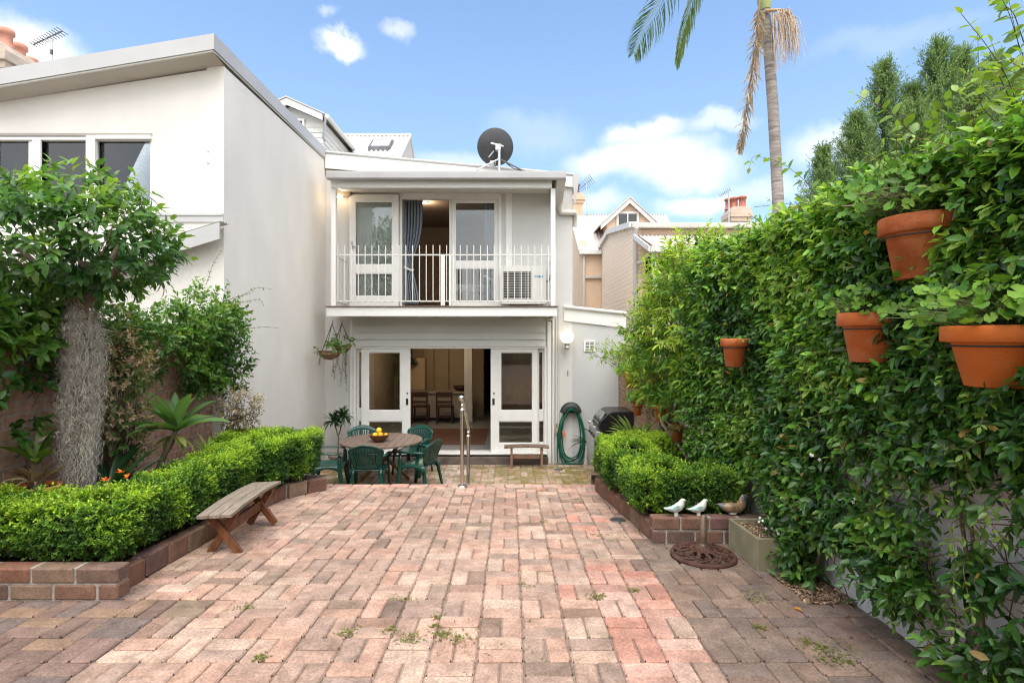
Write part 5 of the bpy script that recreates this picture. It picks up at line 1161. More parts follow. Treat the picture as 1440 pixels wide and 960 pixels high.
def bird(label, px, Y_, py_foot, yaw, s=1.0):
    x_, z_ = X(px, Y_), Z(py_foot, Y_); t = thing('ceramic_bird', label, 'ornament', (x_, Y_, z_), 'white ceramic birds on the brick edging')
    prof_pts = [(-.085, .062, .004, .004), (-.06, .058, .012, .010), (-.03, .056, .022, .020), (0, .062, .030, .030), (.025, .078, .031, .033), (.04, .098, .025, .027), (.047, .115, .021, .021), (.054, .124, .019, .018), (.064, .127, .011, .011), (.073, .124, .002, .002)]
    V = []; n = 16
    for i, (px_, pz_, ry_, rz_) in enumerate(prof_pts):
        a = prof_pts[max(i - 1, 0)]; c_ = prof_pts[min(i + 1, len(prof_pts) - 1)]; tx, tz_ = c_[0] - a[0], c_[1] - a[1]; l = math.hypot(tx, tz_); nx_, nz_ = -tz_ / l, tx / l
        for k in range(n):
            q = 2 * math.pi * k / n; V.append((px_ + nx_ * rz_ * math.sin(q), ry_ * math.cos(q), pz_ + nz_ * rz_ * math.sin(q)))
    Fs = [(i * n + k, i * n + (k + 1) % n, (i + 1) * n + (k + 1) % n, (i + 1) * n + k) for i in range(len(prof_pts) - 1) for k in range(n)]
    V = np.array(V) * s
    b = B(); b.add(V, Fs, True); b.add(V[:n], [tuple(range(n))]); b.build('body', M['birdwhite'], None).parent = t
    for sg in (-1, 1):
        w = [(-.075, .062), (-.03, .072), (.015, .094), (.03, .088), (.02, .068), (-.01, .058), (-.04, .056)]
        vs = [(p[0], sg * (.0305 - .012 * abs(p[0] + .0) / .08 * (1 if p[0] < 0 else .4)), p[1]) for p in w]; vs2 = [(p[0], p[1] + sg * .004, p[2]) for p in vs]
        b = B(); nn = len(w); b.add(np.array(vs + vs2) * s, [tuple(range(nn)), tuple(range(nn, 2 * nn))] + [(i, (i + 1) % nn, nn + (i + 1) % nn, nn + i) for i in range(nn)]); b.build('wing', M['birdteal'], None, .002).parent = t
        b = B(); b.ball(np.array((.058, sg * .016, .128)) * s, .003 * s, 8); b.build('eye', M['black'], None).parent = t
    b = B(); b.lathe([(.0, 0), (.019, 0), (.016, .02), (.013, .05)], (0.005, 0, 0), 14); b.v = [tuple(np.array(p) * s) for p in b.v]; b.build('foot', M['birdwhite'], None).parent = t
    t.rotation_euler = (0, 0, R(yaw)); return t
M['birdwhite'] = mat('glazed_ceramic', (.62, .61, .55), .3, .1, 10, coat=.4); M['birdteal'] = mat('teal_glaze', (.30, .46, .42), .35, .35, 25, coat=.4)
bird('white ceramic bird at the left end of the brick edging', 950, 4.53, 726.5, -8, 1.12)
bird('white ceramic bird half behind the umbrella tube', 981.5, 4.56, 727, -6, 1.12)
# duck planter
dk = thing('duck_planter', 'brown and grey ceramic duck planter on the brick edging', 'ornament', (X(1029, 4.6), 4.58, .018))
dV = []; n = 20; spine = [(-.135, .085, .006, .006), (-.12, .08, .016, .013), (-.095, .07, .032, .026), (-.06, .06, .05, .043), (-.01, .06, .06, .055), (.04, .062, .058, .055), (.075, .08, .045, .045), (.088, .11, .032, .032), (.092, .135, .029, .029), (.10, .152, .026, .024), (.118, .155, .014, .012), (.138, .150, .012, .006)]
for i, (a, z_, ry_, rz_) in enumerate(spine):
    p0 = spine[max(i - 1, 0)]; p1_ = spine[min(i + 1, len(spine) - 1)]; tx, tz_ = p1_[0] - p0[0], p1_[1] - p0[1]; l = math.hypot(tx, tz_)
    for k in range(n):
        q = 2 * math.pi * k / n; dV.append((a - tz_ / l * rz_ * math.sin(q), ry_ * math.cos(q), z_ + tx / l * rz_ * math.sin(q)))
dF = [(i * n + k, i * n + (k + 1) % n, (i + 1) * n + (k + 1) % n, (i + 1) * n + k) for i in range(len(spine) - 1) for k in range(n)]
dF = [f for f in dF if not (all(-.07 < dV[i][0] < .045 and dV[i][2] > .098 for i in f))]
b = B(); b.add(dV, dF, True); db = b.build('body', mat('duck_glaze', (.30, .19, .10), .4, .3, 16, col2=(.40, .28, .17), coat=.3), None); db.parent = dk; md = db.modifiers.new('s', 'SOLIDIFY'); md.thickness = .006
b = B(); b.add([v_ for v_ in np.array(dV)[7 * n:] * np.array((1.02, 1.05, 1.01))], [(i * n + k, i * n + (k + 1) % n, (i + 1) * n + (k + 1) % n, (i + 1) * n + k) for i in range(4) for k in range(n)], True); b.build('head', mat('duck_head', (.09, .095, .105), .4, .3, 20), None).parent = dk
b = B(); b.add([v_ for v_ in (np.array(dV)[:3 * n] - np.array((-.1, 0, .075))) * np.array((1.03, 1.1, 1.12)) + np.array((-.1, 0, .075))], [(i * n + k, i * n + (k + 1) % n, (i + 1) * n + (k + 1) % n, (i + 1) * n + k) for i in range(2) for k in range(n)], True); b.build('tail', mat('duck_tail', (.12, .12, .13), .4, .3, 20), None).parent = dk
for sg in (-1, 1):
    b = B()
    for (a, z_) in [(-.02, .075), (0, .075), (.02, .078), (.035, .06), (.015, .055), (-.005, .052)]:
        b.box(a - .002, a + .002, sg * .0585, sg * .063, z_ - .012, z_ + .006)
    b.build('feather_marks', M['dark'], None).parent = dk
b = B(); b.lathe([(0, .063), (.05, .066)], (-.012, 0, 0), 16); b.build('soil', M['soil'], None).parent = dk
b = B(); b.lathe([(0, 0), (.035, 0), (.04, .012), (.03, .02)], (0, 0, 0), 16); b.build('foot', M['birdwhite'], None).parent = dk
dk.scale = (.95, .95, .95)
# concrete trough
tr = thing('planter_box', 'olive grey concrete trough planter with wood chips beside the vine', 'planter', (1.9, 4.15, gz(4.15)))
q0, q1, w0_, w1_ = 3.90, 4.42, 1.77, 2.08
def zt_(y, h): return gz(y) + h
b = B(); H = .235; th = .022
for (x0, x1, y0, y1) in ((w0_, w1_, q0, q0 + th), (w0_, w1_, q1 - th, q1), (w0_, w0_ + th, q0 + th + .001, q1 - th - .001), (w1_ - th, w1_, q0 + th + .001, q1 - th - .001)):
    b.add([(x0, y0, gz(y0)), (x1, y0, gz(y0)), (x1, y1, gz(y1)), (x0, y1, gz(y1)), (x0, y0, gz(y0) + H), (x1, y0, gz(y0) + H), (x1, y1, gz(y1) + H), (x0, y1, gz(y1) + H)], [(0, 3, 2, 1), (4, 5, 6, 7), (0, 1, 5, 4), (1, 2, 6, 5), (2, 3, 7, 6), (3, 0, 4, 7)])
b.build('trough', mat('olive_concrete', (.255, .225, .135), .85, .18, 4, .25, 80, col2=(.30, .275, .185)), tr, .005)
b = B(); b.add([(w0_ + th, q0 + th, gz(q0) + H - .035), (w1_ - th, q0 + th, gz(q0) + H - .035), (w1_ - th, q1 - th, gz(q1) + H - .035), (w0_ + th, q1 - th, gz(q1) + H - .035)], [(0, 1, 2, 3)]); b.build('soil', M['soil'], tr)
def chips(name, cx, cy, rx, ry, zf, n, parent=None):
    p = np.stack([cx + rng.uniform(-rx, rx, n), cy + rng.uniform(-ry, ry, n), np.zeros(n)], 1); p[:, 2] = [zf(y_) for y_ in p[:, 1]]; p[:, 2] += rng.uniform(0, .014, n)
    a = rng.uniform(0, 6.28, n); d_ = np.stack([np.cos(a), np.sin(a), rng.normal(0, .35, n)], 1); nn = np.stack([rng.normal(0, .5, n), rng.normal(0, .5, n), np.ones(n)], 1)
    col_ = jit(mixcol((.10, .055, .03), (.42, .30, .20), rng.random(n) ** 1.5), .2, .05)
    u_ = unit(d_); v_ = unit(np.cross(nn, u_)); w_ = np.cross(u_, v_); hs_c = np.stack([rng.uniform(.006, .02, n), rng.uniform(.003, .007, n), rng.uniform(.001, .003, n)], 1)
    V_, T_, C_ = rbox(p, u_, v_, w_, hs_c, .0007, col_); return np_mesh(name, V_, T_, M['chip'], parent, C_)
M['chip'] = mat_attr('bark_chip', .9, .15, .2, 150, 0)
tag(chips('wood_chips', 1.925, 4.16, .125, .225, lambda y_: gz(y_) + H - .033, 700, tr), kind='stuff')
tag(chips('bark_mulch', 1.99, 3.62, .15, .25, lambda y_: gz(y_) - .0, 800), kind='stuff')
# floor drain
fd = thing('floor_drain', 'small round metal drain grate set into the paving', 'drain', (1.02, 5.18, gz(5.18)))
b = B(); b.lathe([(.058, .002), (.062, .006), (.074, .006), (.076, .0)], (1.02, 5.18, gz(5.18)), 28); b.build('ring', M['antenna'], fd)
b = B()
for i in range(7):
    x_ = -.048 + .016 * i; l = math.sqrt(.06 ** 2 - x_ ** 2); b.box(1.02 + x_ - .004, 1.02 + x_ + .004, 5.18 - l, 5.18 + l, gz(5.18) + .0025, gz(5.18) + .005)
b.build('grate', M['antenna'], fd); b = B(); b.lathe([(0, .002), (.06, .002)], (1.02, 5.18, gz(5.18)), 24); b.build('sump', M['dark'], fd)
fd2 = thing('floor_drain', 'drain grate in the mossy lower paving beside the small bench', 'drain', (X(785, 10.3), 10.3, COURT))
b = B(); b.lathe([(0, .003), (.07, .003), (.085, .004), (.085, 0)], (X(785, 10.3), 10.3, COURT), 24); b.build('grate', M['antenna'], fd2)

# ================================================================== ANTENNAS
def antenna(label, base, topz, boom_a, boom_b, n_el, el, elv=(0, 0, 1), r=.014):
    t = thing('tv_antenna', label, 'antenna', base); x, y, z = base
    b = B(); b.tube([(x, y, z), (x, y, topz)], r, 8); b.build('mast', M['metal_grey'], t)
    a = np.array((x, y, topz)) + np.array(boom_a); c_ = np.array((x, y, topz)) + np.array(boom_b)
    b = B(); b.bar(a, c_, .022, .022); b.build('boom', M['antenna'], t)
    b = B(); d_ = unit(np.cross(c_ - a, elv))
    for i in range(n_el):
        p = a + (c_ - a) * i / max(1, n_el - 1); l = el * (.6 + .4 * i / max(1, n_el - 1)); b.bar(p - d_ * l, p + d_ * l, .011, .011)
    b.build('elements', M['antenna'], t); return t
YA = 12.0
t = antenna('television antenna rising from the cream building near three chimney pots', (X(73.5, YA), YA, 5.6), Z(51, YA), (-.42, 0, -.19), (.22, 0, .11), 12, .16)
b = B(); b.box(X(72, YA), X(75, YA), YA - .04, YA, Z(77, YA), Z(71, YA)); b.build('junction_box', M['antenna'], t)
b = B(); b.tube([(X(73.5, YA), YA, Z(59, YA)), (X(64, YA), YA - .1, Z(57, YA))], .01, 6); b.build('stay', M['metal_grey'], t)
antenna('television antenna beside the dark pot chimney right of the white house', (X(825, 21), 21, 6.2), Z(257, 21), (-.32, .0, -.28), (.22, .1, .18), 9, .22, (0, 1, .3), .02)
antenna('television antenna beside the three red pots', (X(1025, 25.2), 25.2, 5.6), Z(266, 25), (-.42, 0, -.26), (.05, .0, .03), 7, .12, (0, 1, .2), .03)
antenna('long thin television antenna crossing behind the palm trunk', (X(1085, 27), 27, 4.5), Z(288.5, 27), (-.86, 0, -.09), (.95, 0, .09), 9, .10, (0, 0, 1), .02)
# ================================================================== PLANTS
def cat_(*a): return [np.concatenate(x) for x in zip(*a)]

# ------------------------------------------------------------------ clipped box hedges
def hedge(name, label, boxes, zt, zb, n_per, seed, light):
    """boxes: (x0,x1,y0,y1) pieces of one clipped hedge; returns the thing"""
    cx = np.mean([(b[0] + b[1]) / 2 for b in boxes]); cy = np.mean([(b[2] + b[3]) / 2 for b in boxes])
    t = thing(name, label, 'hedge', (cx, cy, gz(cy) + .1))
    P0, D0 = [], []
    for bi, (x0, x1, y0, y1) in enumerate(boxes):
        zlo = gz(y1) + zb; faces = [((x0, x1), (y0, y1), 'z', zt, (0, 0, 1), 1.0), ((x0, x1), (zlo, zt), 'y', y0, (0, -1, 0), 1), ((x0, x1), (zlo, zt), 'y', y1, (0, 1, 0), .6), ((y0, y1), (zlo, zt), 'x', x0, (-1, 0, 0), 1), ((y0, y1), (zlo, zt), 'x', x1, (1, 0, 0), 1)]
        for (a, b_, ax_, val, nrm, dens) in faces:
            k = int((a[1] - a[0]) * (b_[1] - b_[0]) * n_per * dens)
            u_, v_ = rng.uniform(a[0], a[1], k), rng.uniform(b_[0], b_[1], k)
            p = {'z': np.stack([u_, v_, np.full(k, val)], 1), 'y': np.stack([u_, np.full(k, val), v_], 1), 'x': np.stack([np.full(k, val), u_, v_], 1)}[ax_]
            if ax_ == 'z': p[:, 2] = val
            keep = np.ones(k, bool)
            for bj, o in enumerate(boxes):
                if bj != bi: keep &= ~((p[:, 0] > o[0] + .03) & (p[:, 0] < o[1] - .03) & (p[:, 1] > o[2] + .03) & (p[:, 1] < o[3] - .03) & (p[:, 2] < zt - .005 if ax_ != 'z' else np.ones(k, bool)))
            # lowest edge is uneven, corners rounded
            low = gz(p[:, 1]) + zb + .05 * vnoise(p * 7, seed)
            if ax_ != 'z': keep &= (p[:, 2] > low)
            p = p[keep]; k = len(p); nn = np.tile(np.array(nrm, float), (k, 1))
            off = (vnoise(p * 6, seed) - .5) * .09 + (vnoise(p * 17, seed + 1) - .5) * .06
            inset = np.zeros(k)
            if ax_ != 'z':
                inset = np.clip((p[:, 2] - (zt - .09)) / .09, 0, 1) ** 2 * .05
                under = np.clip((gz(p[:, 1]) + zb + .12 - p[:, 2]) / .12, 0, 1) * .07; inset = inset + under
            p = p + nn * (off - inset - .02 - rng.exponential(.012, k))[:, None]
            d = nn * .75 + np.array([0, 0, .75 if ax_ != 'z' else .6]) + rng.normal(0, .45, (k, 3))
            P0.append(p); D0.append(d)
    P0 = np.concatenate(P0); D0 = np.concatenate(D0); n = len(P0)
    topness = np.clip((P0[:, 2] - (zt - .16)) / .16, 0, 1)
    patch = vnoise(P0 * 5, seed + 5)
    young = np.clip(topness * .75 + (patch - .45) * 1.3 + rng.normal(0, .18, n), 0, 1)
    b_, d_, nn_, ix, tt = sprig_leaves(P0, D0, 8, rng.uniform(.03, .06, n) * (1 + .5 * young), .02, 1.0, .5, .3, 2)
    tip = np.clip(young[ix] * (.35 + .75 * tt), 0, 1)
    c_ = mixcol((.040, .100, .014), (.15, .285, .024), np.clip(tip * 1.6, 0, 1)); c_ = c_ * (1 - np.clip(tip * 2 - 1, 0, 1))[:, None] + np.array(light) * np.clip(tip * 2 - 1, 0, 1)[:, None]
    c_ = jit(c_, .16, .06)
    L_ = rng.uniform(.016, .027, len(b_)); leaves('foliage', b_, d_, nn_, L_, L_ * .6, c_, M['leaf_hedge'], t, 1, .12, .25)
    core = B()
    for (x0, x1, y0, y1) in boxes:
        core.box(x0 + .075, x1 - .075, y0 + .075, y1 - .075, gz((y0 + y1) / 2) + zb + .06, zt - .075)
    core.build('branches', M['hedge_core'], t)  # solid dark boxes added inside to block light through the leaves
    st = []
    for (x0, x1, y0, y1) in boxes:
        for i in range(int(14 * max(x1 - x0, y1 - y0))):
            x_, y_ = rng.uniform(x0 + .1, x1 - .1), rng.uniform(y0 + .1, y1 - .1); st.append([(x_, y_, gz(y_) + .1), (x_ + rng.normal(0, .03), y_ + rng.normal(0, .03), gz(y_) + zb + .02), (x_ + rng.normal(0, .06), y_ + rng.normal(0, .06), gz(y_) + zb + .15)])
    strands('stems', st, .008, M['stem'], t)
    return t
M['hedge_core'] = mat('dark_core_block', (.018, .030, .010), .95, .6, 25, 1, 60)
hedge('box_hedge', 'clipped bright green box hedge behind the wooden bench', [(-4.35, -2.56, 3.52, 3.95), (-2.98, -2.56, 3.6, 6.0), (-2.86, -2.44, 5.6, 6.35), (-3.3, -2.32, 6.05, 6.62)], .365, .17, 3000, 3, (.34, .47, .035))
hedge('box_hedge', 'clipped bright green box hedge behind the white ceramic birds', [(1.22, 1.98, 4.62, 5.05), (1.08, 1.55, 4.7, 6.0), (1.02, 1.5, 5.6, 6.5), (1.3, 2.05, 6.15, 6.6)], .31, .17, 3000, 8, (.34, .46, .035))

# ------------------------------------------------------------------ climbing star jasmine on the right wall
vine = thing('climbing_jasmine', 'glossy dark green jasmine vine covering the grey wall on the right', 'climbing plant', (2.1, 3, -.1))
def vine_thick(y, z): 
    p = np.stack([y * 1.6, z * 1.6, np.zeros_like(y)], 1); q = p * 2.9
    return .03 + .11 * vnoise(p, 31) + .06 * vnoise(q, 32) + .03 * np.clip((z - .9) / 1.2, 0, 1) + .10 * np.clip((y - 4.7) / .6, 0, 1)
N0 = 13500
y_ = 1.0 + 4.6 * rng.random(N0); z_ = rng.uniform(-.3, 2.32, N0)
dens = np.ones(N0)
nzv = vnoise(np.stack([y_ * 2.6, z_ * 2.6, np.zeros(N0)], 1), 40); nzf = vnoise(np.stack([y_ * 6, z_ * 6, np.zeros(N0)], 1), 41)
mixn = .6 * nzv + .4 * nzf
zz = z_ - gz(y_)
bare = np.clip((1.35 - zz) / .6, 0, 1) * np.clip((3.9 - y_) / .6, 0, 1)            # thinner low down near the viewer
dens -= bare * 1.0 * (mixn < .50) + .1 * bare
low = zz < .42
dens = np.where(low & (y_ > 3.0) & (y_ < 3.55), 0, dens)
dens = np.where((zz < .30) & (y_ < 3.6) & (mixn < .62), 0, dens)
dens = np.where((zz < .18) & ~((y_ > 3.6) & (y_ < 3.95)), dens * .12, dens)
dens = np.where((y_ > 3.95) & (y_ < 4.5) & (zz < .36), 0, dens); dens = np.where((y_ > 4.25) & (y_ < 5.0) & (zz < .58), 0, dens)
dens = np.where((y_ > 4.5) & (zz < .35), dens * .3, dens)
keep = rng.random(N0) < np.clip(dens, 0, 1) * np.where(y_ > 4, .72, .95)
y_, z_ = y_[keep], z_[keep]; n = len(y_)
th_ = vine_thick(y_, z_); depth = 1 - rng.random(n) ** 2.2 * .75
topz = 2.32 + .12 * (vnoise(np.stack([y_ * 3, y_ * 0, y_ * 0], 1), 44) - .5)
P0 = np.stack([2.15 - th_ * depth, y_, z_], 1)
D0 = np.stack([-rng.uniform(.4, 1.0, n), rng.normal(-.15, .5, n), rng.normal(-.15, .55, n) + .5 * np.clip((z_ - 1.7) / .5, 0, 1)], 1)
# over the coping
k = 1700; yt = 1.0 + 4.7 * rng.random(k); xt = rng.uniform(1.98, 2.5, k); zt2 = 2.10 + .22 * vnoise(np.stack([yt * 2.2, xt * 2.2, xt * 0], 1), 46) * (1 - ((xt - 2.15) / .42) ** 2) + rng.uniform(-.05, .05, k)
P1 = np.stack([xt, yt, zt2], 1); D1 = np.stack([rng.normal(-.35, .5, k), rng.normal(0, .5, k), rng.uniform(.3, 1.1, k)], 1)
P0 = np.concatenate([P0, P1]); D0 = np.concatenate([D0, D1]); n = len(P0)
near = P0[:, 1] < 3.2
b_, d_, nn_, ix, tt = sprig_leaves(P0, D0, 8, rng.uniform(.08, .17, n), .05, .95, .55, .28, 2)
d_[:, 2] -= .28
up = np.clip((P0[:, 2] - 1.55) / .65, 0, 1)
young = np.clip(.23 + .75 * up * rng.random(n) + (vnoise(P0 * 4, 50) - .5) * .9 + rng.normal(0, .14, n), 0, 1)
tip = np.clip(young[ix] * (.3 + .9 * tt), 0, 1)
c_ = mixcol((.027, .080, .015), (.090, .200, .026), np.clip(tip * 1.8, 0, 1)); c2_ = np.clip(tip * 2.2 - 1, 0, 1)[:, None]; c_ = c_ * (1 - c2_) + np.array((.25, .39, .055)) * c2_
c_ = jit(c_, .26, .07)
old = rng.random(len(b_)) < .012; c_[old] = jit(np.tile((.30, .20, .06), (int(old.sum()), 1)), .3, .15)
L_ = rng.uniform(.040, .080, len(b_)) * np.where(rng.random(len(b_)) < .15, .65, 1)
vl = [b_, d_, nn_, L_, c_]
# long free shoots
shoot_lines = []
def shoots(lines, leafL, gap, colour, wid=.55):
    bs, ds, ns, Ls, cs = [], [], [], [], []
    for ln in lines:
        ln = np.array(ln, float); m = 24; tpar = np.linspace(0, len(ln) - 1, m)
        # smooth the polyline
        pts = np.stack([np.interp(tpar, np.arange(len(ln)), ln[:, i]) for i in range(3)], 1)
        for _ in range(3): pts[1:-1] = (pts[:-2] + 2 * pts[1:-1] + pts[2:]) / 4
        shoot_lines.append(pts); seg = np.linalg.norm(np.diff(pts, axis=0), axis=1).cumsum(); s = gap
        while s < seg[-1]:
            i = int(np.searchsorted(seg, s)); p = pts[i]; d0 = unit((pts[i + 1] - pts[i])[None])[0]; fr = s / seg[-1]
            a = rng.normal(size=3); a = unit(np.cross(d0, a)[None])[0]
            for sg in (-1, 1):
                bs.append(p); ds.append(a * sg + d0 * .5 + np.array((0, 0, -.15))); ns.append(np.array((rng.normal(0, .4), rng.normal(0, .4) - .2, 1))); Ls.append(leafL * rng.uniform(.7, 1.1) * (1.1 - .55 * fr)); cs.append(np.array(colour[0]) * (1 - fr) + np.array(colour[1]) * fr)
            s += gap * rng.uniform(.7, 1.3)
        bs.append(pts[-1]); ds.append(pts[-1] - pts[-3]); ns.append(np.array((0, -.3, 1.0))); Ls.append(leafL * .5); cs.append(np.array(colour[1]))
    return np.array(bs), np.array(ds), np.array(ns), np.array(Ls), jit(np.array(cs), .15, .05)
lines = [[P(1440, 170, 2.45), P(1415, 105, 2.4), P(1385, 60, 2.35), P(1352, 20, 2.3)], [P(1460, 130, 2.5), P(1435, 70, 2.45), P(1420, 20, 2.4), P(1400, -20, 2.35)], [P(1440, 60, 2.5), P(1425, 15, 2.45), P(1390, -5, 2.4), P(1350, -20, 2.4)], [P(1470, 210, 2.4), P(1425, 150, 2.3), P(1400, 95, 2.25), P(1375, 110, 2.2)],
         [P(1330, 235, 2.75), P(1290, 195, 2.7), P(1250, 155, 2.7), P(1203, 133, 2.75)], [P(1330, 250, 2.9), P(1300, 190, 2.8), P(1330, 140, 2.8), P(1400, 90, 2.8)], [P(1425, 200, 2.3), P(1380, 150, 2.3), P(1375, 120, 2.3)], [P(1400, 215, 2.5), P(1370, 175, 2.5), P(1365, 150, 2.5)], [P(1290, 255, 2.9), P(1260, 215, 2.9), P(1262, 180, 2.85)], [P(1350, 240, 2.7), P(1340, 200, 2.7), P(1352, 165, 2.7)],
         [P(1160, 305, 3.9), P(1140, 260, 3.9), P(1100, 228, 3.95), P(1058, 218, 4.0), P(1054, 236, 4.0)], [P(1235, 280, 3.1), P(1215, 245, 3.1), P(1190, 228, 3.1)]]
for i in range(60):
    yy = rng.uniform(1.6, 5.5); q = np.array((rng.uniform(1.95, 2.4), yy, 2.18)); dd = np.array((rng.normal(-.12, .22), rng.normal(0, .2), rng.uniform(.18, .42))) * rng.uniform(.5, 1.1)
    lines.append([q, q + dd * .5 + (0, 0, .04), q + dd])
lines12 = lines[:12]
for i in range(26):
    q = np.array((rng.uniform(2.15, 2.65), rng.uniform(2.0, 2.75), 2.2)); e = np.array((rng.uniform(2.0, 2.3), q[1] + rng.normal(-.05, .12), rng.uniform(2.45, 3.0))); lines12.append([q, (q + e) / 2 + np.array((.06, 0, .06)), e])
lines = lines12 + lines[12:]
s1 = shoots(lines[:38], .092, .062, ((.07, .14, .02), (.19, .28, .04)), .62)
s2 = shoots(lines[38:], .058, .05, ((.08, .15, .02), (.20, .29, .04)))
lines = []
for i in range(70):                     # hanging shoots on the face, near the viewer
    yy = rng.uniform(1.5, 5.5); zq = rng.uniform(.25, 1.6); q = np.array((2.15 - float(vine_thick(np.array([yy]), np.array([zq]))[0]), yy, zq)); dd = np.array((rng.uniform(-.22, -.06), rng.normal(0, .2), rng.uniform(-.35, .05)))
    lines.append([q, q + dd * .5 + (-.05, 0, .03), q + dd])
lines += [[(2.1, 2.62, .75), (2.0, 2.66, .45), (1.93, 2.78, .22), (1.86, 2.86, .2)], [(2.1, 2.4, .6), (1.98, 2.5, .3), (1.95, 2.55, .05)], [(2.12, 2.9, .9), (2.0, 2.95, .6), (1.95, 3.05, .5), (1.9, 3.1, .42)], [(2.1, 2.2, .8), (1.95, 2.3, .5), (1.9, 2.4, .3)],
          [(2.1, 2.45, -.1), (2.02, 2.5, .15), (2.0, 2.6, .4), (2.05, 2.7, .7)], [(2.1, 2.55, -.1), (2.0, 2.62, .05), (1.93, 2.7, .25)]]
s3 = shoots(lines, .068, .045, ((.04, .10, .02), (.15, .25, .035)))
vl = cat_(vl, s1, s2, s3)
wd_ = np.concatenate([np.full(len(b_), .43), np.full(len(s1[0]), .62), np.full(len(s2[0]), .5), np.full(len(s3[0]), .43)])
leaves('foliage', vl[0], vl[1], vl[2], vl[3], vl[3] * wd_, vl[4], M['leaf'], vine, 2, rng.uniform(.02, .22, len(vl[0])), .14)
st = [s for s in shoot_lines]
for i in range(260):
    yy = rng.uniform(1.2, 5.4); zq = rng.uniform(gz(3), 1.9); x_ = 2.12 - rng.random() * .06; pts = []
    dy_, dz_ = rng.normal(0, .12), rng.uniform(.1, .22)
    for k in range(6): pts.append((x_ - .02 * k * rng.random(), yy + dy_ * k + rng.normal(0, .02), zq + dz_ * k * .6 + rng.normal(0, .02)))
    st.append(np.array(pts))
strands('stems', st, [.0028] * len(shoot_lines) + [.004] * 260, M['stem'], vine)
b = B()
for (yy, x_, tp) in ((3.72, 2.0, .5), (3.66, 2.04, .45), (3.78, 2.06, .6), (2.5, 2.06, .7), (2.42, 2.02, .55)):
    b = B(); b.tube([(x_, yy, gz(yy) - .02), (x_ + .02, yy + .02, gz(yy) + .12), (x_ + .05, yy - .04, gz(yy) + .3), (2.1, yy + .06, gz(yy) + tp + .2)], [.017, .014, .012, .008], 8); b.build('trunk', M['bark'], vine)
# white star flowers
fl = [P(1093, 752, 3.85), P(1085, 745, 3.9), P(1073, 731, 3.95), P(1390, 935, 2.25), P(1140, 640, 3.4), P(1200, 700, 3.1)]
fb, fdd, fn = [], [], []
for p in fl:
    for q in range(3):
        c0 = np.array(p) + rng.normal(0, .018, 3); nrm = unit(np.array([[-.6, -.7, .3]]) + rng.normal(0, .3, (1, 3)))[0]; a = unit(np.cross(nrm, (0, 0, 1))[None])[0]; w_ = np.cross(nrm, a)
        for k in range(5): t_ = k * 1.2566; fb.append(c0); fdd.append(a * math.cos(t_) + w_ * math.sin(t_)); fn.append(nrm)
leaves('blossom', np.array(fb), np.array(fdd), np.array(fn), .013, .007, np.tile((.75, .74, .68), (len(fb), 1)), M['leaf_soft'], vine, 1, .1, .1)

# ------------------------------------------------------------------ shrubs made of sprigs in a lumpy volume
def shrub(name, label, cat, base, lobes, n, k, shootL, leafL, asp, c_lo, c_hi, c_tip, m, droop=.2, spread=1.0, shell=.35, detail=2, trunk=None, group=None, tipw=1.0, seed=0, up=.4, curl=.15):
    t = thing(name, label, cat, base, group); Ps, Ds = [], []
    vol = np.array([l[1][0] * l[1][1] + l[1][1] * l[1][2] + l[1][0] * l[1][2] for l in lobes]); vol = vol / vol.sum()
    for (c, r), f in zip(lobes, vol):
        q = int(n * f); d = rdir(q); rad = 1 - shell * rng.random(q) ** 1.6; rad *= .86 + .34 * vnoise(d * 2.3 + np.array(c) * 3, seed)
        p = np.array(c) + d * rad[:, None] * np.array(r)
        keep = np.ones(q, bool)
        for (c2, r2) in lobes:
            if c2 is not c: keep &= (((p - np.array(c2)) / (np.array(r2) * .78)) ** 2).sum(1) > 1
        Ps.append(p[keep]); Ds.append((d * .9 + np.array([0, 0, up]) + rng.normal(0, .35, (q, 3)))[keep])
    P0 = np.concatenate(Ps); D0 = np.concatenate(Ds); q = len(P0)
    b_, d_, nn_, ix, tt = sprig_leaves(P0, D0, k, rng.uniform(.7, 1.3, q) * shootL, leafL, spread, .6, .25, 2)
    d_[:, 2] -= droop
    zr = (P0[:, 2] - P0[:, 2].min()) / max(.01, np.ptp(P0[:, 2])); yng = np.clip(.25 + .45 * zr + (vnoise(P0 * 4, seed + 3) - .5) * .9 + rng.normal(0, .15, q), 0, 1)
    tip = np.clip(yng[ix] * (.35 + .8 * tt) * tipw, 0, 1)
    c_ = mixcol(c_lo, c_hi, np.clip(tip * 1.7, 0, 1)); c2_ = np.clip(tip * 2.2 - 1, 0, 1)[:, None]; c_ = jit(c_ * (1 - c2_) + np.array(c_tip) * c2_, .17, .06)
    L_ = rng.uniform(.65, 1.15, len(b_)) * leafL
    leaves('foliage', b_, d_, nn_, L_, L_ * asp, c_, m, t, detail, rng.uniform(.3, 1.6, len(b_)) * curl, .14)
    st = []
    root = np.array(base if trunk is None else trunk)
    for i in rng.choice(q, min(q, 45), replace=False):
        e = P0[i]; cc_ = np.array(lobes[rng.integers(len(lobes))][0]); mid = root * .35 + e * .45 + cc_ * .2; st.append([root + rng.normal(0, .02, 3), mid + rng.normal(0, .04, 3), e])
    sl_ = []
    for s in st:
        s = np.array(s); tpar = np.linspace(0, 1, 7)[:, None]; sl_.append((1 - tpar) ** 2 * s[0] + 2 * tpar * (1 - tpar) * s[1] + tpar ** 2 * s[2])
    strands('branches', sl_, .006 * (1 if leafL > .04 else .5), M['bark'], t)
    return t

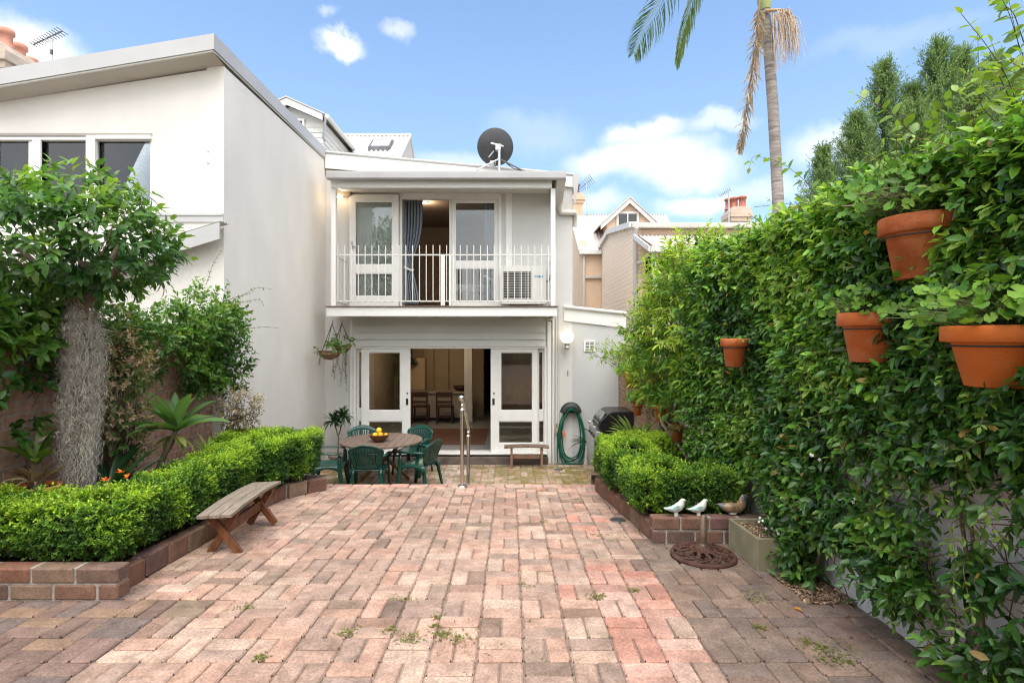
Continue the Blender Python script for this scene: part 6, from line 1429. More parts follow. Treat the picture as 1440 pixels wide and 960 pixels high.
# the mossy standard tree on the left
ct = (-3.36, 4.32, 2.2)
tree = shrub('camellia_tree', 'small round headed tree with glossy leaves and grey moss on its trunk', 'tree', (-3.42, 4.32, gz(4.3) + .1),
             [((-3.42, 4.30, 2.36), (.46, .5, .36)), ((-3.10, 4.25, 2.20), (.34, .42, .27)), ((-3.84, 4.2, 2.20), (.38, .45, .30)), ((-3.46, 3.98, 2.16), (.42, .33, .24)), ((-3.38, 4.3, 2.12), (.54, .5, .17))],
             900, 8, .14, .095, .43, (.030, .084, .016), (.080, .175, .030), (.20, .31, .05), M['leaf'], .38, 1.0, .4, 2, (-3.42, 4.32, 1.75), None, 1.0, 61, .35, .2)
b = B(); b.tube([(-3.44, 4.34, gz(4.3)), (-3.42, 4.32, .6), (-3.43, 4.33, 1.2), (-3.40, 4.31, 1.75), (-3.36, 4.3, 2.1)], [.09, .062, .055, .05, .045], 12)
for q in ((-2.95, 4.3, 2.2), (-3.85, 4.25, 2.2), (-3.4, 3.95, 2.15), (-3.3, 4.6, 2.3)): b.tube([(-3.40, 4.31, 1.72), ((-3.40 + q[0]) / 2, (4.31 + q[1]) / 2, 1.98), q], [.04, .03, .018], 8)
b.build('trunk', M['bark'], tree)
M['moss'] = mat('spanish_moss', (.56, .51, .43), .95, .3, 20)
moss = thing('spanish_moss', 'pale grey spanish moss hanging in strands around the tree trunk', 'hanging moss', (-3.42, 4.32, 1.75))
ls, rs = [], []
cl = [(rng.uniform(0, 6.283), rng.uniform(.5, 1.75), rng.uniform(.2, .7), rng.uniform(.55, 1.4)) for _ in range(80)]      # tufts
for i in range(3400):
    a0, z1_, ln0, k_ = cl[rng.integers(80)]; a = a0 + rng.normal(0, .22); z0 = min(1.80, z1_ + rng.normal(0, .10)); prof_r = np.interp(z0, [.3, .7, 1.2, 1.6, 1.8], [.035, .06, .092, .11, .065]) * k_ * rng.uniform(.6, 1.08)
    ln = ln0 * rng.uniform(.5, 1.15); ln = max(.08, min(ln, z0 - .12)); m = 16; s = np.linspace(0, 1, m); w_ = rng.normal(0, 1, (m, 2)).cumsum(0) * .010 + rng.normal(0, .013, (m, 2)); w_ -= w_[:1]
    xx = -3.425 + math.cos(a) * prof_r * (1 - .35 * s * s) + w_[:, 0]; yy = 4.32 + math.sin(a) * prof_r * (1 - .35 * s * s) + w_[:, 1]; ls.append(np.stack([xx, yy, z0 - ln * s + rng.normal(0, .006, m)], 1)); rs.append(rng.uniform(.0012, .0021))
strands('strands', ls, rs, M['moss'], moss)

# jasmine draped over the left brick wall
lv = thing('climbing_jasmine', 'jasmine vine spilling over the red brick wall behind the mossy tree', 'climbing plant', (-3.8, 5.5, 1.5))
def patch(n, y0, y1, z0, z1, thick, den, seed):
    y = rng.uniform(y0, y1, n); z = rng.uniform(z0, z1, n); k = vnoise(np.stack([y * 2.2, z * 2.2, y * 0], 1), seed) * .6 + .4 * vnoise(np.stack([y * 6, z * 6, y * 0], 1), seed + 1)
    fade = np.clip((z - z0) / (z1 - z0) * 1.6, 0, 1); keep = k > (1 - den * (.45 + .65 * fade)); y, z = y[keep], z[keep]; q = len(y)
    p = np.stack([-3.84 + thick * (.2 + .8 * rng.random(q)) * (.6 + .8 * vnoise(np.stack([y * 3, z * 3, y * 0], 1), seed + 2)), y, z], 1); d = np.stack([rng.uniform(.3, 1, q), rng.normal(0, .55, q), rng.normal(-.1, .5, q)], 1); return p, d
A = [patch(760, 3.2, 7.0, 1.3, 1.85, .32, .85, 70), patch(420, 6.0, 7.0, .8, 1.5, .28, .8, 73), patch(260, 3.0, 4.6, .55, 1.5, .2, .55, 76), patch(130, 4.6, 5.9, .85, 1.35, .2, .5, 79)]
k = 420; c0 = np.array((-3.62, 6.45, 1.72)); d = rdir(k); pp = c0 + d * np.array((.34, .62, .36)) * (1 - .55 * rng.random(k) ** 1.3)[:, None]; kk = vnoise(pp * 4.5, 77) > .42; pp, d, k = pp[kk], d[kk], int(kk.sum()); A.append((pp, d + np.array((.2, 0, .2)) + rng.normal(0, .4, (k, 3))))
k = 160; c0 = np.array((-3.52, 6.75, 1.25)); d = rdir(k); pp = c0 + d * np.array((.22, .28, .42)) * (1 - .4 * rng.random(k) ** 1.5)[:, None]; A.append((pp, d + np.array((.2, 0, .2)) + rng.normal(0, .4, (k, 3))))
P0, D0 = cat_(*A); q = len(P0)
b_, d_, nn_, ix, tt = sprig_leaves(P0, D0, 8, rng.uniform(.08, .16, q), .05, 1, .5, .28, 2); d_[:, 2] -= .2
yng = np.clip(.2 + (vnoise(P0 * 4, 83) - .5) * 1.1 + .5 * np.clip((P0[:, 2] - 1.4) / .5, 0, 1) + rng.normal(0, .15, q), 0, 1); tip = np.clip(yng[ix] * (.3 + .8 * tt), 0, 1)
c_ = mixcol((.034, .092, .016), (.10, .21, .03), np.clip(tip * 1.8, 0, 1)); c2_ = np.clip(tip * 2.2 - 1, 0, 1)[:, None]; c_ = jit(c_ * (1 - c2_) + np.array((.15, .23, .035)) * c2_, .18, .05)
L_ = rng.uniform(.04, .068, len(b_)); big = b_[:, 1] < 4.6; L_ = np.where(big, L_ * 1.6, L_)
shoot_lines = []
lines = [[P(300, 430, 6.5), P(330, 418, 6.4), P(352, 412, 6.4)], [P(318, 480, 6.4), P(345, 462, 6.3), P(372, 459, 6.3), P(391, 461, 6.3)], [P(300, 440, 6.5), P(325, 425, 6.5), P(360, 404, 6.4), P(381, 406, 6.4)], [P(305, 440, 6.3), P(340, 425, 6.3), P(366, 420, 6.3), P(370, 428, 6.3)], [P(290, 400, 6.6), P(300, 370, 6.5), P(312, 352, 6.5)], [P(310, 490, 6.6), P(335, 470, 6.5), P(350, 462, 6.5)], [P(305, 525, 6.6), P(325, 520, 6.5), P(338, 530, 6.4)]]
s1 = shoots(lines, .045, .055, ((.05, .11, .02), (.15, .22, .04)))
vl = cat_([b_, d_, nn_, L_, c_], s1)
leaves('foliage', vl[0], vl[1], vl[2], vl[3], vl[3] * .5, vl[4], M['leaf'], lv, 2, rng.uniform(.02, .2, len(vl[0])), .14)
st = list(shoot_lines)
for i in range(90):
    yy = rng.uniform(3.4, 7); zq = rng.uniform(.4, 1.5); st.append(np.array([(-3.82, yy, zq), (-3.74, yy + rng.normal(0, .1), zq + .12), (-3.66, yy + rng.normal(0, .15), zq + .2), (-3.6, yy + rng.normal(0, .2), zq + .22)]))
strands('stems', st, .0035, M['stem'], lv)
tw = mat('pale_bark', (.25, .21, .17), .9, .3, 9, .5, 40)
for pts in ([P(0, 610, 4.25), P(20, 600, 4.3), P(28, 575, 4.4), P(55, 566, 4.5)], [P(-5, 700, 4.2), P(15, 640, 4.25), P(20, 600, 4.3)], [P(20, 640, 4.25), P(45, 625, 4.2), P(75, 612, 4.2)], [P(158, 640, 4.9), P(152, 600, 4.9), P(160, 575, 4.9), P(165, 540, 4.9)]): b = B(); b.tube(pts, [.028, .024, .02] + [.014] * (len(pts) - 3), 8); b.build('trunk', tw, lv)
sn = [np.array([P(283 + i * 3.5, 465, 6.75), P(280 + i * 4 + rng.normal(0, 2), 500, 6.7), P(284 + i * 5 + rng.normal(0, 3), 535, 6.7), P(296 + i * 4, 560 - 8 * (i % 3), 6.75)]) for i in range(6)]
strands('dry_runners', sn, .0035, mat('straw_stem', (.42, .38, .30), .9, .2, 9), lv)

shrub('nandina_shrub', 'shrub with pinkish bronze leaves between the mossy trunk and the brick wall', 'shrub', (-3.62, 5.05, 0), [((-3.60, 4.95, 1.12), (.22, .25, .5)), ((-3.52, 5.0, .75), (.15, .2, .35))], 620, 8, .09, .046, .5, (.055, .12, .025), (.16, .21, .06), (.52, .34, .26), M['leaf_soft'], .25, 1, .8, 1, None, None, 1.15, 90)
# variegated shrub with a pale leaning stem
vs_ = shrub('variegated_shrub', 'small bronze and cream leaved shrub on a pale leaning stem', 'shrub', (X(312, 6.6), 6.6, 0), [(P(337, 578, 6.45), (.19, .19, .2)), (P(345, 568, 6.45), (.12, .12, .14))], 300, 8, .09, .036, .55, (.10, .085, .04), (.22, .17, .10), (.46, .38, .28), M['leaf_soft'], .15, 1.1, .8, 1, P(328, 595, 6.45), None, 1.0, 93)
b = B(); b.tube([P(310, 660, 6.6), P(316, 625, 6.55), P(324, 600, 6.5), P(332, 580, 6.45)], [.05, .045, .04, .02], 10); b.build('trunk', mat('ringed_bark', (.33, .31, .28), .9, .5, 5, .5, 30, stretch=(1, 1, 9)), vs_)

# strap leaved plants: arching blades
def blades(name, root_xyz, n, L, W, up, spread, bend, col_a, col_b, m, parent, arc=(0, 6.283), seg=8, fold=.25, tipw=.06):
    V, T, C = [], [], []; b0 = 0
    for i in range(n):
        a = rng.uniform(*arc); l = L * rng.uniform(.65, 1.1); w = W * rng.uniform(.8, 1.15); el = rng.uniform(*up); hd = np.array((math.cos(a), math.sin(a), 0)); p = np.array(root_xyz) + hd * rng.uniform(0, spread); ang = el; col_ = np.array(col_a) + (np.array(col_b) - np.array(col_a)) * rng.random()
        col_ = col_ * rng.normal(1, .12); sd = np.cross(hd, (0, 0, 1)); sd = sd + rng.normal(0, .12, 3)
        for k in range(seg + 1):
            s = k / seg; wk = w * (math.sin(min(1, s * 1.6 + .25) * 1.57) if s < .5 else max(tipw, 1 - ((s - .5) / .5) ** 2.2)); nrm = np.cross(sd, hd * math.cos(ang) + np.array((0, 0, math.sin(ang))))
            V += [p - sd * wk / 2 + nrm * wk * fold, p, p + sd * wk / 2 + nrm * wk * fold]; C += [col_, col_ * 1.2, col_]
            p = p + (hd * math.cos(ang) + np.array((0, 0, math.sin(ang)))) * l / seg; ang -= bend * rng.uniform(.7, 1.3) / seg
        for k in range(seg):
            q = b0 + k * 3; T += [(q, q + 1, q + 4, q + 3), (q + 1, q + 2, q + 5, q + 4)]
        b0 += (seg + 1) * 3
    return np_mesh(name, np.array(V), np.array(T), m, parent, np.array(C), True)
pl = thing('plumeria_plant', 'plant with a rosette of long pale green leaves before the brick wall', 'plant', P(222, 660, 5.15))
rc = P(247, 606, 5.1)
blades('foliage', rc, 17, .43, .105, (.35, 1.5), .02, .7, (.06, .125, .03), (.12, .22, .07), M['leaf_soft'], pl, (0, 6.283), 9, .18)
blades('old_foliage', (rc[0], rc[1], rc[2] - .05), 8, .20, .055, (-.9, .0), .02, .6, (.14, .17, .04), (.25, .26, .08), M['leaf_soft'], pl)
b = B(); b.tube([P(220, 668, 5.15), P(231, 640, 5.12), P(240, 622, 5.1), rc], [.03, .026, .024, .02], 10); b.build('stem', M['bark'], pl)
cv = thing('clivia_plant', 'dark strap leaved plant with orange flowers beside the mossy trunk', 'plant', P(150, 690, 4.55))
blades('foliage', (X(150, 4.55), 4.55, .05), 22, .68, .052, (.75, 1.45), .05, 1.0, (.010, .035, .012), (.03, .075, .022), M['leaf'], cv, (-1.0, 2.6), 9, .22)
blades('foliage_fan', (X(165, 4.5), 4.5, .05), 14, .62, .05, (.45, 1.1), .05, .6, (.012, .04, .014), (.035, .08, .03), M['leaf'], cv, (-.7, .6), 9, .22)
for (px, py) in ((150, 676), (178, 672), (160, 684), (170, 664)):
    blades('flower', P(px, py, 4.3), 8, .045, .02, (.3, 1.2), .015, .5, (.75, .14, .02), (.85, .26, .05), M['leaf_soft'], cv, (0, 6.283), 4, .1)
fr = thing('fern', 'low green fern under the rosette plant by the brick wall', 'plant', P(255, 660, 5.5))
blades('foliage', P(262, 668, 5.6), 22, .36, .03, (.5, 1.4), .1, 1.2, (.035, .09, .015), (.09, .17, .03), M['leaf_soft'], fr)
fr = thing('strap_plant', 'light green strap leaved plant behind the hedge near the leaning stem', 'plant', P(300, 650, 6.2))
blades('foliage', P(297, 648, 6.1), 20, .34, .045, (.6, 1.4), .06, .8, (.08, .15, .02), (.18, .27, .04), M['leaf_soft'], fr)

# ------------------------------------------------------------------ pots
def pot(parent, c, r, h, m, rim=True):
    b = B(); x, y, z = c; q = r * .62
    b.lathe([(0, -h), (q, -h), (q + (r * .90 - q) * .72, -h * .28), (r * .90, -h * .27), (r * 1.0, -h * .26), (r * 1.0, -.008), (r * .985, 0), (r * .89, 0), (r * .87, -.02), (r * .80, -h * .3), (0, -h * .3)], c, 40); o = b.build('pot', m, parent)
    b = B(); b.lathe([(0, -.028), (r * .865, -.03)], c, 24); b.build('soil', M['soil'], parent); return o
def geranium(parent, c, r, n, size, ht, seed, spread=(1, 1, 1), shift=(0, 0, 0)):
    """round lobed leaves on stalks above a pot"""
    c = np.array(c); ends, lines_ = [], []
    for i in range(n):
        a = rng.uniform(0, 6.283); rr = r * math.sqrt(rng.random()) * 1.45; e = c + np.array((math.cos(a) * rr * spread[0], math.sin(a) * rr * spread[1], ht * rng.uniform(.15, 1.0) * (1.15 - .5 * rr / (r * 1.45)))) + np.array(shift) * rng.random()
        s = c + rng.normal(0, r * .25, 3) * (1, 1, 0); lines_.append(np.array([s, (s + e) / 2 + np.array((0, 0, .03)), e])); ends.append(e)
    E = np.array(ends); nn = np.stack([rng.normal(-.45, .6, n), rng.normal(-.5, .6, n), rng.uniform(.1, 1.0, n)], 1); nn = unit(nn); a = unit(np.cross(nn, rdir(n))); b2 = np.cross(nn, a); m = 15; ang = np.linspace(.25, 6.03, m)
    rad = (1 + .10 * np.cos(ang * 7))[None] * (size * rng.uniform(.4, 1.2, n))[:, None]; V = E[:, None] + a[:, None] * (np.cos(ang)[None] * rad)[..., None] + b2[:, None] * (np.sin(ang)[None] * rad)[..., None] + nn[:, None] * (.22 * rad * (1 + .35 * np.cos(ang * 3.5)[None]))[..., None]
    V = np.concatenate([E[:, None], V], 1); T = np.array([(0, i + 1, i + 2) for i in range(m - 1)]); T = (T[None] + (np.arange(n) * (m + 1))[:, None, None]).reshape(-1, 3)
    c_ = jit(mixcol((.055, .15, .018), (.19, .33, .04), rng.random(n)), .15, .05); np_mesh('foliage', V.reshape(-1, 3), T, M['leaf_soft'], parent, np.repeat(c_, m + 1, 0), True)
    strands('stems', lines_, .0035, M['stem_green'], parent)
M['bracket'] = mat('black_wire', (.015, .015, .015), .5, .2, 6)
def wall_pot(label, px0, px1, pytop, pybot, xw, plant, seed, m=None):
    pxc = (px0 + px1) / 2; Y_ = xw * F / (pxc - CX); ob = math.hypot(1, (pxc - CX) / F); r = (px1 - px0) * Y_ / F / 2 / (ob ** .1) ; c = (xw, Y_, Z(pytop, Y_)); h = (pybot - pytop) * Y_ / F * .98
    t = thing('hanging_flower_pot', label, 'flower pot', c, 'terracotta pots hung on the vine wall'); pot(t, c, r, h, m or M['terracotta'])
    b = B(); b.tube([(c[0] + (r * .93) * math.cos(a), c[1] + (r * .93) * math.sin(a), c[2] - h * .33) for a in np.linspace(0, 6.283, 28)[:-1]], .004, 6, closed=True); b.tube([(c[0] + r * .9, c[1], c[2] - h * .33), (2.14, c[1], c[2] - h * .33), (2.14, c[1], c[2] + .03)], .004, 6); b.build('wire_holder', M['bracket'], t)
    if plant: geranium(t, (c[0], c[1], c[2] - .03), r, *plant)
    return t, c, r
t, c, r = wall_pot('uppermost terracotta pot, weathered, with twisted bare stems under its leaves', 1243, 1353, 306, 394, 1.98, (300, .025, .30, 1, (.95, 1.15, 1), (-.05, .14, .05)), 1, M['terracotta_old'])
strands('woody_stems', [np.array([c + np.array((rng.normal(0, .04), rng.normal(0, .04), -.03)), c + np.array((rng.normal(0, .07), rng.normal(0, .07), .06)), c + np.array((rng.normal(-.02, .10), rng.normal(0, .10), .07 + rng.random() * .06)), c + np.array((rng.normal(-.02, .12), rng.normal(0, .12), .13))]) for i in range(26)], .006, mat('woody_stem', (.20, .13, .09), .85, .3, 12), t)
wall_pot('middle sized terracotta pot with a soft green geranium, below the uppermost pot', 1182, 1269, 440, 510, 1.96, (220, .021, .20, 2, (.9, 1.15, 1), (-.03, .05, .0)), 2)
t, c, r = wall_pot('largest terracotta pot at the right edge with a spreading geranium', 1338, 1490, 458, 545, 1.99, (240, .028, .24, 3, (1.05, 1.25, 1), (-.10, .07, .02)), 3, M['terracotta_clean'])
strands('woody_stems', [np.array([c + np.array((0, 0, -.03)), c + np.array((-.04, .02, .06)), c + np.array((-.12, .06, .09)), c + np.array((-.2, .1, .11))])], .007, mat('woody_stem', (.24, .15, .09), .85, .3, 12), t)
wall_pot('small terracotta pot half buried in the dark vine', 1014, 1051, 476, 516, 1.80, (16, .02, .05, 4), 4)
# pots with geraniums on the brick wall further back
for (lab, px0, px1, py, pyb, xw, n) in (('small terracotta pot of geranium high on the brown brick wall', 877, 898, 524, 546, 1.98, 60), ('terracotta pot with a red flowering geranium above the barbecue', 907, 926, 532, 556, 1.9, 70), ('terracotta pot with a pink flower just above the barbecue hood', 889, 904, 566, 584, 1.95, 60), ('terracotta pot beside the bare pruned branches', 918, 940, 568, 592, 1.85, 30), ('rosy terracotta pot low behind the right box hedge', 942, 962, 596, 620, 1.85, 10)):
    wall_pot(lab, px0, px1, py, pyb, xw, (n, .045, .2, 5, (1.2, 1.4, 1), (-.05, 0, .05)), 5)
gf = thing('geranium_flowers', 'red and pink geranium flower heads by the brown brick wall', 'flowers', P(915, 530, 7.2)); fb, fd_, fn = [], [], []; fc = []
for (px, py, col_) in ((915, 526, (.65, .10, .05)), (912, 536, (.70, .10, .06)), (921, 532, (.68, .08, .10)), (892, 566, (.65, .18, .38)), (956, 348, (.62, .15, .08)), (972, 366, (.62, .2, .12))):
    Y_ = 7.0 if px > 900 else 8.3
    if py < 400: continue
    for q in range(26):
        d = rdir(1)[0]; fb.append(np.array(P(px, py, Y_)) + d * .03); fd_.append(np.cross(d, rng.normal(size=3))); fn.append(d); fc.append(np.array(col_) * rng.normal(1, .12))
leaves('petals', np.array(fb), np.array(fd_), np.array(fn), .03, .026, np.clip(np.array(fc), 0, 1), M['leaf_soft'], gf, 1, .1, .1)
strands('stems', [np.array([P(915, 560, 7.1), P(916, 545, 7.05), P(915, 528, 7.0)]), np.array([P(892, 590, 8.4), P(893, 578, 8.35), P(892, 567, 8.3)])], .006, M['stem_green'], gf)
pb = thing('pruned_shrub', 'bare pale pruned branches behind the right box hedge', 'shrub', P(968, 640, 6.3))
b = B(); b.tube([P(972, 650, 6.0), P(952, 622, 6.1), P(932, 597, 6.2), P(928, 588, 6.2)], [.022, .02, .016, .01], 8); b.tube([P(975, 655, 6.0), P(965, 625, 6.0), P(950, 606, 6.1), P(935, 590, 6.1)], [.02, .018, .014, .009], 8); b.tube([P(952, 622, 6.1), P(942, 612, 6.05), P(927, 584, 6.0)], [.014, .012, .008], 8); b.build('branches', mat('pale_branch', (.36, .27, .20), .85, .25, 9, .4, 40), pb)
sg = thing('strappy_plant', 'light green strappy plant between the barbecue and the right hedge', 'plant', P(895, 612, 7.6))
blades('foliage', P(897, 620, 7.5), 46, .42, .04, (.5, 1.45), .16, .8, (.09, .15, .03), (.20, .27, .07), M['leaf_soft'], sg)
dp = thing('strappy_plant', 'dark strap leaves beside the green hose on the white wall', 'plant', P(826, 625, 10.5))
blades('foliage', P(826, 622, 10.5), 16, .42, .022, (.1, .9), .05, 1.0, (.012, .04, .015), (.03, .07, .03), M['leaf'], dp, (2.2, 3.9))

# bright shrub between vine and house
br = shrub('murraya_shrub', 'bright yellow green leafy shrub growing above the brown brick wall', 'shrub', (2.0, 7.2, -.2),
      [((1.98, 5.9, 1.75), (.42, .55, .72)), ((2.10, 6.1, 2.16), (.46, .6, .40)), ((1.92, 6.8, 1.45), (.38, .6, .62)), ((2.0, 7.5, 1.1), (.25, .5, .4)), ((2.6, 6.5, 2.10), (.6, .8, .45)), ((2.12, 5.7, .95), (.34, .5, .6))],
      2500, 9, .19, .085, .30, (.042, .112, .015), (.12, .23, .022), (.33, .42, .045), M['leaf_soft'], .42, .9, .4, 2, (2.0, 7.2, .2), None, 1.12, 101, .45, .2)
fb, fd_, fn = [], [], []
for (px, py) in ((956, 348), (973, 362), (921, 420), (914, 472), (915, 440)):
    for q in range(20): d = rdir(1)[0]; fb.append(np.array(P(px, py, 5.9 if px > 940 else 6.3)) + d * .035); fd_.append(np.cross(d, rng.normal(size=3))); fn.append(d)
leaves('new_red_leaves', np.array(fb), np.array(fd_), np.array(fn), .05, .022, jit(np.tile((.42, .13, .05), (len(fb), 1)), .2, .1), M['leaf_soft'], br, 1, .1, .1)
shrub('leafy_climber', 'small leaved climber trailing from the brown brick wall onto the white wall', 'climbing plant', (2.1, 8.8, .6), [((2.04, 8.6, 1.12), (.24, .8, .28)), ((1.98, 9.3, 1.15), (.2, .5, .22)), ((1.72, 9.9, 1.25), (.22, .35, .12)), ((2.08, 8.0, .8), (.2, .6, .4))], 520, 8, .14, .055, .42, (.04, .10, .02), (.12, .21, .035), (.30, .40, .06), M['leaf_soft'], .25, 1, .8, 1, (2.12, 8.8, .7), None, 1.0, 105)

# left bed: potted bromeliad
pp_ = thing('potted_bromeliad', 'wide terracotta pot with a shaggy stemmed bromeliad left of the mossy trunk', 'flower pot', P(56, 690, 4.15)); c = P(52, 682, 4.15); pot(pp_, c, .155, .22, M['terracotta'])
blades('foliage', (c[0], c[1], c[2] + .16), 17, .36, .05, (.4, 1.45), .015, .5, (.05, .10, .02), (.13, .20, .035), M['leaf_soft'], pp_)
blades('dry_leaves', (c[0], c[1], c[2] + .02), 26, .20, .03, (.4, 1.4), .05, .7, (.22, .15, .09), (.34, .25, .16), M['leaf_soft'], pp_)
b = B(); b.tube([(c[0], c[1], c[2] - .05), (c[0], c[1], c[2] + .17)], [.05, .035], 10); b.build('stem', M['bark'], pp_)

# potted dracaena by the house wall
dr_ = thing('potted_dracaena', 'slim dracaena with a spiky dark green head by the house wall', 'potted plant', P(475, 665, 10.35)); hd = P(474, 592, 10.35)
pot(dr_, (hd[0], hd[1], COURT + .30), .16, .29, mat('stone_pot', (.30, .25, .2), .8, .2, 5))
for (px, py) in ((469, 592), (483, 586)):
    blades('foliage', P(px, py, 10.35), 72, .25, .036, (-.6, 1.5), .02, .8, (.010, .036, .014), (.05, .095, .035), M['leaf'], dr_, (0, 6.283), 6, .2)
b = B(); b.tube([(hd[0] + .01, hd[1], COURT + .2), (hd[0] + .03, hd[1], Z(615, 10.35)), P(470, 594, 10.35)], .013, 8); b.tube([(hd[0] + .03, hd[1], Z(612, 10.35)), P(483, 588, 10.35)], .011, 8); b.build('stem', M['bark'], dr_)

# hanging baskets
def basket(label, px, pyc, Y_, r, apex, trail):
    c = np.array(P(px, pyc, Y_)); t = thing('hanging_basket', label, 'hanging basket', tuple(c), 'hanging baskets under the balcony')
    b = B(); b.lathe([(.02, -r * .8), (r * .5, -r * .70), (r * .85, -r * .38), (r, 0), (r * .96, 0), (r * .8, -r * .36), (r * .45, -r * .62), (0, -r * .7)], c, 24); b.build('coir_liner', mat('coir', (.22, .13, .065), .95, .45, 18, 1, 50), t)
    b = B()
    for f, z_ in ((1.02, .0), (.9, -.38)): b.tube([c + np.array((r * f * math.cos(a), r * f * math.sin(a), r * z_)) for a in np.linspace(0, 6.283, 24)[:-1]], .005, 6, closed=True)
    b.build('wire_rim', M['bracket'], t)
    ap = np.array(P(*apex)); b = B()
    for a in (.5, 2.6, 4.7): b.tube([c + np.array((r * math.cos(a), r * math.sin(a), 0)), ap - np.array((0, 0, .05))], .006, 6)
    b.tube([ap - np.array((0, 0, .05)), ap + np.array((.015, 0, -.02)), ap + np.array((0, 0, .02))], .006, 6); b.build('chains', M['bracket'], t)
    k = 15; d = rdir(k); d[:, 2] = np.abs(d[:, 2]) * .7 - .1; p = c + np.array((0, 0, .02)) + d * r * .8; bb, dd_, nn2, ix_, tt_ = sprig_leaves(p, d, 4, .08, .06, 1, .4, .3, 2); dd_[:, 2] -= .2
    leaves('foliage', bb, dd_, nn2, rng.uniform(.05, .10, len(bb)), rng.uniform(.035, .06, len(bb)), jit(mixcol((.03, .08, .015), (.12, .20, .03), rng.random(len(bb))), .15), M['leaf'], t, 2, .15, .1)
    lines_, bb, dd_, nn2 = [], [], [], []
    for (dx, l, sw) in trail:
        s = np.linspace(0, 1, 26); x_ = c[0] + dx + sw * s + rng.normal(0, .006, 26).cumsum() * .6; z_ = c[2] - .02 - l * s; y0 = c[1] - r * .9 + rng.normal(0, .02) + 0 * s; ln = np.stack([x_, y0, z_], 1); lines_.append(ln)
        for q in ln[::1]:
            for e in range(2): bb.append(q + rng.normal(0, .006, 3)); dd_.append(rng.normal(0, 1, 3) + (0, 0, -.6)); nn2.append(rng.normal(0, 1, 3) + (0, -1, 0))
    if lines_:
        strands('trailing_stems', lines_, .0035, M['stem'], t); leaves('trailing_leaves', np.array(bb), np.array(dd_), np.array(nn2), rng.uniform(.012, .028, len(bb)), .016, jit(mixcol((.035, .04, .02), (.10, .10, .05), rng.random(len(bb))), .2), M['leaf'], t, 1)
    return t
basket('lower hanging basket with big glossy leaves left of the sliding doors', 463.5, 493.5, 9.85, .20, (467, 451, 9.85), [(-.08, .22, -.02), (.1, .45, .05)])
basket('higher hanging basket with long bead like trailing stems', 480, 485.5, 10.3, .19, (480.5, 451, 10.3), [(.12, .85, .02), (.09, .68, .05), (.15, .6, -.02), (.05, .55, -.16), (.11, .75, -.08), (-.1, .5, .10), (.02, .62, -.12), (.14, .35, .0)])

# ------------------------------------------------------------------ conifers over the wall
def conifer(label, px, py, Y_, rbase, seed):
    x_, zt = X(px, Y_), Z(py, Y_); zb = -1.0; t = thing('conifer_tree', label, 'tree', (x_, Y_, zb), 'tall conifers beyond the right wall')
    H = zt - zb; nb = 360; P_, D_, G_ = [], [], []
    for i in range(nb):
        z0 = zt - .02 - (zt - .7) * (i / nb) ** 1.15; up_ = (zt - z0); R0 = rbase * 1.6 * min(1.25, up_ / 2.0) ** .8 * rng.uniform(.55, 1.15); a = i * 2.4 + rng.normal(0, .3); ln = min(.62, .16 + up_ * .22) * rng.uniform(.7, 1.2)
        m = int(16 * ln / .4) + 6; s = np.linspace(0, 1, m); rr = R0 * (s ** .75); zz_ = z0 - .12 + ln * s ** 1.6 + .02
        px_ = x_ + math.cos(a) * rr + rng.normal(0, .015, m); py_ = Y_ + math.sin(a) * rr + rng.normal(0, .015, m); P_.append(np.stack([px_, py_, np.minimum(zz_, zt + .0)], 1)); D_.append(np.stack([math.cos(a) * .55 + rng.normal(0, .35, m), math.sin(a) * .55 + rng.normal(0, .35, m), np.full(m, 1.0)], 1)); G_.append(s * .6 + rng.random() * .5)
    p = np.concatenate(P_); d = np.concatenate(D_); g_ = np.clip(np.concatenate(G_), 0, 1)
    bb, dd_, nn2, ix_, tt_ = sprig_leaves(p, d, 8, rng.uniform(.05, .12, len(p)), .05, .65, .2, .25, 2)
    col_ = jit(mixcol((.055, .10, .034), (.19, .27, .10), g_)[ix_], .16, .06)
    leaves('foliage', bb, dd_, nn2, rng.uniform(.028, .055, len(bb)), rng.uniform(.007, .012, len(bb)), col_, M['needle'], t, 1, .1, .1)
    # leading tips
    b = B(); b.tube([(x_, Y_, zb), (x_, Y_, zb + H * .6), (x_, Y_, zt - .05)], [.10, .05, .008], 8); b.build('trunk', M['bark'], t)
    return t
for (lab, px, py, Y_, rb, sd_) in (('slim conifer at the left end of the row, lowest of the spires', 1158, 212, 7.2, .34, 1), ('conifer with a forked pointed top left of the gap in the row', 1243, 92, 6.8, .40, 2), ('short conifer filling the gap between two taller spires', 1283, 124, 7.0, .42, 3), ('tallest conifer, with the highest straight spire', 1320, 62, 6.6, .42, 4), ('conifer with a nodding top just right of the tallest spire', 1352, 72, 6.9, .34, 5), ('conifer at the right end of the row behind the pale shoots', 1398, 84, 6.6, .42, 6), ('low broad conifer in front of the forked one', 1205, 165, 6.4, .42, 7), ('broad dark conifer below the short one, nearest to the vine', 1290, 150, 6.1, .5, 8), ('dense conifer below the nodding one, partly behind pale shoots', 1370, 120, 6.1, .5, 9)):
    conifer(lab, px, py, Y_, rb, sd_)

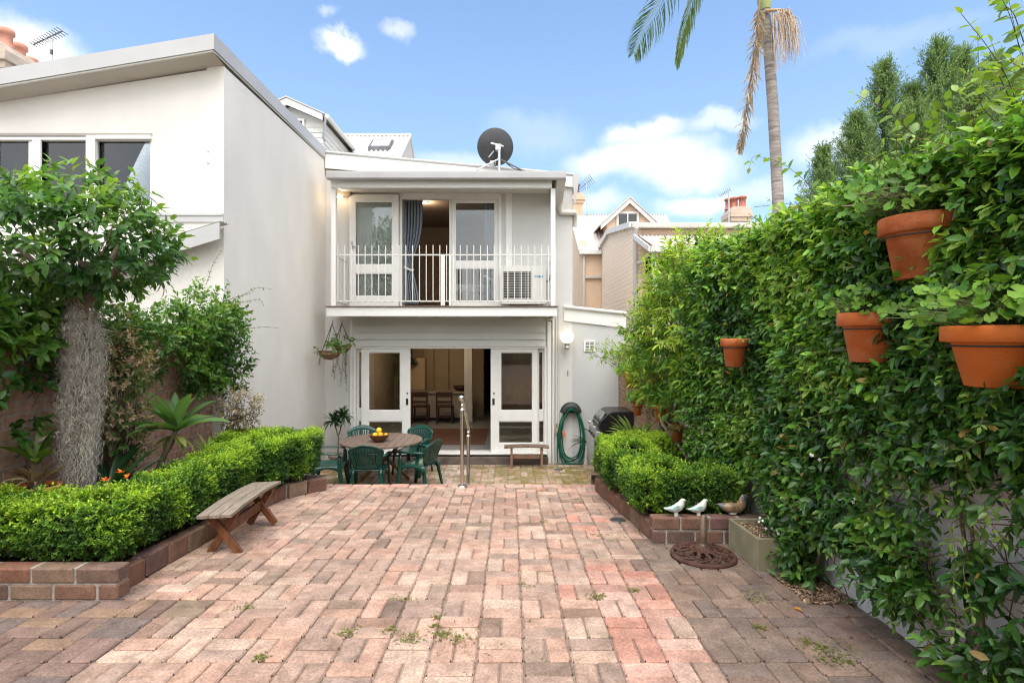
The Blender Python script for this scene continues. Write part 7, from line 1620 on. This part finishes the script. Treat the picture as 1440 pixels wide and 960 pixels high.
# ------------------------------------------------------------------ palm
PY = 17.0
pm = thing('palm_tree', 'tall palm with a slender grey trunk rising behind the shrub', 'palm tree', (X(1112, PY), PY, -1))
M['palm_trunk'] = mat('palm_trunk', (.235, .205, .18), .9, .42, 2.2, .6, 26, stretch=(1, 1, 9))
tr_pts = [(1108, 476 + 120), (1102, 400), (1096, 320), (1092, 240), (1087, 150), (1081, 70), (1075.5, 14)]
b = B(); pts = [(X(a, PY), PY, Z(c_, PY)) for a, c_ in tr_pts]; dense = []; 
tp_ = np.linspace(0, len(pts) - 1, 120); pa = np.array(pts); dense = [[float(np.interp(q, range(len(pts)), pa[:, i])) for i in range(3)] for q in tp_]
rad = [(.185 - .04 * i / 119) * (1 + .03 * (i % 2)) for i in range(120)]
b.tube(dense, rad, 16); b.build('trunk', M['palm_trunk'], pm)
hub = np.array((X(1073, PY), PY, Z(-45, PY)))
b = B(); b.tube([(X(1075.5, PY), PY, Z(15, PY)), (X(1075, PY), PY, Z(2, PY)), (X(1074, PY), PY, Z(-20, PY)), tuple(hub)], [.165, .21, .17, .12], 16); b.build('crownshaft', mat('crownshaft_green', (.25, .29, .10), .45, .2, 3, stretch=(1, 1, .3)), pm)
def frond(pts, n, ll, ca, cb, name, droopy, m, asym=1.0, width=.03, facing=(0, 0, 1.0), rag=.07):
    pts = np.array(pts, float); tp = np.linspace(0, len(pts) - 1, 40); q = np.stack([np.interp(tp, range(len(pts)), pts[:, i]) for i in range(3)], 1)
    for _ in range(4): q[1:-1] = (q[:-2] + 2 * q[1:-1] + q[2:]) / 4
    V = B(); V.tube(q, list(np.linspace(.035, .008, 40)), 6); o = V.build(name, m[1], pm)
    s = np.linspace(.12, 1, n); i = s * 39; base = np.stack([np.interp(i, range(40), q[:, k]) for k in range(3)], 1); tan = unit(np.stack([np.interp(i, range(40), np.gradient(q[:, k])) for k in range(3)], 1)); sd = unit(np.cross(tan, np.array(facing) + .001))
    bb, dd_, nn2, LL = [], [], [], []
    for sg_ in (-1, 1):
        bb.append(base); dd_.append(sd * sg_ * .8 + tan * .75 + np.array((0, 0, -droopy)) + rng.normal(0, rag, (n, 3))); nn2.append(np.tile((0, 0, 1.0), (n, 1)) + sd * sg_ * .5); LL.append(ll * np.sin(np.clip(s * .85 + .12, 0, 1) * 3.14) ** .6 * rng.uniform(.85, 1.1, n) * (asym if sg_ > 0 else 1))
    bb, dd_, nn2, LL = np.concatenate(bb), np.concatenate(dd_), np.concatenate(nn2), np.concatenate(LL)
    leaves('leaflets', bb, dd_, nn2, LL, width, jit(mixcol(ca, cb, rng.random(len(bb))), .15, .05), m[0], o, 2, .25, .3, False)
G = (M['leaf_soft'], mat('frond_rib', (.16, .20, .06), .6, .2, 3)); Dd = (M['leaf_soft'], mat('dead_rib', (.20, .13, .08), .8, .2, 3))
W_ = lambda px, py, dy: (X(px, PY + dy), PY + dy, Z(py, PY + dy))
ga, gb_ = (.05, .10, .02), (.15, .21, .05)
frond([hub, W_(1020, -110, -.4), W_(965, -80, -.8), W_(929, 0, -1.0), W_(905, 40, -1.1), W_(891, 76, -1.1)], 80, 1.15, ga, gb_, 'frond', .25, G, .8, .05, (.3, -.8, .5))
frond([hub, W_(1035, -90, .3), W_(998, -60, .5), W_(970, 5, .5), W_(958, 50, .4), W_(951, 88, .4)], 74, 1.0, ga, gb_, 'frond', .55, G, .7, .045, (.6, -.6, .4))
frond([hub, W_(1120, -120, .5), W_(1190, -120, 1.0), W_(1240, -60, 1.2)], 60, .9, ga, gb_, 'frond', .4, G)
frond([hub, W_(1050, -150, 1.2), W_(1020, -190, 2.4), W_(990, -170, 3.8)], 56, .9, ga, gb_, 'frond', .4, G)
frond([hub, W_(1095, -150, -1.0), W_(1110, -190, -2.2), W_(1120, -170, -3.4)], 56, .9, ga, gb_, 'frond', .4, G)
frond([hub, W_(1078, -170, .2), W_(1085, -240, .6), W_(1100, -300, 1.2)], 56, .9, ga, gb_, 'frond', .2, G)
frond([W_(1069, -8, -.25), W_(1066, 25, -.4), W_(1062, 70, -.45), W_(1053, 130, -.45), W_(1043, 190, -.4), W_(1040, 214, -.4)], 110, .55, (.22, .16, .11), (.44, .35, .25), 'dead_frond', .55, Dd, .8, .05, (.2, -.9, .2), .42)
ls = []; 
for i in range(120):
    s = rng.random(); st_ = np.array(W_(1086 + 33 * s ** .8, 20 + 9 * s * s - 7 * math.sin(s * 3.1) + rng.normal(0, 2), -.25 + rng.normal(0, .15))); tx = rng.uniform(-.05, .14); l = rng.uniform(.9, 1.9) * (1.05 - .3 * s); q = np.linspace(0, 1, 9)
    ls.append(np.stack([st_[0] + tx * np.sin(q * 1.6) + rng.normal(0, .012, 9), st_[1] + rng.normal(0, .012, 9) + .2 * q * rng.normal(), st_[2] + .16 * np.sin(q * 3.14) * (1 - q) - l * q ** 1.4], 1))
for i in range(20):
    st_ = np.array(W_(1070 + rng.normal(0, 2), 30 + rng.normal(0, 6), -.25)); q = np.linspace(0, 1, 7); ls.append(np.stack([st_[0] - .1 * q + rng.normal(0, .01, 7), st_[1] + 0 * q, st_[2] - rng.uniform(1, 2.0) * q], 1))
strands('seed_strands', ls, .014, mat('seed_strand', (.46, .35, .25), .9, .25, 4), pm)
b = B(); b.tube([W_(1076, 16, -.2), W_(1084, 15, -.25), W_(1097, 14, -.3), W_(1112, 20, -.3)], [.06, .05, .035, .02], 8); b.build('seed_stalk', mat('seed_stalk', (.40, .27, .14), .8, .2, 4), pm)

# ------------------------------------------------------------------ weeds in the joints, fallen leaves, litter
wb, wd, wn = [], [], []
for (px, py, w_, k) in ((345, 905 - 52, 14, 26), (563, 842, 14, 24), (617, 868, 10, 24), (622, 890, 12, 40), (490, 887, 14, 36), (550, 885, 10, 26), (575, 897, 16, 46), (640, 898, 18, 44), (366, 925, 9, 30), (612, 880, 6, 20), (658, 874, 12, 16), (838, 838, 11, 40), (892, 830, 7, 20), (1064, 838, 22, 60), (1068, 882, 9, 26), (1160, 915, 30, 70), (1140, 905, 12, 24), (850, 752, 18, 26), (765, 733, 9, 16), (766, 690, 6, 14), (809, 702, 6, 18), (740, 822, 8, 10), (1180, 928, 22, 40), (700, 905, 60, 20)):
    Yg = EYE * F / (py - (HY + 35)); xg = X(px, Yg); sx = w_ * Yg / F
    for i in range(k):
        a = rng.uniform(0, 6.28); yy = Yg + rng.normal(0, sx * .55); wb.append((xg + rng.normal(0, sx * .6), yy, gz(yy) + .002)); wd.append((math.cos(a), math.sin(a), rng.uniform(.1, .8))); wn.append((rng.normal(0, .3), rng.normal(0, .3), 1))
wb, wd, wn = map(np.array, (wb, wd, wn)); 
base = np.repeat(wb, 3, 0) + rng.normal(0, .006, (len(wb) * 3, 3)) * (1, 1, .3); base[:, 2] = np.maximum(base[:, 2], gz(0) - SLOPE * base[:, 1] + .001)
tag(leaves('weeds', base, np.repeat(wd, 3, 0) + rng.normal(0, .5, (len(wb) * 3, 3)) * (1, 1, .3), np.repeat(wn, 3, 0), rng.uniform(.008, .020, len(wb) * 3), rng.uniform(.005, .010, len(wb) * 3), jit(mixcol((.10, .12, .03), (.24, .24, .07), rng.random(len(wb) * 3)), .15), M['leaf_soft'], None, 1, .2, .2), kind='stuff')
def fallen(label, px, py, L_, col_, rot_):
    Yg = EYE * F / (py - (HY + 35)); p = np.array([[X(px, Yg), Yg, gz(Yg) + .006]]); o = leaves('fallen_leaf', p, np.array([[math.cos(rot_), math.sin(rot_), .12]]), np.array([[.1, 0, 1.0]]), L_, L_ * .5, np.array([col_]), M['leaf_soft'], None, 2, .12, .3)
    o.location = (0, 0, 0); tag(o, label, 'leaf', 'fallen leaves on the paving')
fallen('single orange fallen leaf on the dark paving near the grey wall', 1128, 860, .052, (.60, .26, .04), 2.4)
# dry leaf litter beside the edging
k = 260; px_ = np.concatenate([rng.uniform(-2.50, -2.44, 120), rng.uniform(1.0, 1.14, 80), rng.uniform(1.1, 1.9, 60)]); py_ = np.concatenate([rng.uniform(3.5, 5.5, 120), rng.uniform(4.4, 6.3, 80), rng.uniform(3.9, 4.48, 60)])
px_[120:200] = np.interp(py_[120:200], [4.49, 6.4], [1.16, .97]) - rng.exponential(.03, 80)
p = np.stack([px_, py_, -SLOPE * py_ + .003], 1); a = rng.uniform(0, 6.28, k)
tag(leaves('leaf_litter', p, np.stack([np.cos(a), np.sin(a), rng.uniform(0, .3, k)], 1), np.tile((0, 0, 1.0), (k, 1)), rng.uniform(.008, .022, k), .008, jit(mixcol((.22, .13, .06), (.50, .38, .22), rng.random(k)), .2), M['leaf_soft'], None, 1, .2, .2), kind='stuff')

# ------------------------------------------------------------------ what the window panes mirror: a fence and trees behind the viewer
bf = thing('timber_fence', 'grey paling fence at the near end of the courtyard, mirrored in the glass doors', 'fence', (-1, -5.5, 0))
for i in range(26):
    b = B(); x_ = -4.4 + i * .27; b.box(x_, x_ + .255, -5.52, -5.48, -.2, 1.95 + .02 * math.sin(i * 2.3)); b.build('board', M['wood_grey'], bf)
b = B(); b.box(-4.4, 2.6, -5.475, -5.43, .3, .4); b.build('rail', M['wood_grey'], bf); b = B(); b.box(-4.4, 2.6, -5.475, -5.43, 1.5, 1.6); b.build('rail', M['wood_grey'], bf)
for (lab, x_, y_, h_) in (('dark leafy tree mirrored in the upper window of the cream building', -7.5, -9.0, 8.5), ('dark leafy tree mirrored in the balcony glass', 3.0, -10.5, 7.5)):
    shrub('leafy_tree', lab, 'tree', (x_, y_, -1), [((x_, y_, h_ - 2.4), (2.4, 1.6, 2.2)), ((x_ + 1.5, y_, h_ - 3.6), (1.8, 1.4, 1.6)), ((x_ - 1.6, y_, h_ - 3.8), (1.8, 1.4, 1.7))], 1500, 6, .4, .30, .5, (.03, .08, .015), (.08, .16, .03), (.16, .25, .04), M['leaf'], .3, 1, .7, 1, (x_, y_, 0.), None, 1, 120)
